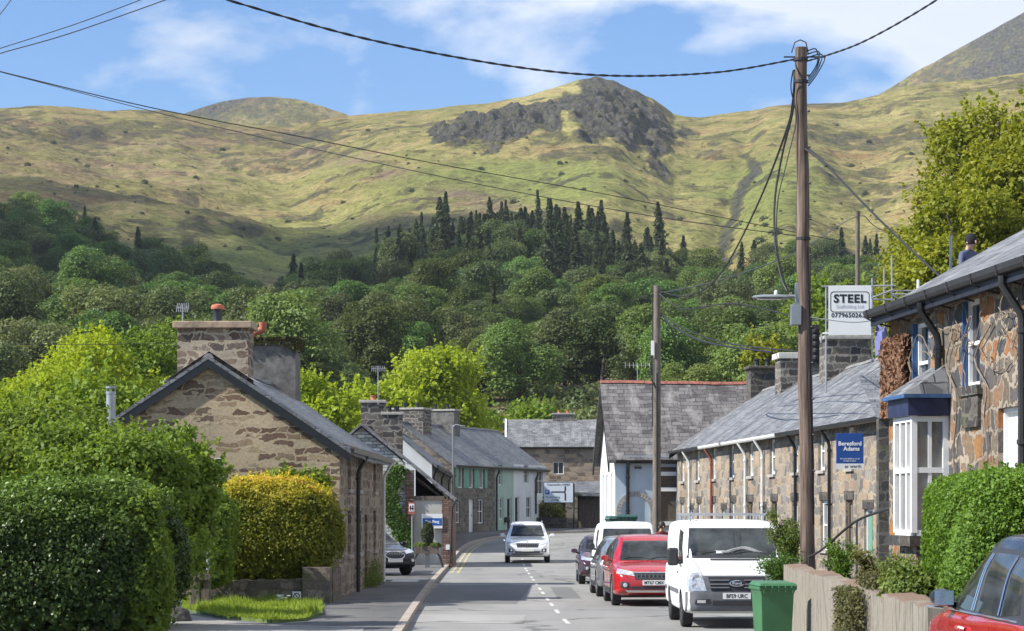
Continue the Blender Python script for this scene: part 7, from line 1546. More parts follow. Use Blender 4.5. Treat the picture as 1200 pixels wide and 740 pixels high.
mb = MB(); mb.lathe([(1, -.28), (1, .2)], axis='X', seg=14); mb.v = [(-.33 + v[0]*.92, v[1]*.11, -.012 + v[2]*.012) for v in mb.v]; mb.build('lamp_lens', M['lampglass'], ln)
mb = MB(); mb.lathe([(.035, .0), (.035, .06), (.015, .09)], c=(-.24, 0, .06), seg=10); mb.build('photocell', M['white'], ln)
def simple_pole(px0, px1, D, zb, pyt, r0, r1, label, mat):
    o = thing('telegraph_pole', label, 'pole', (wx(px0, D), D, zb)); t = Vector((wx(px1, D) - wx(px0, D), 0, wz(pyt, D) - zb)); mb = MB(); mb.tube([Vector((0, 0, 0)).lerp(t, i/10) for i in range(11)], [r0 + (r1-r0)*i/10 for i in range(11)], 12); mb.build('shaft', M[mat], o, smooth=True); return o, t
o, t = simple_pole(769.5, 770, 82, .1, 335, .15, .12, 'weathered telegraph pole with white box before the hall roof', 'pole_grey')
mb = MB(); mb.box(-.2, -.1, -.2, -.12, t.z - 2.4, t.z - 1.9); mb.build('white_box', M['white'], o)
mb = MB(); mb.tube([(-.14, 0, 5), (-.14, 0, t.z)], .02, 6); mb.build('pole_cable', M['cable'], o); mb = MB(); mb.tube([(-.2, -.1, t.z-2.4), (-.2, -.1, t.z-3.2), (-.05, -.12, t.z-3.5)], .025, 6); mb.tube([(-.15, 0, t.z-.3), (.3, -.05, t.z-.25), (.6, -.05, t.z-.45), (.75, 0, t.z-.4)], .02, 6); mb.build('pole_cable', M['cable'], o); mb = MB(); mb.tube([(.1, 0, t.z-1.1), (.4, 0, t.z-1.3), (.7, 0, t.z-1.9)], .02, 6)
mb.build('cable_tail', M['cable'], o); mb = MB(); mb.tube([(0, -.14, .5), (0, -.14, t.z-3)], .03, 6); mb.build('earth_cable', M['cable'], o)
simple_pole(1005, 1005, 115, 2.0, 248, .12, .11, 'dark telegraph pole behind the white banner', 'pole_grey')
def thin_post(name, label, cat, px, D, py0, py1, r, mat, extra=None):
    mb = MB(); mb.tube([P(px, py0, D), P(px, py1, D)], r, 8)
    if extra: extra(mb, D)
    return tag(mb.build(name, M[mat], smooth=True), label, cat)
thin_post('lamp_post', 'thin grey lamp post in front of the green shutters', 'lamp post', 531, 122, 642, 500, .055, 'grey_metal', lambda m_, D_: m_.tube([P(531, 500, D_), P(534, 498, D_), P(545, 500, D_)], .04, 6))
def aerial(px, D, pyb, pyt, label, w=.5, nm='tv_aerial'):
    mb = MB(); a, b = P(px, pyb, D), P(px, pyt, D); mb.tube([a, b], .018, 6)
    mb.tube([b + Vector((-w, 0, -.08)), b + Vector((w, .1, -.08))], .012, 6)
    for k in range(7): x_ = -w + 2*w*k/6; mb.tube([b + Vector((x_, -.1, -.2)), b + Vector((x_, .1, .04))], .007, 4)
    return tag(mb.build(nm, M['galv']), label, 'aerial')
aerial(214, 60, 430, 357, 'tv aerial beside the big stone chimney', .14); aerial(443, 97, 474, 430, 'tv aerial on the stacks behind the cottage', .25); aerial(747, 99, 452, 426, 'tv aerial above the red hall ridge', .5)
o = thing('metal_flue', 'shiny metal flue pipe among the left treetops', 'flue', (wx(130, 50), 50, wz(545, 50)))
mb = MB(); h = wz(462, 50) - wz(545, 50); mb.lathe([(.1, 0), (.1, h)], seg=14); mb.build('pipe', M['galv'], o, smooth=True)
mb = MB(); mb.lathe([(.11, h), (.11, h+.05), (.02, h+.05)], seg=14); mb.lathe([(.11, h+.12), (.11, h+.16), (.02, h+.16)], seg=14); 
for a in range(4): mb.tube([(.09*math.cos(a*1.57), .09*math.sin(a*1.57), h), (.09*math.cos(a*1.57), .09*math.sin(a*1.57), h+.15)], .008, 4)
mb.build('cowl', M['galv'], o)
def cable(pts, r, label, mat='cable', twist=False, n=10, name='overhead_cable'):
    c_ = catmull([P(*p) for p in pts], n); mb = MB()
    if twist:
        for ph in (0, math.pi):
            q_ = []; L_ = 0; fine_ = catmull(c_, 6)
            for i, v in enumerate(fine_):
                if i: L_ += (v - fine_[i-1]).length
                a = L_ * 9 + ph; q_.append(v + Vector((0, math.cos(a), math.sin(a))) * r * .8)
            mb.tube(q_, r, 5)
    else: mb.tube(c_, r, 6)
    return tag(mb.build(name, M[mat]), label, 'cable')
cable([(60, -60, 30), (262, -1, 32), (430, 46, 34), (600, 78, 36.5), (720, 89, 38.5), (840, 85, 41), (930, 70, 42.8)], .011, 'thick twisted cable sagging across the sky to the pole top', twist=True)
cable([(946, 72, 42.8), (1010, 50, 40), (1098, 0, 37), (1180, -60, 34)], .011, 'twisted cable leaving the pole top up to the right', twist=True)
cable([(-60, 68, 60), (0, 84, 62), (180, 127, 66), (350, 160, 70), (500, 190, 74), (700, 226, 79), (850, 256, 81), (985, 283, 84)], .014, 'long thin wire crossing the hillside, upper strand')
cable([(-60, 70, 50), (0, 84.5, 51), (200, 136, 49), (400, 182, 47), (600, 224, 45), (780, 256, 43.5), (937, 277, 42.8)], .0085, 'long thin wire crossing the hillside, lower strand')
cable([(-40, 78, 40), (0, 63, 40), (80, 40, 40), (197, -1, 40), (260, -26, 40)], .009, 'upper of two wires in the top left sky'); cable([(-40, 70, 41), (0, 57, 41), (90, 28, 41), (170, -2, 41), (230, -26, 41)], .008, 'lower of two wires in the top left sky'); cable([(-20, 40, 30), (0, 17, 30), (14, -2, 30), (24, -20, 30)], .006, 'short wire cutting the top left corner')
cable([(931, 82, 42.8), (929, 120, 43), (921, 155, 45), (890, 235, 55), (855, 305, 66), (830, 336, 74), (806, 347, 79), (785, 345, 81), (772, 340, 82)], .022, 'heavy cable swooping from the brown pole to the weathered pole')
cable([(930, 82, 42.8), (930, 125, 42.9), (917, 180, 43.2), (908, 235, 43.3), (909, 290, 43.2), (917, 330, 43), (927, 347, 42.8)], .02, 'black cable looping down from pole top to lamp'); cable([(929, 84, 42.6), (927, 105, 42.7), (933, 140, 42.7), (922, 190, 42.7), (911, 240, 42.7), (912, 300, 42.7), (924, 345, 42.7)], .012, 'second thinner cable looping beside the black one')
cable([(946, 174, 42.8), (965, 190, 42), (1030, 257, 39.5), (1100, 323, 37), (1118, 338, 36.5)], .018, 'taut black cable from the pole to the near roof'); cable([(944, 175, 42.7), (957, 184, 42.3), (968, 195, 42)], .022, 'thick clamp end of the taut cable', name='cable_clamp')
cable([(771, 343, 82), (800, 362, 80), (860, 356, 70), (935, 372, 60), (960, 376, 56)], .02, 'wire between the two poles above the terrace') ; cable([(778, 372, 82), (790, 384, 80), (830, 402, 74), (905, 413, 66)], .03, 'lower of two dark cables reaching the terrace'); cable([(776, 368, 82), (800, 385, 80), (850, 402, 74), (940, 413, 62)], .022, 'upper of two dark cables reaching the terrace')
cable([(772, 344, 82), (845, 328, 90), (930, 297, 103), (1004, 254, 115), (1030, 268, 118), (1100, 300, 130)], .022, 'thin grey wire running to the far dark pole', 'cable_grey'); cable([(768, 344, 82), (700, 362, 82), (620, 368, 80), (540, 362, 78), (400, 330, 74), (200, 260, 66)][:4], .01, 'thin wire leaving the weathered pole to the left'); cable([(-20, 403, 75), (100, 404, 75), (213, 402, 75), (330, 398, 75), (440, 385, 78)], .01, 'thin dark wire behind the stone chimneys')
cable([(1043, 372, 37), (1000, 378, 39.5), (950, 372, 42.6)], .009, 'pale drooping wire beside the banner', 'cable_grey')
# ------------------------------------------------------------------ signs
def board(name, label, cx, cy, cz, w, h, nx, ny, mat, parent=None, t=.03, nm='panel', rim=None):
    o = thing(name, label, 'sign', (0, 0, 0)) if parent is None else parent
    F_ = facing((cx, cy, cz), nx, ny); q = MB(); q.box(-w/2, w/2, -h/2, h/2, -t, 0); q.v = [tuple(F_ @ Vector(v)) for v in q.v]; q.build(nm, M[mat], o, bevel=.004)
    return o, F_
def on_board(F_, mb_fn, mat, name, parent, lift=.004):
    q = MB(); mb_fn(q); q.v = [tuple(F_ @ Vector((v[0], v[1], v[2] + lift))) for v in q.v]; return q.build(name, M[mat], parent)
T_ = lambda F_, x, y: F_ @ Matrix.Translation((x, y, .006))
# direction sign
M['signwhite'] = pm('road_sign_white', (.62, .68, .74), .4, var=.03); M['signblue'] = pm('parking_sign_blue', (.02, .1, .35), .4, var=.03)
Ds_ = 158.0; o, F_ = board('direction_sign', 'white road direction sign with black route arms and parking symbol', wx(654.5, Ds_), Ds_, wz(577.5, Ds_), 34*Ds_/F, 23*Ds_/F, 0, -1, 'signwhite')
sw_, sh_ = 34*Ds_/F, 23*Ds_/F
on_board(F_, lambda q: (q.box(-.48, .38, .0, .08, 0, .004), q.box(.4, .49, -.52, -.1, 0, .004), q.box(.4, .49, .16, .42, 0, .004), q.add([(.38, 0, .0), (.38, .08, .0), (.4, .16, .0), (.49, .16, .0), (.46, .04, 0), (.49, -.1, .0), (.4, -.1, .0)], [(0, 1, 2, 3, 4, 5, 6)])), 'ink', 'route_arms', o)
on_board(F_, lambda q: q.box(-.88, -.6, -.12, .18, 0, .004), 'signblue', 'parking_symbol', o); text_mesh('P', .26, 'inkwhite', 'parking_letter', o, T_(F_, -.74, .03) @ Matrix.Translation((0, 0, .004)), .001, bold=.005)
text_mesh('Caernarfon A4085', .2, 'ink', 'sign_lettering', o, T_(F_, 0, .52), .001, sx=1.0); text_mesh('Porthmadog', .19, 'ink', 'sign_lettering', o, T_(F_, -.38, -.3), .001); text_mesh('(A498)', .19, 'ink', 'sign_lettering', o, T_(F_, -.22, -.5), .001)
q = MB(); [q.tube([(wx(p_, Ds_), Ds_+.06, gz(Ds_)), (wx(p_, Ds_), Ds_+.06, wz(567, Ds_))], .05, 8) for p_ in (672.5, 640)]; q.build('post', M['blackmatt'], o); q = MB(); F2 = facing((wx(654.5, Ds_), Ds_+.04, wz(577.5, Ds_)), 0, -1); q.box(-sw_/2-.04, sw_/2+.04, -sh_/2-.04, sh_/2+.04, -.03, 0); q.v = [tuple(F2 @ Vector(v)) for v in q.v]; q.build('backing', M['blackmatt'], o)
# STEEL banner and scaffold
sc = thing('scaffold', 'galvanised tube scaffold round the nearest terrace chimney', 'scaffold', (0, 0, 0)); Yb = 76.0
def pipe(a, b, r_=.026, mt='galv', nm='scaffold_tube', par=None): q = MB(); q.tube([a, b], r_, 8); return q.build(nm, M[mt], par or sc, smooth=True)
for (p_, pt_, D_) in ((1022, 326, 76), (1045, 300, 76), (968, 336, 76), (1036, 315, 78.5), (968, 345, 78.5)): pipe(P(p_, pt_, D_), P(p_, 470, D_))
pipe(P(963, 336, 75.9), P(1050, 335, 75.9)); pipe(P(1020, 350, 75.9), P(1046, 340, 75.9)); pipe(P(1020, 351, 76.1), P(1047, 351.5, 76.1)); pipe(P(1045, 341, 76.1), P(1085, 341, 76.1)); pipe(P(1046, 346, 76), P(1080, 370, 76)); pipe(P(964, 391, 75.8), P(1024, 392, 75.8), .03, 'white'); pipe(P(963, 391, 75.8), P(962, 402, 75.8)); pipe(P(1046, 345, 78), P(1095, 345, 78))
pipe(P(1114, 276, 43.5), P(1114, 330, 43.5)); pipe(P(1076, 328, 50), P(1076, 352, 50), .03, 'white')
M['banner'] = pm('banner_fabric', (.72, .72, .7), .7, var=.05, scale=1.5)
bw, bh = 50*75.8/F, 58*75.8/F; o, F_ = board('banner', 'white scaffolding banner with bold black lettering above the chimney', wx(996, 75.7), 75.7, wz(364, 75.7), bw, bh, 0, -1, 'banner', t=.012, nm='sheet')
text_mesh('STEEL', .36, 'ink', 'lettering', o, T_(F_, 0, .36), .001, bold=.014, sx=1.02, spacing=1.12); M['greyink'] = pm('grey_lettering', (.42, .44, .46), .6, var=.03)
text_mesh('Scaffolding Ltd', .15, 'greyink', 'lettering', o, T_(F_, 0, .12), .001); text_mesh('07796502633', .2, 'ink', 'lettering', o, T_(F_, .0, -.16), .001, bold=.004, spacing=1.08)
def rr(q):
    w_, h_, t_ = .62, .33, .022; cy_ = .27
    pts = []
    for (cx_, cyy, a0) in ((w_-.1, h_-.1, 0), (-w_+.1, h_-.1, 90), (-w_+.1, -h_+.1, 180), (w_-.1, -h_+.1, 270)):
        for k in range(5): a = R(a0 + k*22.5); pts.append((cx_ + .1*math.cos(a), cyy + .1*math.sin(a)))
    n_ = len(pts)
    for i in range(n_):
        a, b = pts[i], pts[(i+1) % n_]; f_ = 1 - t_/h_; q.quad((a[0], a[1]+cy_, 0), (b[0], b[1]+cy_, 0), (b[0]*(1-t_/w_), b[1]*f_+cy_, 0), (a[0]*(1-t_/w_), a[1]*f_+cy_, 0))
on_board(F_, rr, 'ink', 'border', o)
M['tarp'] = pm('blue_tarpaulin', (.12, .13, .3), .6, var=.3, scale=5); q = MB()
a_, b_ = P(1026, 382, 74), P(1040, 382, 74)
nt_ = 6
for i in range(nt_):
    for j in range(nt_):
        f_ = lambda u, v: Vector((a_.x + (b_.x-a_.x)*u, 74 + .12*math.sin(u*7+v*3), a_.z - v*.95 + .05*math.sin(u*9)))
        q.quad(f_(i/nt_, j/nt_), f_((i+1)/nt_, j/nt_), f_((i+1)/nt_, (j+1)/nt_), f_(i/nt_, (j+1)/nt_))
tag(q.build('tarpaulin', M['tarp'], smooth=True), 'faded blue tarpaulin hanging right of the banner', 'tarpaulin')
# estate agent board
M['agentblue'] = pm('agent_board_blue', (.015, .07, .28), .5, var=.05); Da = 60.6
sy_ = lambda a, b: (wz(a, Da) + wz(b, Da))/2
o, F_ = board('agent_board', 'blue estate agent board with white lettering fixed to the terrace', wx(996, Da), Da, sy_(508, 550), 32*Da/F, (550-508)*Da/F, 0, -1, 'agentblue')
on_board(F_, lambda q: q.box(-16*Da/F, 16*Da/F, -21*Da/F, -14.5*Da/F, 0, .004), 'banner', 'lower_strip', o)
text_mesh('Beresford', .148, 'inkwhite', 'lettering', o, T_(F_, .0, .19), .001, bold=.004); text_mesh('Adams', .148, 'inkwhite', 'lettering', o, T_(F_, .04, .06), .001, bold=.004); text_mesh('ar werth', .12, 'ink', 'lettering', o, T_(F_, .08, -.385) @ Matrix.Translation((0, 0, .004)), .001); text_mesh('beresfordadams.co.uk', .056, 'inkwhite', 'lettering', o, T_(F_, .0, -.19), .001); text_mesh('01766 513641', .056, 'inkwhite', 'lettering', o, T_(F_, .0, -.25), .001)
q = MB(); q.tube([(wx(980, Da), Da+.04, wz(509, Da)), (wx(1022, Da), Da+.04, wz(509, Da))], .018, 6); q.build('bracket', M['blackmatt'], o)
# signs on the outbuilding
Yq = YS - .16
o, F_ = board('house_sign', 'pale green sign with blue name band on the rendered panel', wx(506.5, Yq), Yq, wz(611, Yq), 24*Yq/F, 17*Yq/F, 0, -1, 'signpale' if 'signpale' in M else 'banner'); on_board(F_, lambda q: q.box(-11.5*Yq/F, 11.5*Yq/F, -5*Yq/F, 3.5*Yq/F, 0, .004), 'signblue', 'blue_band', o); text_mesh('Tan Parg', .15, 'inkwhite', 'lettering', o, T_(F_, 0, -.02) @ Matrix.Translation((0, 0, .004)), .001, bold=.004)
M['warnred'] = pm('faded_red', (.32, .1, .07), .6, var=.2); Yq2 = YS - .35
o, F_ = board('warning_sign', 'small square red bordered children warning sign on a post', wx(482.5, Yq2), Yq2, wz(596, Yq2), 8.5*Yq2/F, 14*Yq2/F, 0, -1, 'warnred'); on_board(F_, lambda q: q.box(-.1, .1, -.12, .18, 0, .004), 'banner', 'inner_panel', o); on_board(F_, lambda q: (q.box(-.07, -.03, -.08, .1, 0, .004), q.box(.02, .06, -.08, .13, 0, .004), q.box(-.08, .07, -.02, .02, 0, .004)), 'ink', 'figures', o, .01)
q = MB(); q.tube([(wx(483, Yq2), Yq2+.05, .1), (wx(483, Yq2), Yq2+.05, wz(590, Yq2))], .035, 8); q.build('post', M['grey_metal'], o)
o, F_ = board('no_parking_plate', 'small white and red no waiting plate on the low stone wall', wx(347.5, 54), 54.02, wz(702, 54), 10*54/F, 17*54/F, 0, -1, 'banner'); on_board(F_, lambda q: q.box(-.1, .1, -.165, -.06, 0, .003), 'warnred', 'red_strip', o)
def ring(q):
    for i in range(20): a, b = i*2*math.pi/20, (i+1)*2*math.pi/20; q.quad((.075*math.cos(a), .06+.075*math.sin(a), 0), (.075*math.cos(b), .06+.075*math.sin(b), 0), (.055*math.cos(b), .06+.055*math.sin(b), 0), (.055*math.cos(a), .06+.055*math.sin(a), 0))
    q.add([(-.05, .1, .0), (-.04, .115, .0), (.05, .02, .0), (.04, .005, 0)], [(0, 3, 2, 1)])
on_board(F_, ring, 'ink', 'prohibition_ring', o)
o, F_ = board('notice_plate', 'small white notice on the brick pier corner', wx(525, YS-.14), YS-.14, wz(641.5, YS), 5*YS/F, 6*YS/F, 0, -1, 'banner')
# street sign on grey post among the left bushes
Dp = 46.5; o = thing('sign_post', 'grey metal post with the back of a green street sign in the bushes', 'sign', (wx(210, Dp), Dp, .1)); q = MB(); q.tube([(0, 0, 0), (0, 0, wz(600, Dp)-.1)], .04, 10); q.build('post', M['galv'], o, smooth=True)
M['signgreen'] = pm('green_sign', (.06, .16, .06), .5, var=.15); o2, F_ = board('street_sign', 'green street name sign with white border beside the golden hedge', wx(250, 52), 52, wz(551, 52), 24*52/F, 28*52/F, 0, -1, 'signgreen'); on_board(F_, lambda q: (q.box(-12*52/F, 12*52/F, 13.2*52/F, 14*52/F, 0, .01), q.box(11.2*52/F, 12*52/F, -14*52/F, 13.2*52/F, 0, .01)), 'white', 'border', o2); q = MB(); q.tube([(wx(243, 52), 52.06, .1), (wx(243, 52), 52.06, wz(551, 52))], .035, 8); q.build('post', M['galv'], o2)
# ------------------------------------------------------------------ bins, planter, stones, posts
def wheelie(x, y, z, rot, label, mat, s=1.0):
    o = thing('wheelie_bin', label, 'bin', (x, y, z), rot); q = MB()
    def ringp(w, d, h, oy=0): return [(-w/2, -d/2+oy, h), (w/2, -d/2+oy, h), (w/2, d/2+oy, h), (-w/2, d/2+oy, h)]
    L_ = [ringp(.44, .5, .06), ringp(.46, .53, .35), ringp(.5, .6, .86), ringp(.535, .64, .93), ringp(.575, .68, .935), ringp(.58, .69, .985)]; vs = [p_ for r_ in L_ for p_ in r_]; fs = [(3, 2, 1, 0), (20, 21, 22, 23)]
    for i in range(len(L_)-1): fs += [(i*4+k, i*4+(k+1) % 4, (i+1)*4+(k+1) % 4, (i+1)*4+k) for k in range(4)]
    q.add(vs, fs)
    for k in range(5): q.box(-.22+.11*k-.008, -.22+.11*k+.008, -.36, -.34, .88, .955)
    q.build('bin_body', M[mat], o, bevel=.02)
    q = MB(); q.add([(-.3, -.37, .99), (.3, -.37, .99), (.3, .3, 1.0), (-.3, .3, 1.0), (-.26, -.33, 1.035), (.26, -.33, 1.035), (.26, .25, 1.06), (-.26, .25, 1.06)], [(0, 3, 2, 1), (4, 5, 6, 7), (0, 1, 5, 4), (1, 2, 6, 5), (2, 3, 7, 6), (3, 0, 4, 7)])
    for k in range(5): q.box(-.2+.1*k-.01, -.2+.1*k+.01, -.385, -.365, .955, .995)
    q.build('lid', M[mat], o, bevel=.012)
    q = MB(); q.tube([(-.24, .36, .93), (-.24, .42, .95), (.24, .42, .95), (.24, .36, .93)], .018, 8); q.build('handle', M[mat], o)
    for sg in (-1, 1): q = MB(); q.lathe([(.04, -.03), (.1, -.03), (.1, .03), (.04, .03)], c=(0, 0, 0), axis='X', seg=16); q.v = [(v[0]+sg*.25, v[1]+.24, v[2]+.1) for v in q.v]; q.build('wheel', M['rubber'], o, smooth=True)
    o.scale = (s, s, s); return o
M['bin_green'] = pm('green_bin_plastic', (.045, .15, .06), .45, var=.15, scale=3); M['bin_dark'] = pm('dark_green_bin_plastic', (.015, .07, .055), .5)
wheelie(wx(905.5, 36.0), 36.0, wz(681, 36)-1.06, R(8), 'green wheelie bin standing in front of the white van', 'bin_green')
wheelie(wx(735, 84), 84.0, .75, R(-4), 'dark green bin on the raised bed before the pale hall', 'bin_dark', 1.25); wheelie(wx(722, 86.5), 86.5, .75, R(10), 'smaller dark bin left of the one before the hall', 'bin_dark', 1.2)
q = MB(); q.box(3.4+.55, 6.4, 82.5, 88.5, 0, .75); tag(q.build('raised_bed', M['stone_grey']), 'low stone raised bed before the pale hall carrying bins', 'raised bed')
# planter with clipped bush by the outbuilding
Yp = 88.5; o = thing('planter_stand', 'dark wooden planter on splayed legs before the rendered panel', 'planter', (wx(501, Yp), Yp, .1)); h = wz(640, Yp) - .1
q = MB(); q.box(-.42, .42, -.25, .25, h-.28, h); q.build('trough', M['timber'], o)
for sx2 in (-1, 1):
    for sy2 in (-1, 1): q = MB(); q.tube([(sx2*.36, sy2*.2, h-.26), (sx2*.45, sy2*.22, h*.5), (sx2*.58, sy2*.26, 0)], .035, 8); q.build('leg', M['blackmatt'], o)
q = MB(); q.box(-.08, .08, -.1, .1, 0, h-.25); q.build('centre_leg', M['concrete'], o)
r = np.random.default_rng(61); bl = [(0, 0, h+.45, .24, .22, .42)]; p, nn, k = shell_points(bl, 5000, r, .25, .6, .15); bo_ = thing('clipped_bush', 'dark clipped conical bush in the planter', 'bush', (wx(501, Yp), Yp, .1)); leaf_object('foliage', p, nn, .035, M['leaf_conifer'], bo_, r=r); q = MB(); q.tube([(0, 0, h-.05), (0, 0, h+.5)], .03, 6); q.build('trunk', M['bark'], bo_)
bl = [(.35*math.cos(k*1.1), .15*math.sin(k*2.3), h+.02, .16, .14, .1) for k in range(7)]; p, nn, k = shell_points(bl, 3500, r, .3, .5, .3); tg = thing('bedding_plants', 'low green plants round the clipped bush', 'plants', (wx(501, Yp), Yp, .1)); leaf_object('leaves', p, nn, .035, M['leaf_fern'], tg, r=r)
def stone(px, D, zc, sx3, sz3, seed, label):
    r = np.random.default_rng(seed); bm = bmesh.new(); bmesh.ops.create_icosphere(bm, subdivisions=4, radius=1)
    for v in bm.verts: d = v.co.normalized(); f_ = 1 + .22*float(fbm(d.x*1.7+seed, d.y*1.7+d.z*1.3, seed, 4)) + .08*float(fbm(d.x*6, d.z*6+d.y*5, seed+1, 3)); v.co = Vector((d.x*sx3, d.y*sx3*.9, d.z*sz3)) * f_
    me = bpy.data.meshes.new('boulder'); bm.to_mesh(me); bm.free(); me.materials.append(M['rock']); me.polygons.foreach_set('use_smooth', [True]*len(me.polygons)); auto_uv(me); o = bpy.data.objects.new('boulder', me); COL.objects.link(o); o.location = (wx(px, D), D, zc); tag(o, label, 'boulder')
stone(207, 44.5, .1, .3, .28, 3, 'dark rounded boulder at the side lane corner'); stone(185, 44.2, .05, .28, .18, 4, 'low dark boulder partly under the bush')
o = thing('gate_post', 'weathered timber post with leaning board beside the verge', 'post', (wx(230, 51), 51, .1)); q = MB(); q.box(-.13, .1, -.1, .1, 0, .78); q.build('post', M['timber'], o, bevel=.03)
q = MB(); q.box(.16, .3, -.08, .08, 0, .82); q.box(-.05, .34, -.14, -.1, .62, .8); q.build('second_post', M['timber'], o, bevel=.02); q = MB(); q.tube([(-.9, .0, .15), (-.4, -.1, .2), (-.1, 0, .4)], .05, 6); q.build('fallen_rail', M['timber'], o)
# white flowers on the verge
o = thing('daffodils', 'small clump of white flowers in the verge grass', 'flowers', (wx(329, 51), 51, .16)); q = MB(); r = np.random.default_rng(4)
for k in range(9): x_, y_, z_ = r.normal()*.08, r.normal()*.06, .12 + r.uniform(0, .1); q.lathe([(.005, 0), (.04, .02), (.05, .03), (.005, .035)], c=(x_, y_, z_), seg=8)
q.build('petals', M['white'], o); q = MB(); [q.tube([(r.normal()*.05, r.normal()*.05, 0), (r.normal()*.08, r.normal()*.06, .14)], .006, 4) for k in range(9)]; q.build('stems', M['leaf_shrub'], o)

# ------------------------------------------------------------------ people
def person(label, pos, rot, joints, radii, skin_top, cloth, hat, hair, legs_mat):
    """one continuous skinned body; hair/hat and top are its children"""
    o = thing('person', label, 'person', pos, rot)
    names = list(joints); idx = {k: i for i, k in enumerate(names)}
    E = [('pelvis','spine'),('spine','chest'),('chest','neck'),('neck','head'),('head','crown'),('chest','ls'),('ls','le'),('le','lw'),('lw','lh'),('chest','rs'),('rs','re'),('re','rw'),('rw','rh'),('pelvis','lhip'),('lhip','lk'),('lk','la'),('la','lt'),('pelvis','rhip'),('rhip','rk'),('rk','ra'),('ra','rt')]
    me = bpy.data.meshes.new('body'); me.from_pydata([joints[k] for k in names], [(idx[a], idx[b]) for a, b in E], []); b = bpy.data.objects.new('body', me); COL.objects.link(b)
    sk = b.modifiers.new('skin', 'SKIN'); b.modifiers.new('sub', 'SUBSURF').levels = 2
    for i, k in enumerate(names): me.skin_vertices[0].data[i].radius = (radii[k][0], radii[k][1]) if hasattr(radii[k], '__len__') else (radii[k], radii[k])
    me.skin_vertices[0].data[idx['pelvis']].use_root = True
    dg = bpy.context.evaluated_depsgraph_get(); dg.update(); m2 = bpy.data.meshes.new_from_object(b.evaluated_get(dg)); bpy.data.objects.remove(b)
    for mm in (M['skin'], M[cloth], M[legs_mat]): m2.materials.append(mm)
    zn = joints['neck'][2]; zp = joints['pelvis'][2]
    for f in m2.polygons:
        c_ = f.center; f.use_smooth = True
        f.material_index = 0 if (c_.z > zn + .0) or min((c_ - Vector(joints[h_])).length for h_ in ('lh', 'rh')) < .11 else (1 if c_.z > zp - .04 or min((c_-Vector(joints[h_])).length for h_ in ('lw', 'rw', 'le', 're')) < .12 else 2)
    bo = bpy.data.objects.new('body', m2); COL.objects.link(bo); bo.parent = o
    hd_ = Vector(joints['head']); q = MB(); q.lathe([(.02, .14), (.07, .125), (.1, .08), (.108, .02), (.105, -.035), (.09, -.06)] , c=(hd_.x, hd_.y + .012, hd_.z + .03), seg=18); q.build('beanie' if hat else 'hair', M[hat or hair], o, smooth=True)
    f_ = MB(); f_.lathe([(.005, -.03), (.018, -.01), (.012, .03)], c=(hd_.x, hd_.y - .112, hd_.z), seg=8)
    f_.build('nose', M['skin'], o, smooth=True)
    for sg in (-1, 1): f_ = MB(); f_.lathe([(.01, -.02), (.026, 0), (.01, .025)], c=(hd_.x + sg*.092, hd_.y + .01, hd_.z - .01), seg=8); f_.build('ear', M['skin'], o, smooth=True)
    for sg in (-1, 1): e_ = MB(); e_.box(hd_.x + sg*.035 - .012, hd_.x + sg*.035 + .012, hd_.y - .108, hd_.y - .1, hd_.z + .018, hd_.z + .028); e_.build('eye', M['ink'], o)
    e_ = MB(); e_.box(hd_.x - .025, hd_.x + .025, hd_.y - .104, hd_.y - .097, hd_.z - .06, hd_.z - .052); e_.build('mouth', M['ink'], o)
    # hands: palm and five fingers
    for h_, w_ in (('lh', 'lw'), ('rh', 'rw')):
        a = Vector(joints[h_]); d_ = (a - Vector(joints[w_])).normalized(); sd_ = d_.cross(Vector((0, 1, 0))).normalized(); q = MB()
        for k, (of, ln_) in enumerate(((-.03, .065), (-.01, .08), (.01, .075), (.03, .06))): s_ = a + sd_*of; q.tube([s_, s_ + d_*ln_*.5 + Vector((0, -.006, 0)), s_ + d_*ln_ + Vector((0, -.022, 0))], [.01, .009, .007], 6)
        q.tube([a - d_*.03 + sd_*.03, a + sd_*.065 + d_*.01, a + sd_*.07 + d_*.04], [.012, .011, .008], 6); q.build('fingers', M['skin'], o, smooth=True)
    return o
M['skin'] = pm('skin', (.5, .3, .22), .55, var=.06); M['jacket'] = pm('blue_grey_jacket', (.08, .09, .16), .85, var=.2, scale=10); M['wool'] = pm('black_wool', (.015, .015, .018), .95, var=.3); M['jeans'] = pm('dark_trousers', (.04, .045, .06), .9, var=.2); M['redtop'] = pm('dark_red_top', (.2, .04, .04), .85, var=.2); M['hairb'] = pm('dark_brown_hair', (.03, .02, .014), .6, var=.4, scale=30)
J = dict(pelvis=(0, 0, .92), spine=(0, .0, 1.08), chest=(0, 0, 1.3), neck=(0, .0, 1.47), head=(0, -.02, 1.6), crown=(0, -.0, 1.7), ls=(-.18, 0, 1.38), le=(-.25, .02, 1.1), lw=(-.24, -.12, .88), lh=(-.235, -.16, .8), rs=(.18, 0, 1.38), re=(.26, .02, 1.1), rw=(.25, -.12, .88), rh=(.245, -.16, .8), lhip=(-.09, 0, .86), lk=(-.11, -.03, .47), la=(-.12, .02, .08), lt=(-.12, -.14, .04), rhip=(.09, 0, .86), rk=(.11, -.03, .47), ra=(.12, .02, .08), rt=(.12, -.14, .04))
RD = dict(pelvis=(.15, .11), spine=(.14, .1), chest=(.165, .11), neck=.055, head=(.078, .095), crown=(.055, .07), ls=.062, le=.045, lw=.03, lh=(.035, .02), rs=.062, re=.045, rw=.03, rh=(.035, .02), lhip=.085, lk=.06, la=.042, lt=.035, rhip=.085, rk=.06, ra=.042, rt=.035)
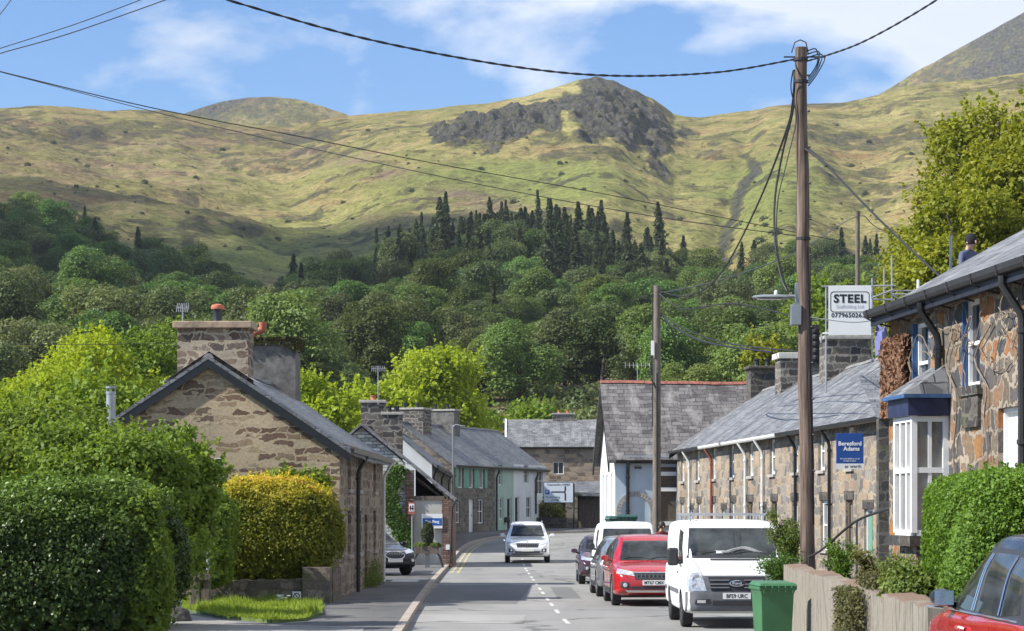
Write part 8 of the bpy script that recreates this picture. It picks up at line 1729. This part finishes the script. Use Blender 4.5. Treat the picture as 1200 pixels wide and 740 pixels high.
J2 = dict(J); J2.update(le=(-.28, -.08, 1.13), lw=(-.16, -.3, 1.05), lh=(-.12, -.37, 1.04), re=(.28, -.08, 1.13), rw=(.16, -.3, 1.05), rh=(.12, -.37, 1.04), head=(.02, -.05, 1.6), crown=(.02, -.04, 1.69))
zpf = wz(277, 43.5) - 1.72
person('roofer in a black beanie and blue jacket working behind the roof', (wx(1135, 43.5), 43.5, zpf), R(35), J2, RD, None, 'jacket', 'wool', None, 'jeans')
q = MB(); q.box(7.4, 9.6, 43.0, 44.3, zpf-.05, zpf); pf = tag(q.build('scaffold_platform', M['timber']), 'timber scaffold boards under the roofer', 'platform')
q = MB()
for (x_, y_) in ((7.5, 43.1), (9.5, 43.1), (7.5, 44.2), (9.5, 44.2)): q.tube([(x_, y_, .9), (x_, y_, zpf+ (0 if y_ < 43.5 else .0))], .026, 8)
q.tube([(7.4, 43.1, zpf-.09), (9.6, 43.1, zpf-.09)], .026, 8); q.tube([(7.4, 44.2, zpf-.09), (9.6, 44.2, zpf-.09)], .026, 8); q.build('supports', M['galv'], pf)
person('dark haired walker in a dark red top on the right pavement', (wx(775.5, 73.5), 73.5, .11 - .0), R(20), J, RD, None, 'redtop', None, 'hairb', 'jeans')
cloud_over(165, 800, 108, 1500, 100, 170, 3)
cloud_over(20, 520, 48, 1500, 62, 95, 4)
# the air of the valley
mb = MB(); mb.box(-3200, 3200, -700, 5200, -2.5, 660); hz_ = mb.build('haze', M['void']); hz_.data.materials.clear(); hm = bpy.data.materials.new('valley_air'); hm.use_nodes = True; hn = hm.node_tree; hn.nodes.clear()
pv = N(hn, 'ShaderNodeVolumePrincipled'); pv.inputs['Color'].default_value = (.78, .87, 1, 1); pv.inputs['Density'].default_value = .00007; pv.inputs['Anisotropy'].default_value = .2; ho = N(hn, 'ShaderNodeOutputMaterial'); hn.links.new(pv.outputs[0], ho.inputs['Volume']); hz_.data.materials.append(hm); tag(hz_, 'thin pale blue haze of the valley air', 'haze', kind='stuff')
